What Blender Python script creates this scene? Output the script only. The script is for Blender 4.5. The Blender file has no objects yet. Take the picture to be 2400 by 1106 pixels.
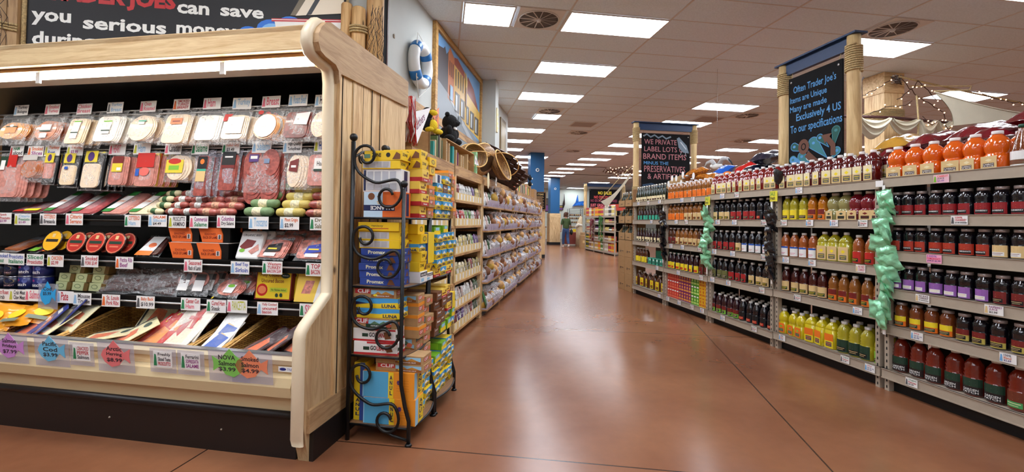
import bpy, bmesh, math, random
from mathutils import Vector, Matrix
PI=math.pi; R=math.radians
random.seed(7)
S=bpy.context.scene; C=S.collection
# ---------------------------------------------------------------- camera
CH=1.3; YAW=-0.1536; PIT=0.021; ROL=0.014
def camera():
    cd=bpy.data.cameras.new('camera'); co=bpy.data.objects.new('camera',cd); C.objects.link(co)
    cp,sp,cr,sr=math.cos(PIT),math.sin(PIT),math.cos(ROL),math.sin(ROL)
    fwd=Vector((0,cp,sp)); up0=Vector((0,-sp,cp)); rt0=Vector((1,0,0))
    rt=rt0*cr+up0*sr; up=up0*cr-rt0*sr
    M=Matrix.Rotation(YAW,3,'Z')
    rt,up,fwd=M@rt,M@up,M@fwd
    mw=Matrix(((rt.x,up.x,-fwd.x,0),(rt.y,up.y,-fwd.y,0),(rt.z,up.z,-fwd.z,CH),(0,0,0,1)))
    co.matrix_world=mw
    cd.sensor_fit='HORIZONTAL'; cd.sensor_width=36; cd.lens=1050.2/2400*36
    cd.shift_y=(495.4-553)/2400; cd.clip_start=.05; cd.clip_end=200
    S.camera=co
camera()
# ---------------------------------------------------------------- world, exposure
w=bpy.data.worlds.new('world'); S.world=w; w.use_nodes=True
w.node_tree.nodes['Background'].inputs[0].default_value=(1,.93,.86,1)
w.node_tree.nodes['Background'].inputs[1].default_value=.3
vs=S.view_settings; vs.view_transform='Standard'; vs.look='None'; vs.gamma=1; vs.use_curve_mapping=False
vs.exposure=0.0
LAMP=20.5
TUBE=45.0       # cooler tube strength
# ---------------------------------------------------------------- frames
TL=0.3284                                # the left run stands turned by this angle
def Lw(s,t,z=0): return Vector((s*math.cos(TL)+t*math.sin(TL), -s*math.sin(TL)+t*math.cos(TL), z))
# ---------------------------------------------------------------- materials
def lin(c):
    return tuple(((v/255)/12.92 if v/255<=.04045 else ((v/255+.055)/1.055)**2.4) for v in c)+(1,)
MC={}
def mat(name,col=None,rough=.5,metal=0,spec=.5,coat=0,emit=0,var=0,scale=20,bump=0,bscale=60,stretch=(1,1,1)):
    if name in MC: return MC[name]
    m=bpy.data.materials.new(name); m.use_nodes=True; MC[name]=m
    nt=m.node_tree; b=nt.nodes['Principled BSDF']
    c=lin(col)
    b.inputs['Base Color'].default_value=c; b.inputs['Roughness'].default_value=rough
    b.inputs['Metallic'].default_value=metal; b.inputs['Specular IOR Level'].default_value=spec
    b.inputs['Coat Weight'].default_value=coat; b.inputs['Coat Roughness'].default_value=.05
    if emit:
        b.inputs['Emission Color'].default_value=c; b.inputs['Emission Strength'].default_value=emit
    if var or bump:
        tc=nt.nodes.new('ShaderNodeTexCoord'); mp=nt.nodes.new('ShaderNodeMapping')
        mp.inputs['Scale'].default_value=stretch
        nt.links.new(tc.outputs['Object'],mp.inputs[0])
    if var:
        n=nt.nodes.new('ShaderNodeTexNoise'); n.inputs['Scale'].default_value=scale; n.inputs['Detail'].default_value=4
        nt.links.new(mp.outputs[0],n.inputs['Vector'])
        rp=nt.nodes.new('ShaderNodeValToRGB')
        lo=tuple(v*(1-var) for v in c[:3])+(1,); hi=tuple(min(1,v*(1+var)) for v in c[:3])+(1,)
        rp.color_ramp.elements[0].position=.35; rp.color_ramp.elements[0].color=lo
        rp.color_ramp.elements[1].position=.65; rp.color_ramp.elements[1].color=hi
        nt.links.new(n.outputs['Fac'],rp.inputs[0]); nt.links.new(rp.outputs[0],b.inputs['Base Color'])
    if bump:
        n2=nt.nodes.new('ShaderNodeTexNoise'); n2.inputs['Scale'].default_value=bscale
        nt.links.new(mp.outputs[0],n2.inputs['Vector'])
        bp=nt.nodes.new('ShaderNodeBump'); bp.inputs['Strength'].default_value=bump; bp.inputs['Distance'].default_value=.01
        nt.links.new(n2.outputs['Fac'],bp.inputs['Height']); nt.links.new(bp.outputs[0],b.inputs['Normal'])
    return m
def wood(name,c1,c2,rough=.55,axis='z',scale=1.0,knots=True):
    if name in MC: return MC[name]
    m=bpy.data.materials.new(name); m.use_nodes=True; MC[name]=m
    nt=m.node_tree; L=nt.links; b=nt.nodes['Principled BSDF']; b.inputs['Roughness'].default_value=rough
    tc=nt.nodes.new('ShaderNodeTexCoord'); mp=nt.nodes.new('ShaderNodeMapping')
    k={'x':(1,9,9),'y':(9,1,9),'z':(9,9,1)}[axis]
    mp.inputs['Scale'].default_value=tuple(v*scale for v in k)
    L.new(tc.outputs['Object'],mp.inputs[0])
    n=nt.nodes.new('ShaderNodeTexNoise'); n.inputs['Scale'].default_value=2.2; n.inputs['Detail'].default_value=6; n.inputs['Distortion'].default_value=1.4
    L.new(mp.outputs[0],n.inputs['Vector'])
    n3=nt.nodes.new('ShaderNodeTexNoise'); n3.inputs['Scale'].default_value=14; n3.inputs['Detail'].default_value=3
    L.new(mp.outputs[0],n3.inputs['Vector'])
    rp=nt.nodes.new('ShaderNodeValToRGB'); e=rp.color_ramp.elements
    e[0].position=.3; e[0].color=lin(c2); e[1].position=.62; e[1].color=lin(c1)
    mx=nt.nodes.new('ShaderNodeMath'); mx.operation='MULTIPLY_ADD'; mx.inputs[1].default_value=.25; mx.use_clamp=True
    L.new(n3.outputs['Fac'],mx.inputs[0]); 
    sb=nt.nodes.new('ShaderNodeMath'); sb.operation='SUBTRACT'; sb.inputs[1].default_value=.12
    L.new(n.outputs['Fac'],sb.inputs[0]); L.new(sb.outputs[0],mx.inputs[2])
    L.new(mx.outputs[0],rp.inputs[0])
    out=rp.outputs[0]
    if knots:
        mp2=nt.nodes.new('ShaderNodeMapping'); k2={'x':(1,2.6,2.6),'y':(2.6,1,2.6),'z':(2.6,2.6,1)}[axis]
        mp2.inputs['Scale'].default_value=k2; L.new(tc.outputs['Object'],mp2.inputs[0])
        v=nt.nodes.new('ShaderNodeTexVoronoi'); v.inputs['Scale'].default_value=2.6
        L.new(mp2.outputs[0],v.inputs['Vector'])
        kr=nt.nodes.new('ShaderNodeValToRGB'); kr.color_ramp.elements[0].position=.03; kr.color_ramp.elements[0].color=(1,1,1,1)
        kr.color_ramp.elements[1].position=.09; kr.color_ramp.elements[1].color=(0,0,0,1)
        L.new(v.outputs['Distance'],kr.inputs[0])
        mix=nt.nodes.new('ShaderNodeMix'); mix.data_type='RGBA'
        L.new(kr.outputs[0],mix.inputs[0]); L.new(out,mix.inputs[6]); mix.inputs[7].default_value=lin(tuple(int(v*.5) for v in c2))
        out=mix.outputs[2]
    L.new(out,b.inputs['Base Color'])
    bp=nt.nodes.new('ShaderNodeBump'); bp.inputs['Strength'].default_value=.25; bp.inputs['Distance'].default_value=.004
    L.new(n3.outputs['Fac'],bp.inputs['Height']); L.new(bp.outputs[0],b.inputs['Normal'])
    return m
def film(name,tint=(255,255,255),clear=.86,rough=.12,scale=35,strength=.8,extra=.2):
    """crinkled clear plastic: mostly transparent, with sharp sheen"""
    if name in MC: return MC[name]
    m=bpy.data.materials.new(name); m.use_nodes=True; MC[name]=m
    nt=m.node_tree; L=nt.links; nt.nodes.remove(nt.nodes['Principled BSDF'])
    o=nt.nodes['Material Output']
    tr=nt.nodes.new('ShaderNodeBsdfTransparent'); tr.inputs[0].default_value=lin(tint)
    gl=nt.nodes.new('ShaderNodeBsdfPrincipled'); gl.inputs['Base Color'].default_value=lin(tint); gl.inputs['Roughness'].default_value=rough
    gl.inputs['Specular IOR Level'].default_value=1
    tc=nt.nodes.new('ShaderNodeTexCoord'); n=nt.nodes.new('ShaderNodeTexNoise'); n.inputs['Scale'].default_value=scale; n.inputs['Distortion'].default_value=1.5
    L.new(tc.outputs['Object'],n.inputs['Vector'])
    bp=nt.nodes.new('ShaderNodeBump'); bp.inputs['Strength'].default_value=strength; bp.inputs['Distance'].default_value=.01
    L.new(n.outputs['Fac'],bp.inputs['Height']); L.new(bp.outputs[0],gl.inputs['Normal'])
    rp=nt.nodes.new('ShaderNodeValToRGB'); rp.color_ramp.elements[0].position=.5; rp.color_ramp.elements[0].color=(1-clear,)*3+(1,)
    rp.color_ramp.elements[1].position=.62; rp.color_ramp.elements[1].color=(min(1,1-clear+extra),)*3+(1,)
    L.new(n.outputs['Fac'],rp.inputs[0])
    mx=nt.nodes.new('ShaderNodeMixShader'); L.new(rp.outputs[0],mx.inputs[0]); L.new(tr.outputs[0],mx.inputs[1]); L.new(gl.outputs[0],mx.inputs[2])
    L.new(mx.outputs[0],o.inputs[0]); return m
def col(c,rough=.45,**k):                 # plain printed colour
    return mat('print_%d_%d_%d_%d'%(c[0],c[1],c[2],int(rough*100)),c,rough,**k)
# ---------------------------------------------------------------- mesh builder
TXT={}
def text2d(s,bold=0):
    key=(s,bold)
    if key in TXT: return TXT[key]
    cu=bpy.data.curves.new('t','FONT'); cu.body=s; cu.resolution_u=2; cu.offset=bold
    cu.fill_mode='FRONT' if hasattr(cu,'fill_mode') else 'FRONT'
    o=bpy.data.objects.new('t',cu); me=o.to_mesh()
    vs=[(v.co.x,v.co.y) for v in me.vertices]; fs=[tuple(p.vertices) for p in me.polygons]
    o.to_mesh_clear(); bpy.data.objects.remove(o); bpy.data.curves.remove(cu)
    if vs:
        x0=min(v[0] for v in vs);x1=max(v[0] for v in vs);y0=min(v[1] for v in vs);y1=max(v[1] for v in vs)
        vs=[((x-x0)/max(x1-x0,1e-6),(y-y0)/max(y1-y0,1e-6)) for x,y in vs]; asp=(x1-x0)/max(y1-y0,1e-6)
    else: asp=1
    TXT[key]=(vs,fs,asp); return TXT[key]
class B:
    def __init__(s): s.v=[]; s.f=[]; s.m=[]; s.mats=[]; s.sm=[]
    def mi(s,m):
        if m not in s.mats: s.mats.append(m)
        return s.mats.index(m)
    def add(s,vs,fs,m,smooth=False,X=None):
        o=len(s.v)
        s.v+= [tuple(X@Vector(v)) for v in vs] if X is not None else [tuple(v) for v in vs]
        i=s.mi(m)
        for f in fs: s.f.append(tuple(a+o for a in f)); s.m.append(i); s.sm.append(smooth)
        return s
    def box(s,x0,y0,z0,x1,y1,z1,m,X=None,faces=None,bev=0):
        vs=[(x0,y0,z0),(x1,y0,z0),(x1,y1,z0),(x0,y1,z0),(x0,y0,z1),(x1,y0,z1),(x1,y1,z1),(x0,y1,z1)]
        F={'bottom':(0,3,2,1),'top':(4,5,6,7),'front':(0,1,5,4),'right':(1,2,6,5),'back':(2,3,7,6),'left':(3,0,4,7)}
        if bev:
            bm=bmesh.new()
            for v in vs: bm.verts.new(v)
            bm.verts.ensure_lookup_table()
            for f in F.values(): bm.faces.new([bm.verts[i] for i in f])
            bmesh.ops.bevel(bm,geom=bm.edges[:],offset=bev,segments=2,profile=.5,affect='EDGES')
            bm.verts.index_update()
            s.add([v.co[:] for v in bm.verts],[tuple(v.index for v in f.verts) for f in bm.faces],m,False,X); bm.free(); return s
        o=len(s.v); s.v+= [tuple(X@Vector(v)) for v in vs] if X is not None else vs
        for k,f in F.items():
            mm=(faces or {}).get(k,m); s.f.append(tuple(a+o for a in f)); s.m.append(s.mi(mm)); s.sm.append(False)
        return s
    def lathe(s,prof,m,seg=20,n=2,X=None,cap=True,smooth=True,sx=1,sy=1):
        """prof: (r,z) or (r,z,n) with n the squareness of the section"""
        vs=[];fs=[]
        for p in prof:
            q=p[2] if len(p)>2 else n
            for k in range(seg):
                a=2*PI*(k+.5)/seg; c,d=math.cos(a),math.sin(a)
                r=p[0]/((abs(c)**q+abs(d)**q)**(1/q))
                vs.append((r*c*sx,r*d*sy,p[1]))
        for i in range(len(prof)-1):
            for k in range(seg):
                a=i*seg+k;b=i*seg+(k+1)%seg
                fs.append((a,b,b+seg,a+seg))
        if cap:
            fs.append(tuple(range(seg-1,-1,-1))); o=(len(prof)-1)*seg; fs.append(tuple(range(o,o+seg)))
        return s.add(vs,fs,m,smooth,X)
    def cyl(s,p0,p1,r0,m,r1=None,seg=12,smooth=True):
        p0,p1=Vector(p0),Vector(p1); r1=r0 if r1 is None else r1
        d=p1-p0; X=Matrix.Translation(p0)@d.to_track_quat('Z','Y').to_matrix().to_4x4()
        return s.lathe([(r0,0),(r1,d.length)],m,seg,X=X,smooth=smooth)
    def tube(s,pts,r,m,seg=8,closed=False,smooth=True):
        pts=[Vector(p) for p in pts]; n=len(pts); vs=[];fs=[]
        T=(pts[1]-pts[0]).normalized(); ref=Vector((0,0,1)) if abs(T.z)<.9 else Vector((1,0,0))
        N=T.cross(ref).normalized()
        for i,p in enumerate(pts):
            a=pts[i-1] if i>0 else (pts[-1] if closed else p); b=pts[(i+1)%n] if (i<n-1 or closed) else p
            T=(b-a).normalized(); N=(N-T*N.dot(T)).normalized(); Bn=T.cross(N)
            rr=r[i] if isinstance(r,(list,tuple)) else r
            for k in range(seg):
                an=2*PI*k/seg; vs.append(p+N*math.cos(an)*rr+Bn*math.sin(an)*rr)
        for i in range(n if closed else n-1):
            j=(i+1)%n
            for k in range(seg): fs.append((i*seg+k,i*seg+(k+1)%seg,j*seg+(k+1)%seg,j*seg+k))
        if not closed: fs.append(tuple(range(seg-1,-1,-1))); o=(n-1)*seg; fs.append(tuple(range(o,o+seg)))
        return s.add(vs,fs,m,smooth)
    def ball(s,c,r,m,seg=12,ring=8,sx=1,sy=1,sz=1,X=None):
        pr=[(max(1e-4,r*math.sin(PI*i/ring)),-r*math.cos(PI*i/ring)*sz) for i in range(ring+1)]
        T=Matrix.Translation(Vector(c)); T=X@T if X is not None else T
        return s.lathe(pr,m,seg,X=T,sx=sx,sy=sy,cap=False)
    def prism(s,poly,m,y0,y1,X=None,side=None,plane='xz'):
        n=len(poly); P=(lambda a,b,y:(a,y,b)) if plane=='xz' else ((lambda a,b,y:(y,a,b)) if plane=='yz' else (lambda a,b,y:(a,b,y)))
        vs=[P(a,b,y0) for a,b in poly]+[P(a,b,y1) for a,b in poly]
        s.add(vs,[tuple(range(n)),tuple(range(2*n-1,n-1,-1))],m,False,X)
        return s.add(vs,[(i,(i+1)%n,n+(i+1)%n,n+i) for i in range(n)],side or m,False,X)
    def grid(s,fn,nu,nv,m,smooth=True,X=None,closeu=False):
        vs=[fn(i/nu,j/nv) for j in range(nv+1) for i in range(nu+1)]
        fs=[(j*(nu+1)+i,j*(nu+1)+i+1,(j+1)*(nu+1)+i+1,(j+1)*(nu+1)+i) for j in range(nv) for i in range(nu)]
        return s.add(vs,fs,m,smooth,X)
    def art(s,items,X=None,rad=None,off=.0006,y=0,step=.00035):
        """flat artwork in (x,z) on the face that looks to -y; rad wraps it round an upright cylinder"""
        for k,it in enumerate(items):
            d=off+k*step; t=it[0]
            if t=='r':
                _,x0,z0,x1,z1,m=it; nx=max(1,int((x1-x0)/(rad*.25))+1) if rad else 1
                vs=[(x0+(x1-x0)*i/nx,z) for z in (z0,z1) for i in range(nx+1)]
                fs=[(i,i+1,nx+2+i,nx+1+i) for i in range(nx)]
            elif t=='c':
                _,cx,cz,rx,rz,m=it; vs=[(cx+rx*math.cos(a*PI/8),cz+rz*math.sin(a*PI/8)) for a in range(16)]; fs=[tuple(range(16))]
            elif t=='p':
                vs=it[1]; m=it[2]; fs=[tuple(range(len(vs)))]
            elif t=='t':
                _,tx,x0,z0,x1,z1,m=it[:7]; a,f,asp=text2d(tx,it[7] if len(it)>7 else 0.012)
                vs=[(x0+(x1-x0)*p,z0+(z1-z0)*q) for p,q in a]; fs=f
            elif t=='l':                                       # brush stroke
                _,pts,wd,m=it; vs=[];fs=[]
                for i,p in enumerate(pts):
                    a=pts[max(0,i-1)]; b=pts[min(len(pts)-1,i+1)]; dx,dz=b[0]-a[0],b[1]-a[1]; l=math.hypot(dx,dz) or 1
                    vs+=[(p[0]-dz/l*wd/2,p[1]+dx/l*wd/2),(p[0]+dz/l*wd/2,p[1]-dx/l*wd/2)]
                fs=[(2*i,2*i+1,2*i+3,2*i+2) for i in range(len(pts)-1)]
            if rad:
                q=rad+d; V=[(q*math.sin(x/rad),-q*math.cos(x/rad),z) for x,z in vs]
            else: V=[(x,y-d,z) for x,z in vs]
            s.add(V,fs,m,False,X)
        return s
    def mesh(s,name):
        me=bpy.data.meshes.new(name); me.from_pydata(s.v,[],s.f)
        for m in s.mats: me.materials.append(m)
        me.polygons.foreach_set('material_index',s.m); me.polygons.foreach_set('use_smooth',s.sm)
        me.validate(); me.update(); return me
    def obj(s,name,parent=None,loc=(0,0,0),rz=0):
        return link(name,s.mesh(name),parent,loc,rz)
def link(name,me,parent=None,loc=(0,0,0),rz=0):
    o=bpy.data.objects.new(name,me); C.objects.link(o); o.location=loc
    if isinstance(rz,(tuple,list)): o.rotation_euler=rz
    else: o.rotation_euler=(0,0,rz)
    if parent: o.parent=parent
    return o
def tag(o,label,cat,group=None,kind=None):
    if label: o['label']=label
    if cat: o['category']=cat
    if group: o['group']=group
    if kind: o['kind']=kind
    return o
def thing(name,label,cat,loc=(0,0,0),rz=0,group=None):
    o=link(name,None,None,loc,rz); o.empty_display_size=.05
    return tag(o,label,cat,group)
def struct(name,b,label=None,loc=(0,0,0),rz=0):
    o=b.obj(name,None,loc,rz); o['kind']='structure'
    if label: o['label']=label
    return o
def proto(*parts):                        # parts: (name, B or mesh[, sub-parts])
    out=[]
    for p in parts:
        me=p[1].mesh(p[0]) if isinstance(p[1],B) else p[1]
        out.append((p[0],me,proto(*p[2]) if len(p)>2 else []))
    return out
def put(pr,name,label,cat,loc,rz=0,group=None):
    t=thing(name,label,cat,loc,rz,group)
    for n,me,sub in pr:
        c=link(n,me,t)
        for n2,m2,_ in sub: link(n2,m2,c)
    return t
ORD='first second third fourth fifth sixth seventh eighth ninth tenth eleventh twelfth thirteenth fourteenth fifteenth sixteenth seventeenth eighteenth nineteenth twentieth'.split()
ORD+=['twenty-'+w for w in ORD[:9]]+['thirtieth']
def rnd(a,b): return random.uniform(a,b)
# common materials
WHITE=mat('white_paint',(235,235,230),.4); BLACK=mat('black_plastic',(18,18,20),.35); BLACKM=mat('matt_black',(14,14,15),.6)
TEXTK=col((20,20,22)); CREAM=mat('cream_enamel',(222,205,168),.35); STEEL=mat('galvanised_grey_steel',(172,158,140),.45,metal=.0,var=.03)
PINE=wood('pine_boards',(228,196,146),(188,144,94)); PINEX=wood('pine_board_across',(230,198,148),(188,144,94),axis='x'); PINEY=wood('pine_board_lengthwise',(196,152,98),(140,98,56),axis='y')
ROPE=mat('manila_rope',(190,165,118),.8,var=.25,scale=90,bump=.4,bscale=150)
NAVY=mat('navy_blue_paint',(18,48,88),.5,var=.05)
CHALK=mat('chalkboard_paint',(20,19,20),.8,spec=.15,var=.15,scale=6)
IRON=mat('black_wrought_iron',(20,21,22),.4,metal=.3,spec=.6)
KRAFT=mat('kraft_cardboard',(178,140,94),.75,var=.06,scale=30)
# ================================================================ setting
def floor_mat():
    m=bpy.data.materials.new('stained_concrete'); m.use_nodes=True; nt=m.node_tree; L=nt.links; b=nt.nodes['Principled BSDF']
    N=nt.nodes.new
    tc=N('ShaderNodeTexCoord')
    n=N('ShaderNodeTexNoise'); n.inputs['Scale'].default_value=.9; n.inputs['Detail'].default_value=3; n.inputs['Roughness'].default_value=.5
    L.new(tc.outputs['Object'],n.inputs['Vector'])
    rp=N('ShaderNodeValToRGB'); e=rp.color_ramp.elements
    e[0].position=.32; e[0].color=lin((120,74,50)); e[1].position=.68; e[1].color=lin((147,98,68))
    L.new(n.outputs['Fac'],rp.inputs[0])
    n2=N('ShaderNodeTexNoise'); n2.inputs['Scale'].default_value=14; n2.inputs['Detail'].default_value=3; L.new(tc.outputs['Object'],n2.inputs['Vector'])
    mx=N('ShaderNodeMix'); mx.data_type='RGBA'; mx.blend_type='MULTIPLY'; mx.inputs[0].default_value=.5
    r2=N('ShaderNodeMapRange'); r2.inputs[3].default_value=.8; r2.inputs[4].default_value=1.15; L.new(n2.outputs['Fac'],r2.inputs[0])
    L.new(rp.outputs[0],mx.inputs[6]); L.new(r2.outputs[0],mx.inputs[7])
    last=None
    for px,py,ang in [(2.057,2.101,20.2),(-1.343,2.54,17),(-3.3,2.5,18),(1.237,2.211,107),(.388,5.552,105.3)]:
        a=R(ang); nx,ny=math.cos(a),-math.sin(a)
        d=N('ShaderNodeVectorMath'); d.operation='DOT_PRODUCT'; d.inputs[1].default_value=(nx,ny,0); L.new(tc.outputs['Object'],d.inputs[0])
        s=N('ShaderNodeMath'); s.operation='SUBTRACT'; s.inputs[1].default_value=px*nx+py*ny; L.new(d.outputs['Value'],s.inputs[0])
        ab=N('ShaderNodeMath'); ab.operation='ABSOLUTE'; L.new(s.outputs[0],ab.inputs[0])
        lt=N('ShaderNodeMapRange'); lt.inputs[1].default_value=.0025; lt.inputs[2].default_value=.0075; lt.inputs[3].default_value=1; lt.inputs[4].default_value=0; L.new(ab.outputs[0],lt.inputs[0])
        if last is None: last=lt
        else:
            q=N('ShaderNodeMath'); q.operation='MAXIMUM'; L.new(last.outputs[0],q.inputs[0]); L.new(lt.outputs[0],q.inputs[1]); last=q
    m2=N('ShaderNodeMix'); m2.data_type='RGBA'; L.new(last.outputs[0],m2.inputs[0]); L.new(mx.outputs[2],m2.inputs[6]); m2.inputs[7].default_value=lin((52,32,22))
    L.new(m2.outputs[2],b.inputs['Base Color'])
    b.inputs['Roughness'].default_value=.23
    b.inputs['Specular IOR Level'].default_value=.5
    return m
b=B(); b.box(-9,-4,-.1,22,32.4,0,floor_mat()); struct('floor',b)
CEIL=mat('ceiling_tile',(228,238,245),.9,var=.05,scale=55,bump=.15,bscale=160)
b=B(); b.box(-9,-4,3.75,22,32.4,3.85,CEIL); struct('ceiling',b)
TB=mat('ceiling_bar',(214,206,200),.6)
b=B()
for i in range(-8,17): x=1.43+1.25*i; b.box(x-.011,-4,3.745,x+.011,32.4,3.7515,TB)
for i in range(-17,51): y=4.992+.547*i; b.box(-9,y-.007,3.7465,22,y+.007,3.7515,TB)
struct('trim_1',b,'thin grey bars of the suspended ceiling grid')
WALLP=mat('pale_grey_green_wall_paint',(196,198,192),.7,var=.02,scale=3)
WALLB=mat('white_back_wall_paint',(226,232,218),.7)
b=B(); b.box(-9,32.4,0,22,32.5,3.75,WALLB); struct('wall_back',b)
b=B(); b.box(22,-4,0,22.1,32.4,3.75,WALLP); struct('wall_right',b)
b=B(); b.box(-9.1,-4,0,-9,32.4,3.75,WALLP); struct('wall_far_left',b)
b=B(); b.box(-9,-4.1,0,22,-4,3.75,WALLP); struct('wall_front',b)
# the left wall, turned with the cooler run: built in its own frame
b=B()
b.box(-2.05,3.45,2.55,-1.93,10.2,3.75,WALLP); b.box(-2.05,3.45,0,-1.93,10.2,2.55,PINE)
b.box(-2.0,3.45,2.5,-1.905,10.2,2.6,PINEY)
b.box(-2.05,7.55,0,-1.65,7.8,3.75,WALLP)
b.box(-6,10.1,0,-2.05,10.2,3.75,WALLP)
struct('wall_left',b,None,(0,0,0),-TL)
b=B(); b.box(-7.5,3.45,0,-1.95,3.55,3.75,PINE)
struct('wall_behind_cooler',b,None,(0,0,0),-TL)
# ---------------------------------------------------------------- ceiling lights
DIFF=mat('lit_diffuser',(236,244,255),.5,emit=LAMP); FRAMEW=mat('light_frame_white',(215,208,200),.4)
def light_mesh(w):
    f=B()
    for x0,x1,y0,y1 in ((-w,w,-.2735,-.255),(-w,w,.255,.2735),(-w,-w+.02,-.255,.255),(w-.02,w,-.255,.255)): f.box(x0,y0,-.012,x1,y1,.0,FRAMEW)
    d=B(); d.box(-w+.02,-.255,-.006,w-.02,.255,-.001,DIFF)
    return proto(('frame',f),('diffuser',d))
LF,LH=light_mesh(.622),light_mesh(.3)
def lights(x0,ks,row,y00=5.265,half={},v0=0):
    ks=sorted(ks,key=lambda k:(k<v0,k)); nv=sum(k>=v0 for k in ks)
    for n,k in enumerate(ks):
        h=half.get(k); w=LH if h is not None else LF
        x=x0+(.625 if h is None else h)
        put(w,'ceiling_light',('%s lit ceiling panel from the front, in the row %s'%(ORD[n],row)) if k>=v0 else 'unseen lit panel behind the viewer, %s, in row %s'%(ORD[n-nv],row),'ceiling light',(x,y00+1.64*k,3.7445),0,'recessed ceiling light panels')
lights(1.43,[-5,-3,-1,0,1,2,3,4,5,6],'nearest the left wall',half={3:.94})
lights(2.68,[7,8,9,10],'by the near blue column',half={9:.94})
lights(5.18,[-5,-3,-1]+list(range(0,16)),'over the juice shelves')
lights(8.93,[-4,-1,1,4,5,6,7,8,9,10,11,13,16],'beyond the juice shelves',v0=1)
lights(12.68,[-4,-2,1,2,3,4,5,7,9,12],'farthest to the right',v0=2)
lights(-2.32,[-4,-3,-2],'added to brighten the meat case')  # out of view, added to brighten the front of the meat case
lights(-4.82,[-4,-3,-2],'added farther left before the meat case')  # second added row, never in frame, more light on the left foreground
lights(.18,[-2],'added to light the left foreground')  # extra unseen panel put in for its light on the near left
put(LH,'ceiling_light','small square lit ceiling panel beside the round air vent near the left wall','ceiling light',(.5,5.265,3.7445))
# ---------------------------------------------------------------- round air diffusers and return grilles
VM=mat('vent_blade',(224,218,212),.5); VD=mat('vent_dark',(104,94,88),.8)
def vent_proto():
    p=B(); p.box(-.27,-.27,-.006,.27,.27,0,VM)
    h=B(); h.lathe([(.235,-.008),(.235,-.0065)],VD,32)
    r=B()
    for k in range(12):
        a=2*PI*k/12; X=Matrix.Rotation(a,4,'Z')@Matrix.Rotation(R(28),4,'X'); r.box(.02,-.006,-.012,.235,.03,-.009,VM,X=X)
    r.tube([(.24*math.cos(2*PI*k/32),.24*math.sin(2*PI*k/32),-.012) for k in range(32)],.008,VM,6,True)
    r.ball((0,0,-.014),.03,VM)
    return proto(('vent_plate',p),('vent_recess',h,[('vent_blades',r)]))
VP=vent_proto()
for (x,y),l in [((1.11,5.265),'round bladed air vent between two lit panels near the left wall'),((5.47,4.72),'round bladed air vent above the tall blue-lettered chalkboard'),((2.3,9.63),'round bladed air vent before the short lit panel near the left wall'),
        ((3.65,11.8),'round bladed air vent in the open ceiling over the aisle'),((6.72,9.1),'round bladed air vent beside the grey return grille'),((8.65,11.9),'round bladed air vent left of the lit panels at far right'),((4.4,14.9),'dark round air vent right of the near blue column')]:
    put(VP,'air_vent',l,'air vent',(x,y,3.7445),0,'round ceiling air vents')
GR=mat('return_grille',(168,158,154),.7,var=.2,scale=200)
for (x,y,w),l in [((6.1,9.63,.6),'grey perforated return grille over the juice shelves'),((3.45,10.8,.6),'grey perforated return grille over the middle of the aisle')]:
    t=thing('return_grille',l,'air grille',(x,y,3.7445)); g=B(); g.box(-w/2+.02,-.25,-.004,w/2-.02,.25,0,GR); g.obj('grille_face',t)
    f=B(); [f.box(a,c,-.01,d,e,0,VM) for a,c,d,e in ((-w/2,-.27,w/2,-.25),(-w/2,.25,w/2,.27),(-w/2,-.25,-w/2+.02,.25),(w/2-.02,-.25,w/2,.25))]; f.obj('grille_frame',t)
for (x,y),l in [((5.9,19.1),'long dark ceiling slot before the far chalkboard, the nearer one'),((7.5,22.4),'long dark ceiling slot before the far chalkboard, the farther one')]:
    b=B(); b.box(-1.3,-.06,-.008,1.3,.06,0,mat('slot_dark',(80,66,58),.8)); tag(b.obj('air_slot',None,(x,y,3.7445)),l,'air vent','dark ceiling slots')
# ================================================================ blue columns
def column(x0,x1,y0,y1,zsplit,zw,label,base=True):
    t=thing('blue_column',label,'column',((x0+x1)/2,(y0+y1)/2,0)); w=(x1-x0)/2; d=(y1-y0)/2
    b=B(); b.box(-w,-d,zsplit,w,d,3.745,NAVY2); b.obj('painted_shaft',t)
    o=B(); o.box(-w-.04,-d-.04,zw,w+.04,d+.04,zsplit,PINE); o.box(-w-.05,-d-.05,zsplit-.25,w+.05,d+.05,zsplit-.02,PINEX); o.obj('wood_cladding',t)
    k=B(); k.box(-w-.05,-d-.05,0,w+.05,d+.05,zw,BLACKM); k.obj('kick_plate',t)
    r=B(); X=Matrix.Translation((0,-d-.012,3.05)); 
    r.tube([(.055*math.cos(PI*k/8),0,.055*math.sin(PI*k/8)) for k in range(16)],.018,WHITE,6,True) if False else None
    r.v=[];r.f=[];r.m=[];r.sm=[];r.mats=[]
    r.tube([(.05*math.cos(PI*k/8),-d-.015,3.12+.05*math.sin(PI*k/8)) for k in range(16)],.016,WHITE,6,True)
    r.obj('round_white_sensor',t.children[0] if t.children else t)
    return t
NAVY2=mat('sea_blue_paint',(34,92,140),.35)
column(3.06,3.56,15.6,16.1,1.95,.12,'blue painted column with a wood-clad base nearest the bread shelves')
column(5.92,6.45,24.3,24.85,1.75,.15,'far blue painted column with a pine-clad base beside the walking woman')
# chalk menu hanging on the near column
t=thing('menu_board','small brown chalk menu board on the near blue column','sign',(3.31,15.54,2.02)); b=B()
b.box(-.31,-.03,-.32,.31,0,.32,mat('oak_frame',(120,84,50),.5)); b.obj('frame',t); b=B()
it=[('r',-.28,-.29,.28,.29,CHALK),('t','HOT ITEMS',-.22,.2,.22,.26,col((210,180,120)))]
for k in range(11): it.append(('r',-.24,.15-.038*k,.24-rnd(0,.1),.165-.038*k,col((178,140,96))))
b.art(it,y=-.03); b.obj('chalk_face',t)
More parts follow.
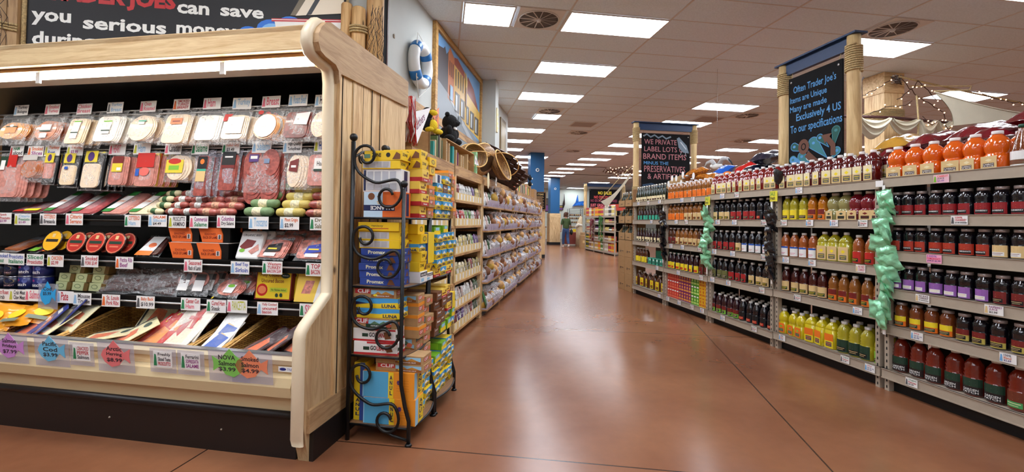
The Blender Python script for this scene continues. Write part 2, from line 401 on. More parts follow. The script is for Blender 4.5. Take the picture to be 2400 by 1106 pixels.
# wood end panel at the far end of the bread shelves
b=B(); b.box(-.35,-.3,.12,.12,.3,1.75,PINE); b.box(-.36,-.31,0,.13,.31,.12,BLACKM)
tag(b.obj('end_panel',None,Lw(-1.62,13.6),-TL),'tall pine end panel with black kick closing the bread shelves','panel')
# ================================================================ steel juice shelves on the right
XF=3.5
BAYY=[7.88,6.69,5.49,4.30,3.115,1.92]; BAYN=['farthest','fourth','middle','second','nearest']      # counted from the near end
LV={0:[1.676,1.35,.972,.60,.165],1:[1.676,1.348,.982,.60,.158],2:[1.685,1.35,.972,.609,.158],3:[1.675,1.35,.974,.616,.17],4:[1.685,1.384,1.108,.812,.525,.17]}
BACKP=mat('shelf_back_dark',(44,36,32),.7); HOLE=mat('slot_hole',(30,26,24),.8)
def upright(y,z1=1.66):
    b=B(); b.box(0,y-.018,0,.045,y+.018,z1,STEEL)
    it=[]
    for k in range(int(z1/.05)): it.append(('p',[(-.006,k*.05+.02),(.006,k*.05+.02),(.005,k*.05+.042),(-.005,k*.05+.042)],HOLE))
    b.art(it,X=Matrix.Translation((0,y,0))@Matrix.Rotation(-PI/2,4,'Z'),step=0)
    return b
for i in range(5):
    y1,y0=BAYY[i]-.02,BAYY[i+1]+.02; L=y1-y0; t=thing('steel_shelf_bay','grey steel shelf bay full of juice, %s along the right'%(BAYN[i]+(' in the row' if i in(2,) else '')),'shelf',(XF,y0,0),0,'steel juice shelf bays')
    for yy in (.018,L-.018): upright(yy).obj('upright',t)
    for yy in (.018,L-.018):
        b=B(); b.box(.86,yy-.018,0,.9,yy+.018,1.66,STEEL); b.obj('rear_upright',t)
    for z in LV[i]:
        b=B(); b.box(-.014,-.012,z-.072,.0,L+.012,z,STEEL); b.box(-.02,-.012,z-.076,-.014,L+.012,z-.068,STEEL); b.box(-.02,-.012,z-.004,-.0,L+.012,z,STEEL)
        d=B(); d.box(0,.0,z-.012,.88,L,z-.004,STEEL); b.obj('front_lip',d.obj('shelf',t))
    b=B(); b.box(.44,0,.1,.46,L,1.66,BACKP); b.obj('back_panel',t)
    b=B(); b.box(.05,.0,0,.07,L,.09,BLACKM); b.obj('kick_strip',t)
# ================================================================ juice bottles
CAPW=mat('white_cap',(236,232,228),.35); CAPG=mat('grey_metal_lid',(176,164,160),.3,metal=.3); CAPGR=mat('green_cap',(20,78,58),.4)
def juice(n,c): return mat('juice_'+n,c,.09,spec=.6,coat=.7,bump=.12,bscale=70)
DARK=juice('dark',(14,12,20)); CRAN=juice('cranberry',(86,12,16)); CRANL=juice('cranberry_light',(128,24,18)); CARR=juice('carrot',(226,96,14)); YEL=juice('yellow',(206,186,20)); OLIV=juice('olive',(170,158,34))
AMB=juice('amber',(188,112,16)); ORB=juice('orange_brown',(158,82,34)); PALE=juice('pale',(150,142,88)); PINK=juice('pink',(120,20,34)); TEA=juice('tea',(84,42,20)); MAR=juice('maroon',(66,18,18)); GOLD=juice('gold',(146,88,34)); BRN=juice('brown',(122,62,28)); PLUM=juice('plum',(44,14,24)); TOM=juice('tomato',(112,30,16)); GRN=juice('bottle_green',(16,34,20))
BEI=col((222,190,132)); INK=col((44,36,30)); RED=col((196,36,30)); DKG=col((30,60,44)); YLW=col((240,214,40)); ORG=col((240,120,30)); LGR=col((128,190,60)); PUR=col((150,96,172)); WHT=col((240,238,234)); BLU=col((40,90,180)); CRM=col((236,220,176)); GRY=col((90,90,92)); BRR=col((120,30,26)); TEAL=col((60,170,140)); PNK=col((214,60,120)); LBL=col((110,170,220)); BLK=col((20,20,22))
# bottle shapes: body profile, cap profile, label band (z0, z1, radius, squareness)
SH={
 'jug':dict(p=[(.02,0),(.05,.002,3.2),(.053,.01,3.6),(.053,.168,3.6),(.049,.172,3.2),(.053,.178,3.2),(.053,.186,3),(.048,.205,2.2),(.034,.228),(.02,.24),(.0175,.252)],c=[(.021,.245),(.022,.247),(.022,.266),(.02,.268)],l=(.012,.138,.0535,.085,0)),
 'bulge':dict(p=[(.03,0),(.057,.003,3),(.06,.012,3.2),(.06,.088,3.2),(.054,.098,2.4),(.054,.104,2.2),(.062,.118),(.066,.145),(.062,.175),(.05,.2),(.032,.218),(.024,.226),(.023,.236)],c=[(.028,.228),(.029,.23),(.029,.248),(.027,.25)],l=(.006,.085,.0605,.1,0)),
 'jar':dict(p=[(.03,0),(.042,.003),(.0445,.012),(.0445,.084),(.042,.088),(.045,.098),(.044,.112),(.046,.12),(.044,.136),(.038,.152),(.03,.163),(.028,.17)],c=[(.0315,.166),(.033,.168),(.033,.184),(.031,.186)],l=(.008,.083,.0448,.1,1)),
 'rib':dict(p=[(.03,0),(.043,.003),(.046,.012),(.046,.108),(.042,.112),(.047,.122),(.043,.138),(.047,.15),(.044,.166),(.04,.186),(.03,.21),(.02,.224),(.018,.236)],c=[(.0215,.228),(.022,.23),(.022,.247),(.02,.249)],l=(.01,.105,.0463,.105,1)),
 'grip':dict(p=[(.035,0),(.052,.003),(.057,.014),(.057,.122),(.051,.128),(.057,.142),(.051,.154),(.056,.168),(.05,.182),(.053,.196),(.046,.216),(.032,.24),(.021,.252),(.02,.262)],c=[(.024,.254),(.0245,.256),(.0245,.275),(.023,.277)],l=(.012,.12,.0573,.13,1)),
 'pinch':dict(p=[(.03,0),(.048,.003,3),(.05,.012,3),(.05,.112,3),(.045,.122),(.05,.132),(.054,.152),(.052,.175),(.044,.2),(.03,.22),(.02,.23),(.018,.24)],c=[(.022,.232),(.0225,.234),(.0225,.252),(.021,.254)],l=(.015,.108,.0505,.08,0)),
 'cone':dict(p=[(.03,0),(.054,.003),(.056,.012),(.056,.1),(.054,.112),(.045,.15),(.032,.2),(.02,.24),(.017,.25)],c=[(.021,.246),(.021,.266),(.019,.268)],l=(.006,.098,.0563,.16,1)),
 'wine':dict(p=[(.02,0),(.036,.003),(.038,.012),(.038,.12),(.034,.15),(.02,.185),(.0145,.21),(.0135,.268)],c=[(.0155,.255),(.016,.257),(.016,.276),(.014,.278)],l=(.012,.085,.0383,.09,1)),
 'stubby':dict(p=[(.02,0),(.032,.003),(.034,.01),(.034,.09),(.032,.12),(.022,.15),(.014,.17),(.013,.222)],c=[(.015,.2),(.0155,.202),(.0155,.236),(.014,.238)],l=(.01,.084,.0343,.08,1)),
 'handle':dict(p=[(.03,0,2.4),(.06,.004,2.6),(.064,.015,2.6),(.064,.15,2.6),(.055,.19,2.2),(.035,.225),(.022,.24),(.02,.25)],c=[(.025,.242),(.026,.244),(.026,.264),(.024,.266)],l=(.02,.16,.0645,.1,0)),
}
def lab(base,band,em=BEI,top=None,txt=None,stripe=None):
    def f(w,z0,z1,q):
        h=z1-z0; a=[('r',-w/2,z0,w/2,z1,base)]
        if top: a.append(('r',-w/2,z0+h*.5,w/2,z1,top))
        if stripe: a.append(('r',-w/2,z1-h*.18,w/2,z1,stripe))
        c=z0+h*.66; a.append(('p',[(-w*.22,c),(0,c-h*.13),(w*.22,c),(0,c+h*.13)],em))
        if band: a.append(('r',-w*.34,z0+h*.1,w*.34,z0+h*.42,band))
        if txt: a+= [('t',t,-w*.32,z0+h*(.3-.16*i)-h*.055,w*.32,z0+h*(.3-.16*i)+h*.075,WHT) for i,t in enumerate(txt)]
        else: a+=[('r',-w*.28,z0+h*.3,w*.28,z0+h*.34,em),('r',-w*.2,z0+h*.18,w*.2,z0+h*.21,em)]
        return a
    return f
BP={}
def bottle(key,shape,liq,label,cap=CAPW,glass=None):
    s=SH[shape]; sx=1.25 if shape=='handle' else 1
    b=B(); b.lathe(s['p'],liq,20,sx=sx)
    if shape=='handle': b.tube([(0.052,0,.235),(.075,0,.225),(.09,0,.18),(.078,0,.14)],.008,liq,6)
    c=B(); c.lathe(s['c'],cap,16)
    z0,z1,r,w,cyl=s['l']; l=B()
    if cyl: l.art(label(w,z0,z1,0),rad=r)
    else: l.art(label(w,z0,z1,0),y=-r*(.995 if shape!='handle' else 1.0),off=.001)
    BP[key]=(proto(('bottle',b),('cap',c),('label',l)),r*sx)
bottle('cran','jug',CRAN,lab(BEI,GRY,YLW,top=CRM)); bottle('cranl','jug',CRANL,lab(BEI,GRY,YLW,top=CRM)); bottle('carrot','bulge',CARR,lab(BEI,col((70,34,20)),CRM,txt=['CARROT','JUICE']))
bottle('nectar','cone',BRN,lab(WHT,col((120,90,60)),BRR,txt=None),CAPGR)
bottle('jcran','jar',DARK,lab(col((150,22,28)),BLK,BEI,txt=['CRANBERRY']),CAPG); bottle('jpom','jar',DARK,lab(col((176,52,30)),BLK,BEI,txt=['POMEGRANATE']),CAPG)
bottle('jbei','jar',DARK,lab(BEI,WHT,BRR),CAPG); bottle('jpur','jar',DARK,lab(PUR,WHT,BEI),CAPG); bottle('jred','jar',DARK,lab(BRR,BLK,BEI),CAPG)
bottle('jora','jar',BRN,lab(ORG,DKG,BEI,top=YLW),CAPG); bottle('jyel','jar',DARK,lab(col((190,170,80)),BLK,BEI,top=BRR),CAPG)
bottle('garden','grip',TOM,lab(col((40,26,24)),BLK,CRM,txt=['GARDEN','PATCH'],top=DKG))
bottle('gardeng','grip',TOM,lab(col((110,50,30)),col((70,160,90)),CRM))
bottle('yel','rib',OLIV,lab(YLW,INK,BEI)); bottle('amb','rib',AMB,lab(ORG,INK,BEI,top=BRR)); bottle('pale','bulge',PALE,lab(BEI,INK,DKG)); bottle('pink','bulge',PINK,lab(BEI,INK,BRR))
bottle('ging','rib',ORB,lab(WHT,None,PNK,stripe=BLU)); bottle('grape','jug',OLIV,lab(BEI,GRY,YLW)); bottle('redg','rib',ORB,lab(RED,BLK,YLW))
bottle('pine','rib',MAR,lab(BEI,DKG,YLW)); bottle('mango','rib',GOLD,lab(ORG,DKG,YLW,top=BRR))
bottle('lem','pinch',YEL,lab(ORG,GRY,LGR)); bottle('lime','jug',YEL,lab(YLW,GRY,ORG,top=ORG)); bottle('white','grip',OLIV,lab(DKG,BLK,BEI)); bottle('lgreen','rib',OLIV,lab(LGR,BLK,BEI))
bottle('dbei','rib',DARK,lab(BEI,INK,YLW)); bottle('dred','rib',DARK,lab(col((170,34,34)),BLK,BEI)); bottle('dging','rib',DARK,lab(WHT,None,RED,stripe=BLU)); bottle('dblk','rib',DARK,lab(BLK,RED,BEI)); bottle('dgrn','rib',PLUM,lab(LGR,DKG,BEI,top=BRR)); bottle('dgry','rib',DARK,lab(col((110,110,60)),BLK,CRM))
bottle('apple','rib',GOLD,lab(ORG,None,RED)); bottle('gold','rib',GOLD,lab(BEI,INK,ORG)); bottle('ayel','rib',PLUM,lab(YLW,RED,ORG)); bottle('lite','rib',TEA,lab(BEI,INK,YLW)); bottle('brr','rib',TEA,lab(BRR,INK,BEI))
bottle('wine','wine',GRN,lab(CRM,INK,BRR),mat('silver_capsule',(220,216,206),.3,metal=.5)); bottle('teal','stubby',PLUM,lab(TEAL,None,TEAL),mat('pale_capsule',(150,156,140),.5)); bottle('cream','stubby',PLUM,lab(CRM,INK,DKG),mat('pale_capsule',(150,156,140),.5))
bottle('cider','rib',TEA,lab(YLW,None,YLW)); bottle('jug','handle',TEA,lab(YLW,BRR,ORG)) ; bottle('jug2','handle',TEA,lab(YLW,INK,ORG))
DESC=dict(cran='dark red cranberry juice bottle',cranl='red cranberry juice bottle',carrot='bulging orange carrot juice bottle',nectar='cone-shaped brown nectar bottle',jcran='dark jar with red cranberry label',jpom='dark jar with pomegranate label',jbei='dark jar with beige label',jpur='dark jar with purple label',jred='dark jar with dark red label',jora='amber jar with orange label',jyel='dark jar with mustard label',garden='tomato-red bottle with black label',gardeng='tomato-red bottle with green label',
 yel='olive juice bottle with yellow label',amb='amber juice bottle with orange label',pale='wide pale grape juice bottle',pink='wide pink juice bottle',ging='orange-brown bottle with blue gingham label',grape='pale yellow bottle with beige label',redg='orange-brown bottle with red label',pine='maroon bottle with pineapple label',mango='golden bottle with orange label',lem='yellow pinched-waist juice bottle',lime='square yellow juice bottle',white='ribbed olive bottle with green label',lgreen='bottle with light green label',
 dbei='black juice bottle with beige label',dred='black juice bottle with red label',dging='black bottle with blue gingham label',dblk='black bottle with black label',dgrn='dark bottle with green grape label',dgry='black bottle with dull label',apple='golden apple juice bottle',gold='golden bottle with beige label',ayel='plum bottle with yellow label',lite='brown bottle with beige label',brr='brown bottle with dark red label',wine='green sparkling juice bottle',teal='dark bottle with teal label',cream='dark bottle with cream label',cider='brown bottle with yellow label',jug='brown handled jug with yellow label',jug2='brown handled jug with yellow label')
SHN=['top','second','third','fourth','bottom']; SHN6=['top','second','third','fourth','fifth','bottom']
# (bay, level): (first y, spacing, kinds from left to right, extra rows behind)
ROWS={
 (4,0):(3.045,.13,'carrot*5 carrot nectar nectar',1),(4,1):(3.04,.0955,'jcran*9',0),(4,2):(3.04,.0955,'jpom*7 jbei*2',0),(4,3):(3.04,.0955,'jpur*7 jred*2',0),(4,4):(3.0,.104,'jora*4 jyel*4',0),(4,5):(3.015,.121,'garden*6 gardeng',0),
 (3,0):(4.21,.1075,'cran*10',1),(3,1):(4.19,.113,'yel*3 amb*2 pale*2 pink*3',0),(3,2):(4.2,.117,'ging*4 grape*3 redg*2',0),(3,3):(4.19,.112,'pine*5 mango*5',0),(3,4):(4.22,.115,'lem*3 lime*3 white*3 lgreen',1),
 (2,0):(5.42,.108,'cranl*11',1),(2,1):(5.4,.117,'dbei*3 dred*4 dblk*2 dbei',0),(2,2):(5.42,.117,'dred*4 dbei dging*4',0),(2,3):(5.44,.12,'dgry*3 dred*3 dbei*3',0),(2,4):(5.45,.116,'dgrn*5 dblk*5',2),
 (1,0):(6.62,.118,'apple*10',1),(1,1):(6.6,.118,'apple*4 gold*6',0),(1,2):(6.6,.118,'brr*2 gold*5 lite*3',0),(1,3):(6.6,.124,'ayel*7 brr*2',0),
 (0,0):(7.8,.092,'wine*12',0),(0,1):(7.72,.112,'teal*10',0),(0,2):(7.76,.112,'cream*10',0),(0,3):(7.78,.115,'cider*4',0),(0,4):(7.78,.195,'jug*3 jug2*3',0)}
def ekinds(s):
    o=[]
    for w_ in s.split():
        k,_,n=w_.partition('*'); o+= [k]*int(n or 1)
    return o
for (bay,lv),(y0,dy,ks,ex) in ROWS.items():
    z=LV[bay][lv]-.004; ks=ekinds(ks); names=SHN6 if bay==4 else SHN
    for row in range(ex+1):
        for i,k in enumerate(ks):
            pr,r=BP[k]
            if row and lv==0 and k=='nectar': continue
            x=XF+.018+r+row*2.15*r+rnd(-.004,.004)
            if i%9==7 and row==0: pass
            yy=y0-i*dy-row*.03+rnd(-.006,.006)
            L='%s %s from left%s, %s shelf, %s bay'%(DESC[k],ORD[i],['',', back row',', third row'][row],names[lv],BAYN[bay])
            put(pr,'juice_bottle' if not k.startswith('j') or k.startswith('jug') else 'juice_jar',L,'bottle' if not k.startswith('j') or k.startswith('jug') else 'jar',(x,yy,z),-PI/2+rnd(-.25,.25),'juice bottles on the %s shelf of the %s bay'%(names[lv],BAYN[bay]))
# teal six-pack carriers and drink cartons
def pack(nm,c,w,d,h,art,label,loc,rz,grp=None,cat='box',name='drink_pack'):
    b=B(); b.box(-w/2,-d/2,0,w/2,d/2,h,c,bev=min(w,d,h)*.03); b.art(art,y=-d/2); return tag(b.obj(name,None,loc,rz),label,cat,grp)
tl=mat('teal_card',(66,168,138),.6)
for i in range(5):
    pack('',tl,.17,.12,.105,[('r',-.07,.02,.07,.05,col((40,120,100))),('c',0,.075,.02,.015,WHT)],'teal card bottle carrier %s from left on fourth shelf, farthest bay'%ORD[i],(XF+.08,7.26-.128*i-.03,LV[0][3]-.004),-PI/2,'teal carriers on the fourth shelf')
for i in range(4):
    pack('',tl,.15,.12,.12,[('r',-.06,.02,.06,.045,col((40,120,100)))],'upright teal card carrier %s from left standing behind the front carriers'%ORD[i],(XF+.22,7.22-.16*i,LV[0][3]-.004),-PI/2,'rear teal carriers on the fourth shelf').scale=(1,1,1.9)
CC=[((200,44,28),(230,120,90),'red',5),((122,28,96),(226,150,60),'purple',5),((70,150,30),(190,220,120),'green',3),((226,176,30),(200,110,20),'yellow',3)]
y=6.63
for c,c2,nm,n in CC:
    m_=mat('carton_'+nm,c,.35); b=B(); b.box(-.033,-.033,0,.033,.033,.135,m_)
    b.art([('r',-.028,.015,.028,.04,col(c2)),('c',.0,.07,.018,.02,col(c2)),('r',-.022,.105,.022,.125,WHT if nm in('red','green') else col(c2))],y=-.033); b.cyl((.012,-.01,.134),(.012,-.01,.142),.01,CAPW)
    pr=proto(('carton',b))[0][1]
    for i in range(n):
        for k in range(3):
            o=link('juice_carton',pr,None,(XF+.06,y-.034,LV[1][4]-.004+k*.1355),-PI/2+rnd(-.03,.03))
            tag(o,'%s juice carton %s from left in %s layer, bottom shelf, fourth bay'%(nm,ORD[i],['lowest','middle','top'][k]),'carton','%s juice cartons on the bottom shelf'%nm)
        y-=.0675
# ---------------------------------------------------------------- price cards on the shelf lips
def scribble(x0,z0,x1,z1,m,n=6,wd=.0025):
    return ('l',[(x0+(x1-x0)*i/n,(z0 if i%2 else z1)) for i in range(n+1)],wd,m)
def card_proto(lines,w=.085,h=.058,base=WHT,corner=None):
    """lines: (text, colour)"""
    c=B(); c.box(-w/2,-.0012,-h/2,w/2,0,h/2,base); l=B(); a=[]
    n=len(lines)
    x0=-w*.44+(w*.2 if corner else 0)
    for i,(t,m) in enumerate(lines):
        zt=h*.42-i*h*.84/n; a.append(('t',t,x0,zt-h*.84/n*.85,w*.44 if len(t)>5 else w*.2,zt,m,.02))
    if corner: a+=[('p',[(-w*.48,-h*.4),(-w*.3,-h*.4),(-w*.34,h*.3),(-w*.42,h*.35)],corner)]
    l.art(a,y=-.0012); return proto(('card',c),('lettering',l))
HB=lambda c: col(c,.6)
KC=[card_proto([('Juice',HB((200,40,60))),('64 fl oz',HB((120,120,150))),('$2.99',HB((60,60,120)))],corner=LBL),card_proto([('Organic',HB((60,120,80))),('Nectar',HB((190,60,60))),('$3.49',INK)],corner=GRY),card_proto([('100%',HB((60,60,80))),('Blend',HB((200,90,40))),('$2.69',HB((70,50,120)))],corner=LBL)]
KS={'CRAN':card_proto([('100%',HB((190,30,40))),('CRANBERRY',HB((190,30,50))),('our own concentrate',GRY)],.1,.06,corner=GRY),'POM':card_proto([('100%',PUR),('POMEGRANATE',HB((220,40,90))),('JUICE $2.99',HB((80,40,110)))],.1,.06,col((244,170,200))),
 'RASP':card_proto([('RASPBERRY',HB((130,30,110))),('JUICE',HB((130,30,110))),('$2.99',INK)],.1,.06,corner=BEI),'CARR':card_proto([('CARROT',HB((230,60,40))),('JUICE',GRY),('$3.49',PUR)],.1,.058,col((236,190,200)),corner=LGR),
 'BLK':card_proto([('RED BLACK',HB((90,40,70))),('CURRANT',HB((90,40,70))),('all natural juice',GRY)],.095,.055,corner=BEI),'RED':card_proto([('NO RED',HB((190,30,50))),('CONFRUIT',HB((190,30,80)))],.085,.06,corner=BEI),
 'YB':card_proto([('SALE',HB((60,140,60))),('fresh',INK)],.11,.11,col((224,214,60)))}
TG={4:[(2.66,1.64,'CARR'),(2.55,1.347,'CRAN'),(2.71,1.07,'POM'),(2.79,.775,'BLK'),(2.36,.775,'RASP'),(2.83,.49,0),(2.29,.49,2),(2.87,.135,1)],
3:[(3.94,1.64,0),(4.14,1.32,1),(3.81,1.32,2),(3.54,1.32,0),(3.26,1.32,1),(4.11,.94,0),(3.78,.94,2),(3.28,.94,'RED'),(3.96,.58,1),(3.31,.58,0),(4.16,.135,2),(3.43,.135,1),(3.2,.135,0)],
2:[(5.17,1.65,0),(4.89,1.65,1),(5.26,1.32,2),(4.93,1.32,0),(4.43,1.32,1),(5.33,.94,2),(4.96,.94,0),(4.43,.94,1),(5.37,.575,0),(5.04,.575,2),(4.46,.575,1),(5.15,.125,0),(4.58,.125,1),(4.27,1.6,'YB')],
1:[(6.13,1.64,0),(5.84,1.64,2),(5.47,1.6,'YB'),(6.29,1.32,0),(6.01,1.32,1),(6.44,.95,2),(6.11,.95,0),(5.67,.95,1),(6.22,.565,0),(5.63,.565,1),(6.53,.125,2),(6.19,.125,0),(5.85,.125,1),(5.6,.125,2)],
0:[(7.61,1.645,0),(7.23,1.645,1),(6.82,1.645,2),(7.1,1.32,0),(7.24,.94,1),(6.89,.565,2),(6.81,.125,0)]}
TGN={'CARR':'pink card lettered CARROT','CRAN':'white card lettered CRANBERRY','POM':'pink card lettered POMEGRANATE','BLK':'white card lettered RED BLACK CURRANT','RASP':'white card lettered RASPBERRY JUICE','RED':'white card with red capitals','YB':'big yellow and white card'}
cnt={}
for bay,l in TG.items():
    for y,z,k in l:
        lv=min(range(len(LV[bay])),key=lambda q:abs(LV[bay][q]-.035-z)); nm=(SHN6 if bay==4 else SHN)[lv]
        j=cnt.get((bay,lv),0); cnt[(bay,lv)]=j+1
        lb='%s price card %s from left under %s shelf, %s bay'%('small white' if not isinstance(k,str) else TGN[k],ORD[j],nm,BAYN[bay])
        put(KS[k] if isinstance(k,str) else KC[k],'price_card',lb,'price card',(XF-.0215-(.01 if k=='YB' else 0),y,z),(R(0),0,-PI/2),'price cards on the juice shelves')
# ---------------------------------------------------------------- hanging strips of snack bags
def bag_mesh(w,h,d,m,seed,crimp=.06,art=None,mside=None,nx=12,ny=14,wr=.5):
    rn=random.Random(seed); b=B(); ph=[rn.uniform(0,6.28) for _ in range(8)]
    def th(u,v): 
        e=max(0,min(1,(v-crimp)/(.18)))*max(0,min(1,(1-crimp-v)/.18)); return d/2*(math.sin(PI*u)**.6)*e**.5
    def wob(u,v): return wr*.03*w*(math.sin(9*u+ph[0]+7*v)+math.sin(13*v+ph[1]-5*u)+.6*math.sin(23*u+17*v+ph[2]))
    for sgn in (-1,1):
        def fn(u,v,sgn=sgn):
            pin=1-.07*math.sin(PI*v)
            return (w*(u-.5)*pin, sgn*th(u,v)+wob(u,v)*(.4+.6*math.sin(PI*u)*math.sin(PI*v)), h*(v-1)+wob(v,u)*.4)
        b.grid(fn,nx,ny,m) if sgn<0 else b.grid(lambda u,v:fn(1-u,v),nx,ny,m)
    if art: b.art(art,y=-d*.52)
    return b
GBAG=mat('green_foil',(150,222,176),.22,spec=.8,metal=.25,var=.12,scale=9,bump=.5,bscale=30); BBAG=mat('black_foil',(34,34,38),.2,spec=1,metal=.3,bump=.6,bscale=30)
gb=[bag_mesh(.15,.15,.05,GBAG,s,crimp=.08,wr=1.1,nx=16,ny=16).mesh('snack_bag') for s in range(6)]
kb=[bag_mesh(.14,.16,.055,BBAG,s+9,crimp=.08,wr=1.1,nx=16,ny=16,art=[('c',rnd(-.02,.02),-.08,.03,.034,col((150,130,96)))] if s%2 else None).mesh('snack_bag') for s in range(4)]
for y,z0,n,ms,cn,bn in ((3.07,1.585,14,gb,'green','second and nearest'),(4.30,1.50,10,kb,'black','middle and second'),(5.48,1.54,11,gb,'green','fourth and middle'),(6.68,1.50,10,kb,'black','farthest and fourth')):
    b=B(); b.box(-.002,-.012,-n*.078-.05,.0,.012,.04,WHT); tag(b.obj('clip_strip',None,(XF-.03,y,z0),0),'plastic clip strip of %s bags between the %s bays'%(cn,bn),'clip strip')
    for i in range(n):
        o=link('snack_bag',random.choice(ms),None,(XF-.05-.012*(i%2)-rnd(0,.01),y+rnd(-.03,.03),z0-i*.073),(R(rnd(0,34)),R(rnd(-26,26)),-PI/2+rnd(-.8,.5)))
        tag(o,'%s snack bag %s from top on strip between the %s bays'%(cn,ORD[i],bn),'snack bag','%s snack bags on the strip between the %s bays'%(cn,bn))
b=B(); b.box(-.003,-.03,-.02,0,.03,.03,WHT); tag(b.obj('strip_hook',None,(XF-.025,3.11,1.635),0),'white hook plate above the nearest green bag strip','hook')
o=bag_mesh(.15,.2,.05,BBAG,77).obj('snack_bag',None,(XF-.02,4.22,1.88),(R(20),R(25),-PI/2)); tag(o,'black foil bag slumped over the cranberry bottles by the middle post','snack bag')
# ================================================================ refrigerated meat case (frame of the left run: s across, t away, z up)
def putL(pr,name,label,cat,s,t,z,rz=0,rx=0,group=None,ry=0): return put(pr,name,label,cat,Lw(s,t,z),(rx,ry,rz-TL),group)
def objL(b,name,s,t,z,rz=0,rx=0,ry=0): return (b.obj(name,None,Lw(s,t,z),(rx,ry,rz-TL)) if isinstance(b,B) else link(name,b,None,Lw(s,t,z),(rx,ry,rz-TL)))
def rootL(name,label,cat,s,t,z,rz=0,group=None): return thing(name,label,cat,Lw(s,t,z),(0,0,rz-TL),group)
WOODF=wood('rough_sawn_board',(232,202,152),(204,164,112),.6,'x',1.0); WOODS=wood('panel_board_brown',(206,176,132),(172,136,94),.6,'z',1.2); WOODT=wood('top_rail_board_brown',(188,154,112),(158,122,82),.6,'y',1.1)
CREAM2=mat('cream_bumper',(226,208,176),.35); BEIG=mat('beige_front_panel',(206,184,142),.4); BLKC=mat('black_case_liner',(10,10,11),.3); BLKB=mat('black_kick_plastic',(24,18,17),.42)
LIGHTT=mat('lit_tube',(255,250,240),.4,emit=TUBE); SILV=mat('silver_edge',(200,200,200),.25,metal=.7)
S0,T0=-1.46,2.2
case=rootL('refrigerated_case','long wood-trimmed refrigerated meat case filled with deli packs','refrigerated case',S0,T0,0)
W_=-3.6      # the case runs out of the frame to the left
b=B(); b.box(W_,0.0,0,-.09,.2,.245,BLKB); b.cyl((W_,.0,.235),(-.09,.0,.235),.022,BLKB); [b.ball((x,-.002,.12),.006,STEEL,6,4) for x in (-2.2,-1.3,-.55)]; b.obj('kick_plate',case)
b=B(); b.prism([(0,.245),(-.005,.33),(-.05,.345),(-.06,.40),(-.045,.445),(0,.457),(.1,.457),(.1,.245)],BEIG,W_,-.09,plane='yz'); b.obj('front_bumper',case)
b=B(); b.box(W_,-.004,.457,-.09,.06,.503,WOODF); b.obj('wood_strip',case)
b=B(); b.prism([(-.01,.503),(-.02,.53),(-.01,.553),(.05,.553),(.05,.503)],CREAM2,W_,-.09,plane='yz'); b.box(W_,-.012,.553,-.09,.03,.56,SILV); b.obj('cream_rail',case)
b=B(); b.box(W_,.06,.36,-.09,1.1,.47,BLKC); b.box(W_,.86,.47,-.09,.9,2.3,BLKC); b.box(W_,.05,2.25,-.09,.9,2.3,BLKC); b.prism([(.16,2.2),(.86,2.12),(.86,2.26),(.1,2.26)],BLKC,W_,-.09,plane='yz'); b.obj('black_liner',case)
b=B(); b.box(W_,0,2.225,-.06,.05,2.36,WOODF,bev=.004); b.box(W_,.0,2.33,-.06,1.14,2.36,WOODF); b.obj('wood_fascia',case)
b=B(); b.prism([(.05,2.225),(.05,2.205),(.17,2.185),(.17,2.225)],mat('tan_soffit',(176,132,80),.5),W_,-.09,plane='yz'); b.obj('soffit',case)
b=B(); b.cyl((W_,.085,2.19),(-1.25,.085,2.19),.021,LIGHTT); b.cyl((-1.23,.085,2.19),(-.1,.085,2.19),.021,LIGHTT); b.obj('light_tube',case)
b=B(); b.box(W_,.10,2.165,-.1,.21,2.183,mat('grey_reflector',(196,186,170),.4)); [b.cyl((x,.09,2.16),(x,.09,2.158),.004,BLACK,seg=6) for x in (-2.4,-.9)]; b.obj('reflector',case)
for x in (-2.0,-.66): b=B(); b.box(x-.02,.055,2.13,x+.012,.066,2.2,WHITE); b.obj('tube_clip',case)
# curved end panel with its cream bumper
CT=[(2.2,0),(2.17,.1),(2.15,.2),(2.15,.66),(2.16,.69),(2.185,.715),(2.375,.845),(2.39,.87),(2.39,1.04),(2.365,1.9),(2.362,2.08),(2.35,2.15),(2.32,2.175),(2.22,2.185),(2.175,2.2),(2.152,2.24),(2.155,2.29),(2.18,2.335),(2.22,2.375),(2.26,2.392)]
poly=[(t-T0,z) for t,z in CT]+[(3.34-T0,2.392),(3.34-T0,0)]
b=B(); b.prism(poly,WOODS,-.075,-.012,plane='yz'); b.obj('end_panel',case)
b=B()
for i,(a,c) in enumerate([(.05,.19),(.215,.33),(.335,.52),(.525,.70),(.705,.90),(.905,1.14)]): b.box(-.012,a if a>.2 else .19,.24 if i else .24,(.002 if i%2 else .006),c if c>.2 else .21,2.19,PINE)
for k in range(5): b.box(-.01,.22+.02*k*6,.26,.008,.221+.02*k*6,2.18,BLACKM)
b.obj('panel_planks',case)
b=B(); b.box(-.02,-.03,.16,.008,1.14,.28,WOODT); b.obj('bottom_board',case)
b=B(); b.prism([(t-T0,z) for t,z in CT[10:]]+[(3.34-T0,2.392),(3.34-T0,2.19),(.18,2.14)],WOODT,-.02,.02,plane='yz'); b.obj('top_board',case)
b=B(); b.box(-.03,.0,0,.012,1.14,.16,BLKB); b.obj('end_kick',case)
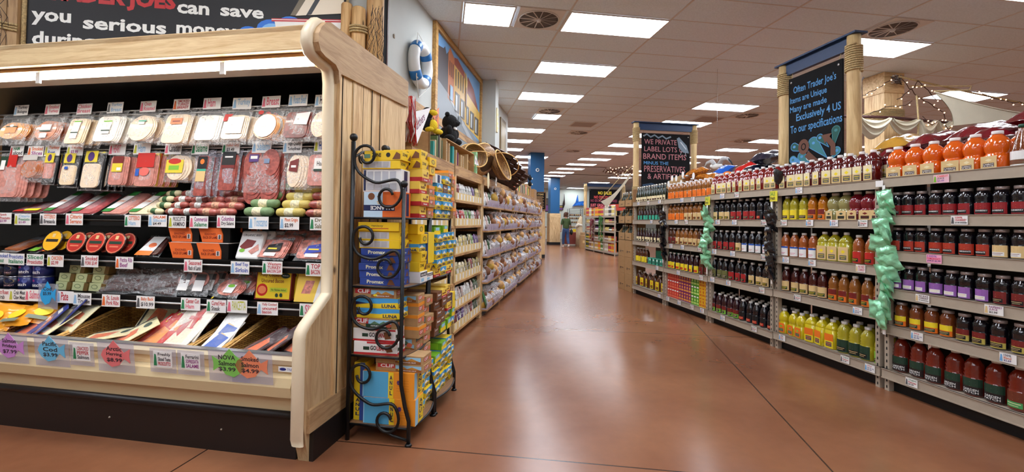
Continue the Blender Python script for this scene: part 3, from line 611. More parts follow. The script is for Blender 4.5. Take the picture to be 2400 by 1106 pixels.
def sweep_trim(path,s0,s1,dep,m):
    b=B(); n=len(path); vs=[];fs=[]
    sec=[(s0,0),(s0,dep*.6),(s0+(s1-s0)*.2,dep*.95),(s0+(s1-s0)*.5,dep),(s0+(s1-s0)*.8,dep*.95),(s1,dep*.6),(s1,0)]
    for i,(t,z) in enumerate(path):
        a=path[max(0,i-1)];c=path[min(n-1,i+1)]; dt,dz=c[0]-a[0],c[1]-a[1]; l=math.hypot(dt,dz)
        nt,nz=-dz/l,dt/l                        # outward: to the viewer
        k=.45 if i in(0,n-1) else 1
        for s_,d in sec: vs.append((s_,t+nt*d*k,z+nz*d*k))
    q=len(sec)
    for i in range(n-1):
        for k in range(q-1): fs.append((i*q+k,i*q+k+1,(i+1)*q+k+1,(i+1)*q+k))
    fs+=[tuple(range(q)),tuple(range((n-1)*q+q-1,(n-1)*q-1,-1))]
    b.add(vs,fs,m,True); return b
path=[(2.155-T0,.1),(2.15-T0,.14)]+[(t-T0,z) for t,z in CT[3:]]
sweep_trim(path,-.078,-.014,.03,CREAM2).obj('curved_bumper',case)
# shelves and hanging rails
SHF=[(1.30,2.5,.07),(1.03,2.47,.07),(.785,2.44,.075)]
for z,t,h in SHF:
    b=B(); b.box(W_,t-T0,z-h,-.09,t-T0+.02,z,BLKC); b.prism([(t-T0,z-.01),(t-T0,z-.03),(.86,z-.03),(.86,z-.01)],BLKC,W_,-.09,plane='yz'); b.cyl((W_,t-T0-.004,z-h*.5),(-.09,t-T0-.004,z-h*.5),.006,SILV if z<1.2 else BLKC,seg=6); b.obj('shelf',case)
for z in (2.03,1.76):
    b=B()
    for dz in (0,-.028): b.cyl((W_,.40,z+dz),(-.09,.40,z+dz),.0055,SILV,seg=8)
    b.obj('hanging_rail',case)
b=B(); b.box(-.04,-.0015,-.04,.04,0,.04,col((190,184,176))); b.art([('c',0,0,.025,.025,WHT),('l',[(-.012,0),(0,.002),(.004,.018)],.003,INK)],y=-.0015)
tag(objL(b,'thermometer',-2.82,2.72,2.225,rx=R(-62)),'small grey dial thermometer on the black ceiling of the case','thermometer')
b=B(); b.box(-.1,-.001,-.05,.1,0,.05,col((150,148,146))); tag(objL(b,'notice_plate',-1.78,2.7,2.225,rx=R(-66)),'grey notice plate on the black case ceiling near the end panel','notice')
# ---------------------------------------------------------------- deli packs
FILM=film('clear_film'); FILM2=film('pouch_film',(240,240,250),.78)
def meat(n,c,v=.18,rough=.35): return mat('meat_'+n,c,rough,var=v,scale=45,spec=.6,coat=.3)
HAM=meat('ham',(206,142,130)); TURK=meat('turkey',(240,218,190),.06); TAN=meat('bologna',(232,164,96),.05); BEEF=meat('beef',(124,52,40),.4); SAL=meat('salami',(166,84,74),.3); BRN_=meat('smoked',(186,108,66),.15); BACN=meat('bacon',(206,130,116),.4); SALM=meat('salmon',(240,120,70),.12); WHM=meat('white',(250,244,232),.03); PALEM=meat('pale',(238,214,180),.08); DKM=meat('dark_rib',(78,32,24),.5); PRO=meat('prosciutto',(140,72,78),.3)
def slices(b,w,h,z0,m,n=4,sh='ell',dx=.01,d=.004,dim=0):
    for k in range(n):
        if sh=='ell': po=[(w/2*math.cos(a*PI/12)+k*dx,z0+h/2*math.sin(a*PI/12)) for a in range(24)]
        elif sh=='dbl': po=None
        else:
            r=min(w,h)*.18; po=[]
            for cx,cz,a0 in ((w/2-r,h/2-r,0),(-w/2+r,h/2-r,90),(-w/2+r,-h/2+r,180),(w/2-r,-h/2+r,270)):
                po+=[(cx+r*math.cos(R(a0+q*30))+k*dx,z0+cz+r*math.sin(R(a0+q*30))) for q in range(4)]
        y=-.012+k*d*1.05
        if po: b.prism(po,m,y,y+d)
        else:
            for sg in (-1,1): b.prism([(sg*w*.25+w*.27*math.cos(a*PI/10),z0-k*h*.1+h*.12+h*.3*math.sin(a*PI/10)) for a in range(20)],m,y-.001*sg,y+d)
def deli(w,h,mw,mh,m,sh='ell',n=4,art=None,dx=.012,fl=FILM,tray=None,zc=None,top=True):
    """origin: middle of the top edge (top) or of the bottom edge"""
    zc=(-h*.56 if top else h*.46) if zc is None else zc; parts=[]
    if tray:
        t=B(); t.box(-w*.48,-.004,(-h*.98 if top else h*.02),w*.48,.022,(-h*.06 if top else h*.94),tray,bev=.008); parts.append(('tray',t))
    b=B(); slices(b,mw,mh,zc,m,n,sh,dx); parts.append(('meat',b))
    if art: a=B(); a.art(art,y=-.0165); parts.append(('label',a))
    f=bag_mesh(w,h,.03,fl,int(w*1000+h*777),crimp=.04,nx=10,ny=10,wr=.25)
    f.v=[(x,y,z+(0 if top else h)) for x,y,z in f.v]
    nf=len(f.f)//2; f.f=f.f[:nf]; f.m=f.m[:nf]; f.sm=f.sm[:nf]; nv=len(f.v)//2; f.v=f.v[:nv]
    parts.append(('film_pouch',f)); return proto(*parts)
def lb(z,w,h,base,*more,x=0): return [('r',x-w/2,z-h/2,x+w/2,z+h/2,base)]+list(more)
OG=col((232,120,60)); 
ROW1=[('sliced orange bologna pack',deli(.29,.24,.2,.13,TAN,'ell',5,lb(-.125,.1,.06,col((236,150,90)),('r',-.05,-.11,.05,-.1,DKG),('c',0,-.098,.018,.01,WHT)),.012),-4.119),
('brown sliced meat pouch',deli(.28,.25,.18,.15,BRN_,'ell',4,lb(-.12,.09,.05,WHT,('r',-.045,-.15,.045,-.14,DKG),('r',-.03,-.2,.03,-.165,WHT))),-3.806),
('narrow turkey breast pack with white label',deli(.2,.27,.14,.19,PALEM,'rr',3,lb(-.14,.06,.14,WHT,('r',-.03,-.085,.03,-.075,LGR),('r',-.03,-.17,.03,-.16,DKG))),-3.542),
('pale white turkey pack',deli(.25,.25,.18,.19,WHM,'rr',4,lb(-.13,.07,.1,WHT,('r',-.035,-.09,.035,-.08,LGR),('r',-.035,-.16,.035,-.15,DKG))),-3.285),
('pale oval chicken pack with green label',deli(.24,.25,.19,.19,TURK,'ell',3,lb(-.1,.05,.03,WHT,('r',-.025,-.095,.035,-.085,TEAL))),-3.007),
('smoked turkey slices with orange band',deli(.24,.27,.17,.21,TURK,'rr',4,lb(-.1,.09,.045,col((220,130,80)),('l',[(-.03,-.1),(.03,-.1)],.008,BRR)),.008),-2.731),
('plain white turkey pack',deli(.23,.27,.15,.18,WHM,'rr',3,None,.014),-2.489),
('white turkey slices with orange rind and red corner',deli(.22,.27,.16,.17,TURK,'rr',3,[('p',[(-.08,-.06),(-.02,-.06),(-.06,-.11),(-.085,-.11)],RED),('r',-.05,-.2,.07,-.08,WHT)],.01),-2.287),
('round white turkey with golden rim',deli(.22,.27,.17,.18,TAN,'ell',3,[('c',0,-.15,.078,.082,WHT),('c',-.05,-.055,.02,.015,RED)],.006),-2.054),
('dark roast beef pack with white square label',deli(.22,.26,.16,.18,BEEF,'rr',4,[('p',[(-.01,-.07),(.085,-.06),(.075,-.15),(-.02,-.145)],WHT)],.012),-1.836),
('turkey pack squeezed by the end panel',deli(.17,.26,.12,.18,TURK,'ell',3,None,.01),-1.672)]
YEL2=col((226,206,60)); PUR2=col((80,50,120))
ROW2=[('large sliced ham pack with red and green flag label',deli(.26,.36,.2,.24,HAM,'rr',4,[('r',-.1,-.1,-.03,-.03,DKG),('r',-.03,-.11,.05,-.02,RED),('r',-.09,-.13,-.05,-.06,WHT)],.02,zc=-.21),-4.141,0),
('smoked brown slices under a silver flap',deli(.24,.22,.17,.13,BRN_,'ell',5,[('r',-.07,-.06,.06,-.02,col((200,196,190)))],.012),-3.97,0),
('narrow black tray with yellow round logo',deli(.12,.24,.08,.12,HAM,'rr',2,[('r',-.04,-.08,.04,-.01,YEL2),('c',0,-.045,.018,.026,PUR2)],.004,tray=BLKC),-3.8,0),
('black tray of pink turkey slices',deli(.17,.26,.12,.14,PALEM,'rr',3,[('r',-.045,-.085,.05,-.015,YEL2),('c',0,-.05,.024,.03,PUR2),('r',-.03,-.13,.0,-.11,BLU)],.004,tray=BLKC,zc=-.17),-3.625,0),
('wide black tray of white turkey slices',deli(.2,.28,.14,.17,TURK,'rr',3,[('r',-.06,-.08,.045,-.0,YEL2),('c',-.01,-.04,.028,.034,PUR2)],.004,tray=BLKC,zc=-.175),-3.431,0),
('pink ham pack with small yellow label',deli(.15,.25,.12,.2,HAM,'rr',3,[('r',-.04,-.15,.045,-.09,YEL2),('r',-.04,-.09,.045,-.04,BRR),('r',.0,-.14,.035,-.12,WHT)],.012),-3.212,0),
('gold pack with red and white printed label',deli(.18,.25,.15,.22,HAM,'rr',3,[('r',-.07,-.12,.07,-.02,RED),('c',0,-.15,.04,.03,col((226,110,100))),('r',-.07,-.18,-.04,-.13,BLU)],.01,tray=col((214,176,60))),-2.983,0),
('round white pack with yellow vegetable label',deli(.2,.22,.15,.17,TURK,'ell',3,[('r',-.075,-.16,.06,-.07,YEL2),('c',-.01,-.08,.05,.02,RED),('r',-.05,-.14,.03,-.11,LGR)],.02),-2.741,0),
('long salami pack with sunflower label',deli(.16,.32,.085,.27,SAL,'rr',3,[('r',-.035,-.13,.035,-.05,BLK),('c',0,-.085,.016,.018,ORG),('r',-.035,-.15,.035,-.135,TEAL),('r',-.035,-.22,.035,-.15,BEI)],.006,fl=FILM2),-2.536,0),
('red salami pack with black label',deli(.17,.28,.12,.24,SAL,'rr',2,[('r',-.05,-.11,.05,-.02,BLK),('r',-.05,-.13,.05,-.11,BRR),('r',-.03,-.06,.03,-.05,WHT)],.008,fl=FILM2,tray=None),-2.339,0),
('double-stacked salami tray with purple labels',deli(.26,.29,.25,.3,SAL,'dbl',7,[('r',-.09,-.09,-.02,-.04,PUR2),('r',-.08,-.07,-.03,-.05,WHT),('r',.02,-.1,.06,-.07,col((120,140,170)))],.004,zc=-.13),-2.098,0),
('oval turkey salame pack with dark red label',deli(.19,.27,.1,.21,TURK,'ell',4,[('p',[(-.03,-.09),(.03,-.07),(.025,-.16),(-.035,-.15)],BRR),('r',-.02,-.13,.015,-.115,WHT)],.018),-1.859,0),
('pink ham pack with green and white label',deli(.17,.26,.14,.2,HAM,'rr',3,[('r',-.03,-.14,.06,-.07,WHT),('r',-.03,-.155,.06,-.14,DKG),('t','Ham',-.01,-.12,.04,-.09,INK)],.01),-1.69,0)]
for i,(d,p,s) in enumerate(ROW1):
    for k in range(3):
        lbl=('%s hanging on the top rail'%d) if k==0 else '%s, %s behind the front, top rail'%(d,ORD[k-1])
        putL(p,'deli_pack',lbl,'meat pack',s+k*.022,2.585+k*.035,2.025,0,R(-16),'deli packs hanging on the top rail')
for i,(d,p,s,_) in enumerate(ROW2):
    for k in range(4 if i not in(1,) else 3):
        lbl=('%s on the lower rail'%d) if k==0 else '%s, %s behind the front, lower rail'%(d,ORD[k-1])
        putL(p,'deli_pack',lbl,'meat pack',s+k*.022,2.585+k*.03,1.745,0,R(-8),'deli packs hanging on the lower rail')
# lying packs on the upper shelf
def slabs(lbls,items,z,t,rx,grp,cat='meat pack'):
    for d,p,s in items: putL(p,'deli_pack',d,cat,s,t,z,0,R(rx),grp)
GRN2=col((40,130,50))
def citt(m): return deli(.23,.27,.21,.24,m,'rr',3,[('p',[(-.105,.02),(-.03,.02),(.0,.26),(-.075,.26)],WHT),('p',[(-.075,.26),(.0,.26),(-.008,.205),(-.08,.21)],GRN2),('p',[(-.105,.02),(-.03,.02),(-.022,.06),(-.1,.055)],GRN2),('t','CITTERIO',-.09,.13,-.025,.15,ORG)],.006,top=False)
sl=[('dark prosciutto tray with green and white band',citt(PRO),-3.70),('second prosciutto tray with green and white band, rosier',citt(meat('rosy',(190,96,98),.2)),-3.46),('bright pink ham tray with green and white band',citt(HAM),-3.2),('pale ham tray with green and white band beside salami chubs',citt(PALEM),-2.98),
 ('flat dark red prosciutto sleeve at far left',deli(.3,.24,.26,.2,PRO,'rr',2,[('p',[(-.05,.02),(.12,.03),(.1,.07),(-.02,.06)],YLW),('p',[(-.1,.01),(.0,.01),(-.02,.04),(-.08,.04)],RED)],.006,top=False),-3.97)]
for d,p,s in sl: putL(p,'prosciutto_tray',d+' on upper shelf','meat pack',s,2.52,1.3,R(-4),R(-52 if 'dark red' not in d else -66),'flat meat trays on the upper shelf')
# small sausages, chubs and paper-wrapped rolls
def roll(l,r,m,band,ends=True,bw=.3):
    b=B(); X=Matrix.Rotation(PI/2,4,'Y'); b.lathe([(r*.25,-l/2),(r*.8,-l/2+.012),(r,-l/2+.03),(r*1.02,0),(r,l/2-.03),(r*.8,l/2-.012),(r*.25,l/2)],m,14,X=X)
    c=B(); c.lathe([(r*1.035,-l*bw/2),(r*1.05,0),(r*1.035,l*bw/2)],band,14,X=X,cap=False); return proto(('sausage',b),('paper_band',c))
GP=mat('sage_green_paper',(120,150,104),.55,bump=.4,bscale=40); YP=mat('mustard_paper',(206,186,100),.55,bump=.5,bscale=40); BAND=mat('printed_band',(226,218,180),.6,var=.3,scale=90)
gp,yp=roll(.21,.03,GP,BAND),roll(.2,.028,YP,BAND)
for (pr,s0,c,nm,zs) in ((gp,-2.085,'sage green',  'green',[1.335,1.39,1.445,1.50,1.555]),(yp,-1.86,'mustard yellow','yellow',[1.333,1.385,1.435,1.485])):
    for k,z in enumerate(zs): putL(pr,'paper_wrapped_salami','%s paper-wrapped salami, %s from the bottom of its stack'%(c,ORD[k]),'salami',s0+.02*k*(1 if k%2 else .6),2.535+.03*k,z,R(rnd(-3,3)),0,'paper-wrapped salami rolls')
sa=roll(.15,.026,SAL,mat('salami_label',(200,150,120),.4,var=.4,scale=70)); sb=roll(.14,.024,meat('dry',(150,70,60),.35),mat('striped_label',(230,224,210),.4,var=.5,scale=60)); sc=roll(.13,.022,mat('cream_casing',(224,214,170),.5,var=.1,scale=30),mat('green_label',(60,100,60),.5,var=.4,scale=60))
n=0
for j in range(4):
    for k in range(5):
        pr,nm=[(sc,'cream cased'),(sb,'dark dry'),(sb,'dark dry'),(sa,'red dry'),(sa,'red dry')][k]
        putL(pr,'small_salami','%s small salami in pile, %s layer up, %s from left'%(nm,ORD[j],ORD[k]),'salami',-2.87+k*.135+rnd(-.012,.012)+(.03 if j%2 else 0),2.54+.035*j,1.33+j*.042,R(rnd(-10,14)),0,'small salamis on the upper shelf',R(rnd(-5,5)))
for k in range(3): putL(sa,'small_salami','red salami against the end panel, %s from the bottom'%ORD[k],'salami',-1.68,2.55+.03*k,1.33+k*.055,R(20),0,'salamis by the end panel')
# middle shelf
def lying(w,h,m,art,tray=None,n=3): return deli(w,h,w*.86,h*.8,m,'rr',n,art,.004,top=False,tray=tray)
mid=[('flat pouch of orange smoked meat at far left',lying(.2,.28,BRN_,[('r',-.06,.17,.07,.25,col((160,164,170)))]),-4.05,-66,-8),('long brown jerky tray in clear sleeve',lying(.12,.32,PRO,[('r',-.05,.0,.05,.05,LGR)]),-3.83,-64,-14),('long grey-brown tray beside the jerky tray',lying(.11,.3,BRN_,[('r',-.05,.0,.05,.04,ORG)]),-3.71,-64,-14)]
for d,p,s,rx,rz in mid: putL(p,'deli_pack',d+', middle shelf','meat pack',s,2.5,1.03,R(rz),R(rx),'flat packs on the middle shelf')
def rpack(c,c2,yellow=False):
    p=B(); p.lathe([(.05,.0),(.062,.0),(.07,.026),(.076,.028),(.076,.031)],mat('clear_tub',(60,40,38),.2),24,X=Matrix.Rotation(PI/2,4,'X'))
    a=B(); a.art([('c',0,0,.07,.07,c),('c',0,0,.062,.062,c2),('r',-.05,-.008,.05,.012,DKG if not yellow else INK),('r',-.035,-.03,.035,-.02,c),('r',-.012,.025,.012,.05,BEI)],y=-.0315); return proto(('tub',p),('lid_label',a))
rp=rpack(col((220,120,90)),col((186,44,34))); ry_=rpack(col((240,180,40)),col((240,176,30)),True)
for i,(s,nm) in enumerate([(-3.42,'leftmost'),(-3.26,'middle'),(-3.1,'rightmost')]):
    for k in range(2): putL(rp,'round_meat_tub','%s round red-lidded meat tub%s, middle shelf'%(nm,' behind the front one' if k else ''),'meat tub',s+.03*k,2.5+.045*k,1.105,0,R(-20),'round red meat tubs')
for k in range(2): putL(ry_,'round_meat_tub','round yellow-lidded meat tub%s, middle shelf'%(' behind the front one' if k else ''),'meat tub',-3.62+.03*k,2.5+.045*k,1.11,0,R(-20),'round yellow meat tubs')
putL(lying(.18,.17,DKM,[('p',[(-.09,.0),(.03,.0),(.06,.15),(-.04,.15)],WHT),('p',[(-.09,.0),(.03,.0),(.035,.035),(-.08,.035)],ORG),('c',0,.08,.03,.02,SALM)],BLKC),'deli_pack','dark glazed meat pack with white and orange label','meat pack',-2.88,2.5,1.03,0,R(-38))
# lamb boxes
LAMB=col((238,112,48))
lb_=B(); lb_.prism([(-.085,.1),(.08,.1),(.1,.05),(.1,0),(-.05,0)],LAMB,-.004,0); lb_.box(-.05,.0,.0,.15,.1,.098,BLKC); lb_.box(-.07,-.002,.098,.15,.1,.102,WHT)
la=B(); la.art([('t','SEASONED',-.035,.045,.05,.06,BRR),('t','RACK OF LAMB',-.045,.022,.06,.04,BRR),('r',.065,.02,.09,.05,WHT),('r',.07,.022,.085,.048,GRY)],y=-.004); lp=proto(('carton',lb_),('lettering',la))
for d,s,t,z in [('lower left',-2.63,2.5,1.03),('lower right',-2.42,2.5,1.03),('upper left',-2.65,2.51,1.135),('upper right',-2.42,2.51,1.135),('rear upper left',-2.56,2.6,1.2),('rear upper middle',-2.36,2.6,1.2),('rear upper right',-2.23,2.62,1.19)]: putL(lp,'lamb_box','orange seasoned lamb box, %s of the block of boxes'%d,'meat box',s,t,z,0,0,'orange lamb boxes')
bt=B(); bt.box(-.085,-.004,0,.085,.03,.19,WHT,bev=.012); ba=B(); ba.art([('t','ORGANIC BEEF',-.065,.15,.065,.165,INK),('p',[(-.07,.08),(-.03,.13),(.04,.12),(.02,.08),(-.04,.06)],BRR),('p',[(.0,.05),(.06,.1),(.075,.06),(.03,.03)],HAM),('c',-.045,.055,.02,.012,LGR)],y=-.004)
btp=proto(('tray',bt),('label',ba))
for k in range(4): putL(btp,'beef_tray','white beef tray with printed steak picture, %s from the front'%ORD[k],'meat tray',-2.14+.035*k,2.5+.04*k,1.035,0,R(-20),'white beef trays')
def bacon(c1,txt=None): return deli(.24,.17,.2,.13,BACN,'rr',3,[('p',[(-.05,.04),(.07,.06),(.06,.12),(-.04,.1)],c1),('r',-.03,.07,.04,.08,YLW),('r',-.04,.02,.05,.045,WHT)],.01,top=False)
bk=bacon(BLK); bb=bacon(col((40,60,170)))
for k in range(5): putL(bk,'bacon_pack','turkey bacon pack with black label, %s in its heap'%ORD[k],'bacon',-1.98+.045*(k%3),2.49+.05*k,1.035+.028*k,R(-8+4*k),R(-36),'turkey bacon packs')
for k in range(3): putL(bb,'bacon_pack','bacon pack with blue label by the end panel, %s in its heap'%ORD[k],'bacon',-1.69+.02*k,2.49+.05*k,1.035+.03*k,R(4*k),R(-34),'blue label bacon packs')
# lower shelf: tins, pate boxes, ribs, hams, boxed bacon
TINB=mat('blue_tin_print',(30,38,100),.3); TINL=mat('tin_rim',(180,180,190),.25,metal=.8); TIND=mat('dark_blue_tin_print',(22,28,58),.3)
def tin(r,h,m,art):
    b=B(); b.lathe([(r,0),(r,h)],m,20); c=B(); c.lathe([(r,h-.004),(r+.002,h-.002),(r+.002,h+.003),(r-.003,h+.003)],TINL,20); l=B(); l.art(art,rad=r); return proto(('tin',b),('rim',c),('label',l))
tn=tin(.055,.078,TIND,[('c',0,.05,.036,.018,col((150,130,90))),('c',0,.05,.03,.014,TIND),('t','CRAB MEAT',-.035,.014,.035,.026,col((180,140,140)))])
tc=tin(.055,.085,TINB,[('t','jack',-.04,.05,0,.07,PNK),('t','catch',-.03,.02,.04,.042,WHT),('c',.03,.055,.015,.015,col((90,100,160)))])
for r_ in range(2):
    for k,(pr,nm) in enumerate([(tn,'dark blue crab tin'),(tn,'dark blue crab tin'),(tc,'bright blue seafood tin'),(tc,'bright blue seafood tin')]):
        putL(pr,'food_tin','%s, %s from left, %s row'%(nm,ORD[k],['lower','upper'][r_]),'tin',[-4.10,-3.985,-3.86,-3.735][k],2.51,.785+.088*r_,R(rnd(-20,20)),0,'blue tins on the lower shelf')
pt=B(); pt.prism([(-.05,0),(.05,0),(.065,.055),(-.04,.055)],mat('pate_card',(206,210,156),.5),0,.05); pt.prism([(.05,0),(.085,0),(.1,.05),(.065,.055)],mat('gold_foil',(140,110,60),.35,metal=.4),.002,.05)
pa=B(); pa.art([('c',.005,.03,.03,.015,col((110,130,80))),('c',.005,.03,.024,.011,col((206,210,156)))],y=0); pp=proto(('carton',pt),('label',pa))
for k,(s,z) in enumerate([(-3.58,.785),(-3.44,.785),(-3.30,.785),(-3.57,.843),(-3.43,.843),(-3.29,.843),(-3.5,.90),(-3.3,.90)]): putL(pp,'pate_box','pale green pate box, %s from left in %s layer'%(ORD[[0,1,2,0,1,2,0,1][k]],['lowest','middle','top'][0 if k<3 else 1 if k<6 else 2]),'pate box',s,2.5+.012*(k//3),z,R(-4),0,'pale green pate boxes')
def ribs(seed):
    b=B(); rn=random.Random(seed)
    for k in range(5): b.tube([(-.15,.004*k,.01+.017*k),(-.05,.0,.015+.018*k+rn.uniform(0,.006)),(.06,.01,.01+.018*k),(.15,.0,.012+.015*k)],.012,DKM,6)
    f=bag_mesh(.36,.13,.05,FILM,seed); f.v=[(x,y,z+.115) for x,y,z in f.v]; return proto(('ribs',b),('film_pouch',f))
rb=[ribs(3),ribs(8)]
for k,(s,t,z,a) in enumerate([(-3.1,2.5,.79,-3),(-2.82,2.5,.79,5),(-3.05,2.56,.85,8),(-2.78,2.57,.86,-6),(-2.72,2.5,.83,-12),(-3.12,2.6,.88,4),(-2.85,2.64,.9,0)]): putL(rb[k%2],'rib_pack','vacuum pack of dark smoked ribs, %s in the heap from the front'%ORD[k],'rib pack',s,t,z,0,R(-18),'dark rib packs',R(a))
tw=deli(.26,.2,.22,.17,HAM,'dbl',1,[('r',-.095,.03,-.02,.13,WHT),('r',-.09,.1,-.02,.14,GRY),('r',.02,.03,.095,.13,WHT),('r',.02,.1,.095,.14,GRY)],.0,top=False,zc=.085)
for k in range(3): putL(tw,'ham_steak_pack','twin ham steak pack with grey and white labels, %s from the front'%ORD[k],'meat pack',-2.53+.03*k,2.48+.045*k,.79,0,R(-22),'twin ham steak packs')
pn=deli(.22,.16,.19,.12,BACN,'ell',4,[('r',-.02,.03,.06,.09,WHT),('c',.02,.08,.03,.012,LGR)],.01,top=False)
for k in range(5): putL(pn,'pancetta_pack','pale pancetta pack, %s in its heap'%ORD[k],'meat pack',-2.27+.07*(k%3),2.47+.04*k,.79+.02*k,R(-10+6*k),R(-40),'pancetta packs')
bx=B(); bx.box(-.125,0,0,.125,.03,.185,mat('maroon_card',(120,30,30),.4))
bxa=B(); bxa.art([('r',-.117,.008,.117,.177,col((232,196,40))),('t','Fully Cooked',-.095,.135,.05,.165,BRR),('t','Uncured Bacon',-.085,.105,.07,.13,BRR),('c',-.075,.06,.038,.038,RED),('c',-.075,.06,.028,.024,col((226,130,80))),('r',-.02,.05,.1,.075,col((190,200,50))),('t','No Nitrites Added',-.01,.056,.09,.068,DKG),('c',.08,.15,.03,.016,DKG),('t','Hickory',.06,.145,.1,.155,WHT),('c',.03,.03,.01,.012,DKG),('c',.06,.032,.01,.012,DKG)],y=0)
bxp=proto(('carton',bx),('lettering',bxa))
for k in range(8): putL(bxp,'bacon_box','yellow and maroon boxed bacon, %s from the front of its file'%ORD[k],'bacon box',-1.94+.022*k,2.485+.034*k,.79,0,R(-7),'boxed bacon in a file')
yb=B(); yb.box(-.1,0,0,.1,.02,.19,col((240,200,80))); yba=B(); yba.art([('p',[(-.06,.05),(.0,.05),(.02,.13),(-.04,.13)],BACN),('p',[(.03,.0),(.1,.0),(.1,.19),(.06,.19)],WHT),('t','C',.06,.12,.095,.17,INK)],y=0)
for k in range(3): putL(proto(('carton',yb),('label',yba)) if k==0 else ybp,'bacon_sleeve','yellow windowed bacon sleeve by the end panel, %s from the front'%ORD[k],'bacon sleeve',-1.68+.015*k,2.47+.03*k,.79,0,R(-15),'yellow bacon sleeves') if k==0 and not globals().update(ybp=proto(('carton',yb),('label',yba))) else putL(ybp,'bacon_sleeve','yellow windowed bacon sleeve by the end panel, %s from the front'%ORD[k],'bacon sleeve',-1.68+.015*k,2.47+.03*k,.79,0,R(-15),'yellow bacon sleeves')
# ---------------------------------------------------------------- wicker baskets in the well
def wicker(name='wicker_weave',c1=(206,160,86),c2=(164,118,58),sc=1):
    if name in MC: return MC[name]
    m=bpy.data.materials.new(name); m.use_nodes=True; MC[name]=m; nt=m.node_tree; L=nt.links; b_=nt.nodes['Principled BSDF']; b_.inputs['Roughness'].default_value=.45
    tc=nt.nodes.new('ShaderNodeTexCoord'); mp=nt.nodes.new('ShaderNodeMapping'); mp.inputs['Rotation'].default_value=(PI/2,0,0) ; mp.inputs['Scale'].default_value=(sc,sc,sc)
    cx=nt.nodes.new('ShaderNodeSeparateXYZ'); L.new(tc.outputs['Object'],cx.inputs[0]); ad=nt.nodes.new('ShaderNodeMath'); ad.operation='ADD'; L.new(cx.outputs[0],ad.inputs[0]); L.new(cx.outputs[1],ad.inputs[1])
    cb=nt.nodes.new('ShaderNodeCombineXYZ'); L.new(ad.outputs[0],cb.inputs[0]); L.new(cx.outputs[2],cb.inputs[1])
    br=nt.nodes.new('ShaderNodeTexBrick'); br.inputs['Scale'].default_value=11*sc; br.inputs['Color1'].default_value=lin(c1); br.inputs['Color2'].default_value=lin(c2); br.inputs['Mortar'].default_value=lin((60,38,18)); br.inputs['Mortar Size'].default_value=.022; br.inputs['Mortar Smooth'].default_value=.6; br.inputs['Brick Width'].default_value=.5; br.inputs['Row Height'].default_value=.13
    L.new(cb.outputs[0],br.inputs['Vector']); L.new(br.outputs['Color'],b_.inputs['Base Color'])
    bp=nt.nodes.new('ShaderNodeBump'); bp.inputs['Strength'].default_value=.9; bp.inputs['Distance'].default_value=.006; bp.invert=True; L.new(br.outputs['Fac'],bp.inputs['Height']); L.new(bp.outputs[0],b_.inputs['Normal']); return m
WK=wicker(); WR=mat('wicker_rim',(222,176,104),.45,var=.2,scale=60)
bs=[-4.25,-3.74,-3.25,-2.74,-2.30,-2.075,-1.565]
BN=['leftmost','second','third','fourth','fifth narrow','rightmost wide']
for i in range(6):
    w=(bs[i+1]-bs[i]-.014)/2; r=rootL('wicker_basket','%s wicker display basket in the front well of the meat case'%BN[i],'basket',(bs[i]+bs[i+1])/2,2.24,.48,0,'wicker baskets in the meat case')
    b=B(); f0,f1=.05,.2
    b.prism([(0,0),(.47,.03),(.47,.04),(0,.01)],WK,-w,w,plane='yz')
    for x in (-w,w-.006): b.prism([(0,0),(.47,.03),(.47,.19),(0,.055)],WK,x,x+.006,plane='yz')
    b.box(-w,.464,.03,w,.472,.19,WK); b.box(-w,-.004,0,w,.003,.055,WK); b.obj('woven_body',r)
    b=B(); b.tube([(-w,0,.057),(w,0,.057),(w,.47,.193),(-w,.47,.193)],.0075,WR,6,True,False); b.tube([(-w+.012,0,.05),(-w+.012,.47,.186)],.005,WR,6); b.obj('rim',r)
FILM3=film('thin_pack_film',clear=.94,extra=.12)
def fishpack(w,h,base,m,art,seed): 
    h0=h; h=h*.8; art=[tuple(v*.8 if (isinstance(v,float) and ((a[0]=='r' and i in(2,4)) or (a[0]=='t' and i in(3,5)) or (a[0]=='c' and i in (2,4)))) else v for i,v in enumerate(a)) for a in art]
    f=B(); f.box(-w/2,-.002,0,w/2,.004,h,base,bev=.0018); a=B(); a.art([('p',[(-w*.28,h*.1),(w*.3,h*.14),(w*.22,h*.55),(-w*.15,h*.62)],m)]+art,y=-.002)
    c=bag_mesh(w*1.08,h*1.05,.025,FILM3,seed); c.v=[(x,y,z+h) for x,y,z in c.v]; nf=len(c.f)//2; c.f=c.f[:nf];c.m=c.m[:nf];c.sm=c.sm[:nf];c.v=c.v[:len(c.v)//2]; return proto(('backing_card',f),('label',a),('film_pouch',c))
NB=col((30,44,130)); BF=[fishpack(.26,.3,NB,SALM,[('r',-.05,.22,.08,.26,WHT)],1),fishpack(.24,.3,col((236,226,180)),SALM,[('r',-.04,.06,.06,.11,WHT)],2),fishpack(.28,.34,col((238,228,180)),SALM,[('r',-.13,.0,-.11,.34,BLK),('c',0,.27,.05,.03,DKG)],3),fishpack(.22,.34,RED,col((240,150,70)),[('l',[(-.07,.2),(-.02,.26),(.05,.22),(.08,.3)],.012,YLW),('t','Rustico',-.08,.27,.07,.31,WHT)],4),fishpack(.25,.34,col((236,226,210)),TURK,[('r',-.05,.17,.05,.2,RED)],5),fishpack(.16,.3,WHT,col((220,190,140)),[('p',[(-.06,.03),(.04,.03),(.07,.12),(-.03,.14)],BLU)],6),fishpack(.2,.34,col((50,12,22)),SALM,[('r',-.09,.0,-.075,.33,BRR)],7)]
orb=B(); orb=bag_mesh(.26,.2,.06,mat('orange_foil',(240,160,40),.25,coat=.4),31); OB=proto(('pouch',orb),('label',B().art([('c',0,-.12,.05,.04,YLW),('r',-.06,-.19,.06,-.16,col((120,130,110)))],y=-.035)))
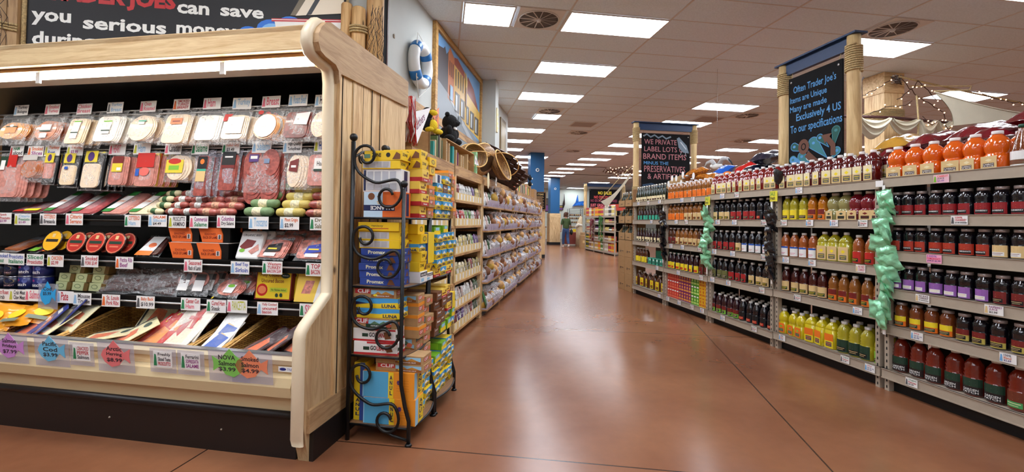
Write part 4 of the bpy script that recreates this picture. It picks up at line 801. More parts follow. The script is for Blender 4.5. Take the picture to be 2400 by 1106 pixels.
for k in range(6): putL(OB,'snack_pouch','orange and grey pouch, %s from left in the leftmost baskets'%ORD[k],'pouch',-4.2+.12*k,2.42+.05*(k%3),.68+.01*(k%2),R(rnd(-20,20)),R(-55+rnd(-8,8)),'orange pouches in the left baskets',R(rnd(-12,12)))
FI=[(0,-3.62,2.27,.50,-25,-70,'navy blue smoked salmon pack lying lowest'),(0,-3.5,2.29,.53,-35,-60,'navy blue smoked salmon pack, middle of the fan'),(0,-3.42,2.36,.56,-38,-55,'navy blue smoked salmon pack on top of the fan'),(1,-3.43,2.25,.53,-18,-70,'cream salmon pack with white label beside the blue packs'),(1,-3.33,2.34,.56,-14,-62,'second cream salmon pack behind the white-labelled one'),
 (2,-3.1,2.3,.53,-60,-98,'black and cream salmon pack lying crosswise'),(2,-2.86,2.25,.51,-38,-78,'black and cream salmon pack slanting in the third basket'),(2,-2.86,2.5,.54,-8,-50,'cream salmon pack standing against the back of the third basket'),
 (3,-2.62,2.26,.51,-14,-70,'red prosciutto pack lowest in the fourth basket'),(3,-2.56,2.3,.53,-16,-62,'second red prosciutto pack, in the middle of the three'),(3,-2.5,2.34,.56,-18,-56,'red prosciutto pack on top of the three'),(4,-2.44,2.26,.53,-12,-66,'clear sliced turkey pack in the fourth basket'),(4,-2.42,2.31,.56,-10,-58,'clear sliced turkey pack behind the front one'),
 (5,-2.19,2.26,.51,-12,-68,'narrow pack with blue label in the narrow basket'),(5,-2.17,2.32,.54,-8,-58,'second narrow pack behind the blue-labelled one'),(6,-1.95,2.26,.51,-40,-80,'dark-edged salmon pack at the left of the wide basket'),(6,-1.83,2.27,.53,-50,-74,'dark-edged salmon pack crossing the wide basket'),(6,-1.67,2.25,.53,-32,-66,'dark-edged salmon pack nearest the end panel')]
for j,s,t,z,rz,rx,d in FI: putL(BF[j],'fish_pack',d,'fish pack',s,t,z,R(rz),R(rx+16),'packs lying in the wicker baskets')
# ---------------------------------------------------------------- case price cards
def tagc(lines,corner=None,base=WHT,w=.135,h=.078): return card_proto(lines,w,h,base,corner)
Rd=HB((190,40,50)); Bu=HB((40,80,170)); Gn=HB((40,130,80)); Pu=HB((150,50,130)); Og=HB((226,110,50)); Ik=HB((50,44,50)); Pk=HB((226,110,130)); Lb=HB((150,190,220)); Yg=HB((190,190,60))
TR=[(2.575,2.05,'top rail',R(-6),[(-4.092,[('Turkey',Ik),('Bologna',Ik)],Lb),(-3.811,[('Smoked',Pk),('Turkey',Pk)],Pk),(-3.53,[('Chicken',Pk),('Breast',Pk)],None),(-3.269,[('Turkey',Lb),('Breast',Lb)],GRY),(-2.997,[('Oven',Pk),('Roasted',Pk)],Pk),(-2.728,[('SMOKED',Rd),('TURKEY',Rd),('BREAST',Rd)],Og),(-2.492,[('Ham',Pk)],Pk),(-2.265,[('Turkey',Lb)],Lb),(-2.051,[('Breast',Pk)],Pk),(-1.857,[('Roast Beef',Lb)],Lb),(-1.671,[('HAM',Ik)],Lb)]),
(2.575,1.755,'lower rail',R(-6),[(-4.119,[('HAM',Gn),('sliced',Ik)],Rd),(-3.947,[('Smoked',Og),('Slices',Pu)],Og),(-3.798,[('Turkey',Og),('Roast',Bu)],Yg),(-3.599,[('Turkey',Og),('$3.99',Pu)],Yg),(-3.239,[('HEART',Pk)],Pk),(-3.035,[('Ham',Lb)],Yg),(-2.785,[('Canadian',Ik)],Pk),(-2.574,[('Salame',Gn)],Gn),(-2.339,[('Italian Dry',Og),('$3.49',Ik)],Gn),(-2.111,[('Salami',Lb)],Lb),(-1.889,[('High Quality',Ik),('TurkeyBreast',Ik)],Lb),(-1.67,[('HAM',Bu)],Yg)]),
(2.475,1.266,'upper shelf',0,[(-4.052,[('Speck',Rd),('Prosciutto',Rd),('$3.99',Pu)],Gn),(-3.885,[('Citterio',Lb),('Prosciutto',Gn),('$3.49',Pu)],Yg),(-3.667,[('CITTERIO',Og),('Bresaola',Ik)],GRY),(-3.446,[('Citterio',Og),('Serrano',Og)],Pk),(-2.974,[('CITTERIO',Og),('Ham',Lb)],Gn),(-2.78,[('SALAMI',Og),('Sliced',Lb),('$4.49',Ik)],Lb),(-2.63,[('PROSCUITTO',Ik),('ARMINO',Ik)],Yg),(-2.469,[('Commercial',Pu),('Salame',Gn)],Pk),(-2.271,[('Columbus',Pu),('Dry Salami',Ik)],Pk),(-2.038,[('Toscano',Lb)],Lb),(-1.824,[('Pinot Grigio',Og),('$2.99',Ik)],Lb),(-1.62,[('Dry',HB((110,100,60))),('Salame',HB((110,100,60)))],Gn)]),
(2.445,.99,'middle shelf',0,[(-4.013,[('Smoked',Bu),('Trout',Gn)],Gn),(-3.882,[('Prosciutto',Bu),('Italiano',Gn)],None),(-3.719,[('Sliced',Gn),('Prosciutto',Rd)],None),(-3.549,[('CHICKEN',Og),('$2.99',Rd)],Yg),(-3.268,[('Smoked',Rd),('PORK $3.49',Rd)],GRY),(-2.992,[('Petite Rib',Pu),('Beef',Pu)],Og),(-2.472,[('Seasoned',Rd),('Rack of Lamb',Ik)],Pk),(-2.135,[('Beef Top',Bu),('Sirloin',Bu)],Lb),(-1.911,[('Western',Rd),('TURKEY',Rd),('BACON 2.69',Rd)],Gn),(-1.617,[('TOP',Rd),('BACON',Rd)],Gn)]),
(2.415,.752,'lower shelf',0,[(-3.945,[('Pot Roast',Rd),('Crab',Ik)],Og),(-3.809,[('Crab Meat',Ik),('Claw Meat',Ik)],Yg),(-3.674,[('Salmon',Pk)],Pk),(-3.415,[('Pate',Rd)],Lb),(-3.277,[('Mousse',Ik),('Truffle',Ik)],Lb),(-3.05,[('St. Louis',Rd),('Pork Ribs',Rd)],Og),(-2.785,[('Baby Back',Og),('$10.99',Ik)],GRY),(-2.452,[('Center Cut',Rd),('Ham',Pk)],Gn),(-2.267,[('Cured Ham',Rd),('Steak',Ik)],Gn),(-2.122,[('PANCETTA',Yg)],Pk),(-1.913,[('Fully Cooked',Rd),('uncured',Rd),('bacon',Rd)],Lb),(-1.631,[('Sliced',Pk)],Gn)])]
for t,z,rn_,rx,l in TR:
    for i,(s,ln,c) in enumerate(l):
        wd=[q[0] for q in ln if q[0].lower() not in('citterio','columbus','toscano') and q[0][0]!='$'][:2] or ['blue script']
        putL(tagc(ln,c),'price_card','white hand-lettered card reading %s, %s from left on the %s'%(' '.join(wd),ORD[i],rn_),'price card',s,t,z+rnd(-.004,.004),R(rnd(-3,3)),rx,'hand-lettered cards on the %s'%rn_)
def fish_card(c,txt,flip=1,w=.2,h=.15):
    p=B(); p.box(-w*.62,.001,-h*.62,w*.62,.0022,h*.5,film('card_sleeve',(235,235,245),.82,.1,8,.05,0))
    b=B(); pts=[(-.5,0),(-.42,.2),(-.22,.36),(-.05,.6),(.12,.38),(.28,.14),(.5,.3),(.46,.02),(.48,-.25),(.28,-.08),(.1,-.36),(-.15,-.44),(-.38,-.26)]
    b.prism([(x*w*flip,z*h) for x,z in (pts if flip>0 else pts[::-1])],c,-.001,.0005); a=B(); n=len(txt); a.art([('t',t_,-w*.3,h*(.28-.22*i)-h*.09,w*.22,h*(.28-.22*i)+h*.08,Ik,.02) for i,t_ in enumerate(txt)],y=-.001); return proto(('plastic_sleeve',p),('fish_card',b),('lettering',a))
for s,c,tx,nm,fl in [(-3.39,HB((206,140,210)),['Salmon','Fridays','$7.99'],'violet fish-shaped card',1),(-3.09,HB((110,190,226)),['Pacific','Cod','$3.99'],'blue fish-shaped card',1),(-2.64,HB((232,120,120)),['Arctic','Herring','$8.99'],'coral fish-shaped card',1),(-1.91,HB((130,200,90)),['NOVA','Salmon','$3.99'],'green fish-shaped card',-1),(-1.77,HB((240,140,100)),['Smoked','Salmon','$4.99'],'orange fish-shaped card',1)]:
    putL(fish_card(c,tx,fl),'fish_card','%s in a clear sleeve on the case front'%nm,'price card',s,2.125,.505,0,R(6),'cards on the case front')
putL(fish_card(HB((40,160,220)),['Cod','$5.99'],1,.13,.15),'fish_card','bright blue fish-shaped card at the lower shelf by the tins','price card',-3.543,2.405,.765,0,0)
SLV=film('card_sleeve',(235,235,245),.82,.1,8,.05,0)
for s,ln,nm in [(-2.88,[('CRACKED',Rd),('PEPPER',Rd),('Salmon',Ik)],'reading CRACKED PEPPER'),(-2.33,[('Freshly',Ik),('Sliced Taste',Ik),('PROSCIUTTO',Rd)],'reading Freshly Sliced'),(-2.15,[('Ferrarini',Ik),('SOPRESSATA',Pu),('SALAME',Pu)],'reading SOPRESSATA SALAME')]:
    pr=tagc(ln,Gn,w=.12,h=.09); p=B(); p.box(-.085,.0015,-.075,.085,.0025,.06,SLV); putL(pr+proto(('plastic_sleeve',p)),'price_card','white card in clear sleeve on the case front, %s'%nm,'price card',s,2.128,.505,0,R(5),'cards on the case front')
b=B(); b.box(-.05,-.001,-.014,.05,0,.014,WHT); b.art([('c',-.022,0,.02,.008,NB),('t','TYLER',.004,-.006,.04,.006,Bu)],y=-.001); tag(objL(b,'maker_plate',-1.608,2.188,.482),'small white maker plate with blue oval on the wood strip','plate')
# ================================================================ painted board and logs over the case
b=B(); b.box(-9,3.87,2.4,-.62,3.95,3.75,WALLP); struct('wall_over_cooler',b)
t=thing('painted_sign','large black painted board with white hand lettering above the meat case','sign',(-1.95,3.83,2.3))
b=B(); b.box(-1.13,-.012,0,1.14,.012,1.3,mat('sign_black',(30,28,30),.6)); b.obj('board',t)
SW=col((238,236,230),.5); SR=col((196,40,44),.5); SB=col((30,110,210),.5); SB2=col((120,180,236),.5)
X0=-1.95
def w_(*a): return a
def A(x): return x-X0
def Z(z): return z-2.3
it=[('t','TRADER JOES',A(-3.03),Z(2.87),A(-2.08),Z(3.03),SR,.05),('t','can',A(-2.07),Z(2.88),A(-1.84),Z(2.955),SW,.03),('t','save',A(-1.76),Z(2.885),A(-1.44),Z(2.955),SW,.03),
 ('t','you',A(-3.05),Z(2.71),A(-2.79),Z(2.815),SW,.03),('t','serious',A(-2.71),Z(2.705),A(-2.14),Z(2.8),SW,.03),('t','money',A(-2.07),Z(2.69),A(-1.64),Z(2.79),SW,.03),('t','during our',A(-3.04),Z(2.53),A(-2.35),Z(2.665),SW,.03),('t','& fun prices',A(-2.25),Z(2.5),A(-1.7),Z(2.6),SW,.03)]
b=B(); b.art(it,y=-.012); b.obj('lettering',t)
sh=[('p',[(A(-1.62),Z(2.7)),(A(-.83),Z(2.7)),(A(-.83),Z(2.76)),(A(-1.45),Z(2.8))],SB)]
for cx,cz,r in ((-1.55,2.77,.07),(-1.38,2.81,.11),(-1.24,2.86,.09)): sh+=[('c',A(cx),Z(cz),r,r*.7,SB),('c',A(cx)+.01,Z(cz)-.01,r*.75,r*.5,SB2),('c',A(cx)+.02,Z(cz)-.02,r*.5,r*.32,SB)]
sh+=[('p',[(A(-1.33),Z(2.74)),(A(-.83),Z(2.72)),(A(-.83),Z(2.93)),(A(-1.36),Z(2.885))],SW),('p',[(A(-1.38),Z(2.87)),(A(-.83),Z(2.905)),(A(-.83),Z(2.93)),(A(-1.38),Z(2.895))],SR),('p',[(A(-1.38),Z(2.882)),(A(-.83),Z(2.917)),(A(-.83),Z(2.922)),(A(-1.38),Z(2.888))],SW),('p',[(A(-1.2),Z(2.93)),(A(-.83),Z(2.98)),(A(-.83),Z(3.3)),(A(-1.0),Z(3.3))],col((236,222,198))),('p',[(A(-1.24),Z(2.93)),(A(-1.2),Z(2.93)),(A(-1.0),Z(3.3)),(A(-1.06),Z(3.3))],col((110,96,70))),('p',[(A(-1.12),Z(2.94)),(A(-1.08),Z(2.95)),(A(-.9),Z(3.3)),(A(-.94),Z(3.3))],BLK),('p',[(A(-1.1),Z(2.72)),(A(-.83),Z(2.74)),(A(-.83),Z(2.86)),(A(-.95),Z(2.8))],BLK)]
b=B(); b.art(sh,y=-.013); b.obj('painted_ship',t)
b=B(); b.tube([(-1.14,-.02,0),(-1.14,-.02,1.3)],.014,ROPE,8); b.tube([(1.15,-.02,0),(1.15,-.02,1.3)],.011,ROPE,8); b.obj('rope_edge',t)
LOG=wood('peeled_log',(222,182,126),(180,134,78),.55,'z',.8)
def log(label,x,y,z0,z1,r,rope=True):
    t=thing('peeled_log',label,'log',(x,y,z0)); b=B(); b.lathe([(r*1.02,0),(r,(z1-z0)*.5),(r*.98,z1-z0-.01),(r*.85,z1-z0)],LOG,18); b.obj('log',t)
    if rope:
        b=B()
        for k in range(3): b.tube([((r+.01)*math.cos(a*PI/9),(r+.01)*math.sin(a*PI/9),.36+.022*k+.01*math.sin(a*PI/9)) for a in range(18)],.009,ROPE,6,True)
        b.obj('rope_wrap',t)
    return t
log('short peeled log lashed with rope right of the painted board',-.70,3.76,2.45,3.01,.055)
log('tall peeled log behind the short one at the board end',-.58,3.82,2.45,3.75,.07,False)
log('shorter cut log left of the lashed log at the board end',-.80,3.79,2.45,3.05,.045,False)
t=thing('driftwood_plank','wide weathered plank bound with rope left of the painted board','plank',(-3.3,3.8,2.35)); b=B(); b.box(-.4,-.02,0,.12,.02,1.3,wood('grey_brown_plank',(186,150,106),(140,104,66),.6)); b.box(.125,-.02,0,.19,.02,1.3,wood('grey_brown_plank',(1,1,1),(1,1,1))); b.obj('boards',t)
b=B(); [b.tube([(-.4,-.03,.36+.02*k),(-.1,-.035,.34+.02*k),(.2,-.03,.29+.02*k)],.008,ROPE,6) for k in range(3)]; b.obj('rope_binding',t)
NET=mat('dark_net_cord',(44,38,44),.7)
def net(label,cx,cy,z0,z1,w,seed,wrap=lambda p:p):
    rn=random.Random(seed); b=B(); nx,nz=8,12
    P=[[(cx+w*(i/nx-.5)*(1-.35*j/nz)+rn.uniform(-.008,.008),cy-.02*rn.random(),z0+(z1-z0)*j/nz+rn.uniform(-.012,.012)) for i in range(nx+1)] for j in range(nz+1)]
    for j in range(nz):
        for i in range(nx+1):
            k=i+(1 if j%2 else -1)
            b.tube([P[j][i],P[j+1][max(0,min(nx,k))]],.0016,NET,4); 
            if i%2: b.tube([P[j][i],P[j+1][i]],.0014,NET,4)
    tag(b.obj('fishing_net'),label,'net')
net('dark fishing net draped beside the tall log above the case end',-.55,3.70,2.5,3.0,.14,4); net('dark fishing net hanging over the plank at far left',-3.3,3.76,2.45,3.3,.34,5)
# vertical board on the left wall
t=rootL('chalk_sign','tall narrow black board with yellow vertical lettering on the left wall','sign',-1.93,3.78,2.55,PI/2); b=B(); b.box(-.13,-.02,0,.13,0,1.2,CHALK); b.box(.13,-.025,0,.15,0,1.2,mat('dark_red_wood',(96,62,56),.5)); b.obj('board',t)
a=[]
for i,c in enumerate('NOVELTIES'): a.append(('t',c,-.05,1.02-.105*i,.05,1.1-.105*i,col((214,190,70)),.01))
a+=[('l',[(-.08,1.1),(-.03,1.16),(.03,1.12),(.08,1.18)],.01,SB2)]
b=B(); b.art(a,y=-.02); b.obj('lettering',t)
# life ring
t=rootL('life_ring','white life ring with blue bands hung by a cord on the left wall','life ring',-1.93,4.64,3.0,PI/2)
pts=[(.20*math.cos(PI*k/24),-.07,.20*math.sin(PI*k/24)) for k in range(48)]
b=B(); b.tube(pts,.062,mat('ring_white',(240,242,240),.3),14,True); RG=b.obj('ring',t)
b=B()
for q in (45,135,225,315): b.tube([(.20*math.cos(R(q+d)),-.07,.20*math.sin(R(q+d))) for d in range(-12,13,4)],.065,mat('ring_blue',(40,120,190),.4),14)
b.obj('bands',RG)
b=B(); C4=[(.27*math.cos(R(q)),-.1,.27*math.sin(R(q))) for q in (45,135,225,315)]
for i in range(4):
    p,q=Vector(C4[i]),Vector(C4[(i+1)%4]); m=(p+q)/2; m=m*1.13; b.tube([p,(p+m)/2+Vector((0,0,0)),m,(q+m)/2,q],.006,SW,6)
b.tube([C4[0],(0,-.03,.36),C4[1]],.005,SW,6); b.tube([C4[2],(0,-.05,-.36),C4[3]],.005,SW,6); b.obj('cord',t)
tag(objL(B().lathe([(.02,0),(.022,.006),(.0,.012)],STEEL,12,X=Matrix.Rotation(PI/2,4,'Y')),'small_button',-1.93,4.1,3.1),'small dark round button on the pale wall left of the ring','wall fitting')
# mural: generic street of painted buildings
t=rootL('street_mural','large wood-framed street mural of orange and yellow buildings on left wall','painting',-1.93,6.35,2.58,PI/2)
b=B(); b.box(-1.1,-.02,-.5,1.1,0,.07,mat('mural_road',(128,134,138),.5,var=.06,scale=3)); b.box(-1.18,-.05,-.56,-1.1,0,.0,wood('mural_frame',(206,160,92),(160,112,58),.5,'x')); b.box(1.1,-.05,-.56,1.18,0,.0,wood('mural_frame',(1,1,1),(1,1,1))); b.obj('lower_canvas',t)
b=B(); b.box(-1.1,-.02,.06,1.1,0,1.08,mat('mural_sky',(112,160,206),.5,var=.1,scale=2)); b.obj('canvas',t)
BR=[('p',[(-1.1,-.5),(1.1,-.5),(1.1,.02),(.2,.24),(-1.1,.66)],col((128,134,138))),('p',[(-1.1,.5),(-.62,.42),(-.62,.98),(-.7,.92),(-.76,1.0),(-.82,.95),(-1.1,.9)],col((72,66,68))),('p',[(-.62,.36),(-.35,.3),(-.35,.98),(-.5,1.04),(-.54,1.07),(-.62,.98)],col((186,110,66))),('p',[(-.35,.28),(.22,.2),(.22,.95),(-.05,.99),(-.35,.99)],col((214,170,84))),('p',[(-.35,.9),(.18,.86),(.15,.96),(-.2,1.03),(-.35,1.0)],col((150,64,44))),('p',[(.22,.6),(1.1,.44),(1.1,.5),(.7,.85),(.34,.95)],col((140,62,46))),('p',[(.22,.18),(1.1,.09),(1.1,.56),(.22,.7)],col((220,178,84))),('p',[(-.62,.42),(-.55,.36),(1.1,-.25),(1.1,-.1)],col((168,172,176)))]
for k in range(4): BR.append(('r',-.3+.12*k,.62,-.25+.12*k,.86,col((92,70,40))))
for k in range(3): BR.append(('r',-.58+.075*k,.68,-.54+.075*k,.88,col((110,60,40))))
for x0,x1 in ((-.3,-.08),(-.03,.18),(.28,.42),(.5,.72),(.78,1.02)): BR+=[('r',x0,.26-.1*(x0+.3),x1,.54-.1*(x0+.3),col((84,76,70))),('r',x0+.02,.28-.1*(x0+.3),(x0+x1)/2-.01,.5-.1*(x0+.3),col((190,196,196)))]
BR+=[('r',-.54,.36,-.42,.56,col((150,180,206))),('p',[(.2,.56),(.28,.56),(.3,.86),(.22,.98)],col((226,190,110))),('c',.24,.6,.03,.16,col((110,40,40))),('p',[(-.12,.24),(.02,.2),(.04,.14),(-.06,.12),(-.14,.16)],col((84,92,98)))]
b=B(); b.art(BR,y=-.02); b.obj('painted_street',t)
b=B(); FR=wood('mural_frame',(206,160,92),(160,112,58),.5,'x'); [b.box(*q,FR) for q in ((-1.18,-.05,1.08,1.18,0,1.155),(-1.18,-.05,.06,-1.1,0,1.08),(1.1,-.05,.06,1.18,0,1.08))]; b.obj('frame',t)
t=rootL('framed_picture','narrow dark framed picture on the wall beyond the pilaster','picture',-1.93,9.55,2.55,PI/2); b=B(); b.box(-.28,-.03,0,.28,0,.95,mat('gilt_dark_frame',(110,86,50),.4)); b.obj('frame',t); b=B(); b.art([('r',-.22,.07,.22,.88,col((150,132,96))),('r',-.15,.2,.15,.8,col((176,160,128)))],y=-.03); b.obj('print',t)
t=rootL('small_sign','small cream vertical plaque on the edge of the grey pilaster','sign',-1.65,7.66,2.85,PI/2); b=B(); b.box(-.05,-.02,0,.05,0,.42,CRM); b.art([('r',-.02,.05+.08*k,.02,.09+.08*k,YLW) for k in range(4)],y=-.02); b.obj('plaque',t)
# ================================================================ wrought iron racks with bar boxes
def spiral(c,r0,a0,turns,sgn,n=18): return [(c[0]+r0*(1-.62*i/n)*math.cos(a0+sgn*turns*2*PI*i/n),c[1]+r0*(1-.62*i/n)*math.sin(a0+sgn*turns*2*PI*i/n)) for i in range(n+1)]
def iron_rack(label,t0,w,scroll=True):
    r=rootL('iron_rack',label,'rack',-1.40,t0,0)
    D=.36; b=B()
    for y in (0,w): b.cyl((0,y,0),(0,y,1.76),.013,IRON); b.ball((0,y,1.785),.024,IRON)
    b.obj('rear_post',r)
    for y in (0,w):
        b=B(); b.tube([(D+.02,y,0),(D+.02,y,.14),(D-.005,y,.22),(D-.03,y,.34),(D-.035,y,.5),(D-.035,y,1.48)],.012,IRON,8); b.lathe([(.022,0),(.016,.012)],IRON,10,X=Matrix.Translation((D+.02,y,0))); q=b.obj('front_post',r); b=B(); b.ball((D-.035,y,1.505),.022,IRON); b.obj('ball_finial',q)
    for i,z in enumerate((.10,.50,.905,1.31)):
        d=D+.02 if i==0 else D-.035; b=B(); n=8
        po=[(.0,0),(0,w)]+[(d+.035*math.sin(PI*k/n),w-w*k/n) for k in range(n+1)]
        b.prism([(x,y) for x,y in po],wood('rack_board',(150,110,76),(112,78,50),.5,'y'),z-.012,z,plane='xy'); b.tube([(x,y,z-.006) for x,y in po],.007,IRON,6,True); b.obj('shelf',r)
    if scroll:
        for zt,zb in ((1.76,1.34),(1.28,.93),(.87,.52),(.47,.04)):
            hh=zt-zb; x1,x2=.075,.235 if zb>.1 else .25
            s1=spiral((x1+.01,zt-.09),.08,PI*.9,.95,-1)[::-1]; s2=spiral((x2-.01,zb+.095),.085,-.1,.95,-1)
            P=[(p[0],0,p[1]) for p in s1]+[(.012,0,zt-.15)]+[(.05,0,zt-.2),(.15,0,zt-.2-(hh-.3)*.45),(.29,0,zb+.2),(.32,0,zb+.13)]+[(p[0],0,p[1]) for p in s2]
            Q=[]
            for i in range(len(P)-1):
                a,c=Vector(P[i]),Vector(P[i+1]); n=max(1,int((c-a).length/.02)); Q+=[a+(c-a)*k/n for k in range(n)]
            Q.append(Vector(P[-1]))
            for _ in range(3): Q=[Q[0]]+[(Q[i-1]+Q[i]*2+Q[i+1])/4 for i in range(1,len(Q)-1)]+[Q[-1]]
            b=B(); b.tube([(q.x,-.004,q.z) for q in Q],.009,IRON,8); b.obj('scroll',r)
    b=B(); b.tube([(.0,k*w/24,1.66+.07*math.sin(PI*k/24)) for k in range(25)],.007,IRON,6)
    for sg,y in ((1,w*.25),(-1,w*.75)): b.tube([(0,y+sg*(p[0]),p[1]+1.67) for p in spiral((0,0),.05,0,1,1)],.006,IRON,6)
    b.obj('back_scrollwork',r)
    b=B(); b.tube([(D+.02,0,.12),(D-.06,0,.04),(D-.02,0,.0)],.001,IRON,4) if 0 else b.tube([(.2,0,.09),(.28,0,.05),(D+.015,0,.03)],.008,IRON,6); b.tube([(.2,w,.09),(.28,w,.05),(D+.015,w,.03)],.008,IRON,6); b.obj('foot_brace',r)
iron_rack('black wrought iron rack of snack bar boxes beside the meat case',2.46,.41); iron_rack('second black wrought iron rack farther from the meat case',2.90,.43,False)
NV=col((26,38,84)); CLR=col((190,40,44)); OR_=col((240,150,40)); KR=KRAFT; LBU=col((92,176,220)); LYE=col((240,206,40)); DBR=col((120,72,40)); SKY=col((150,200,226))
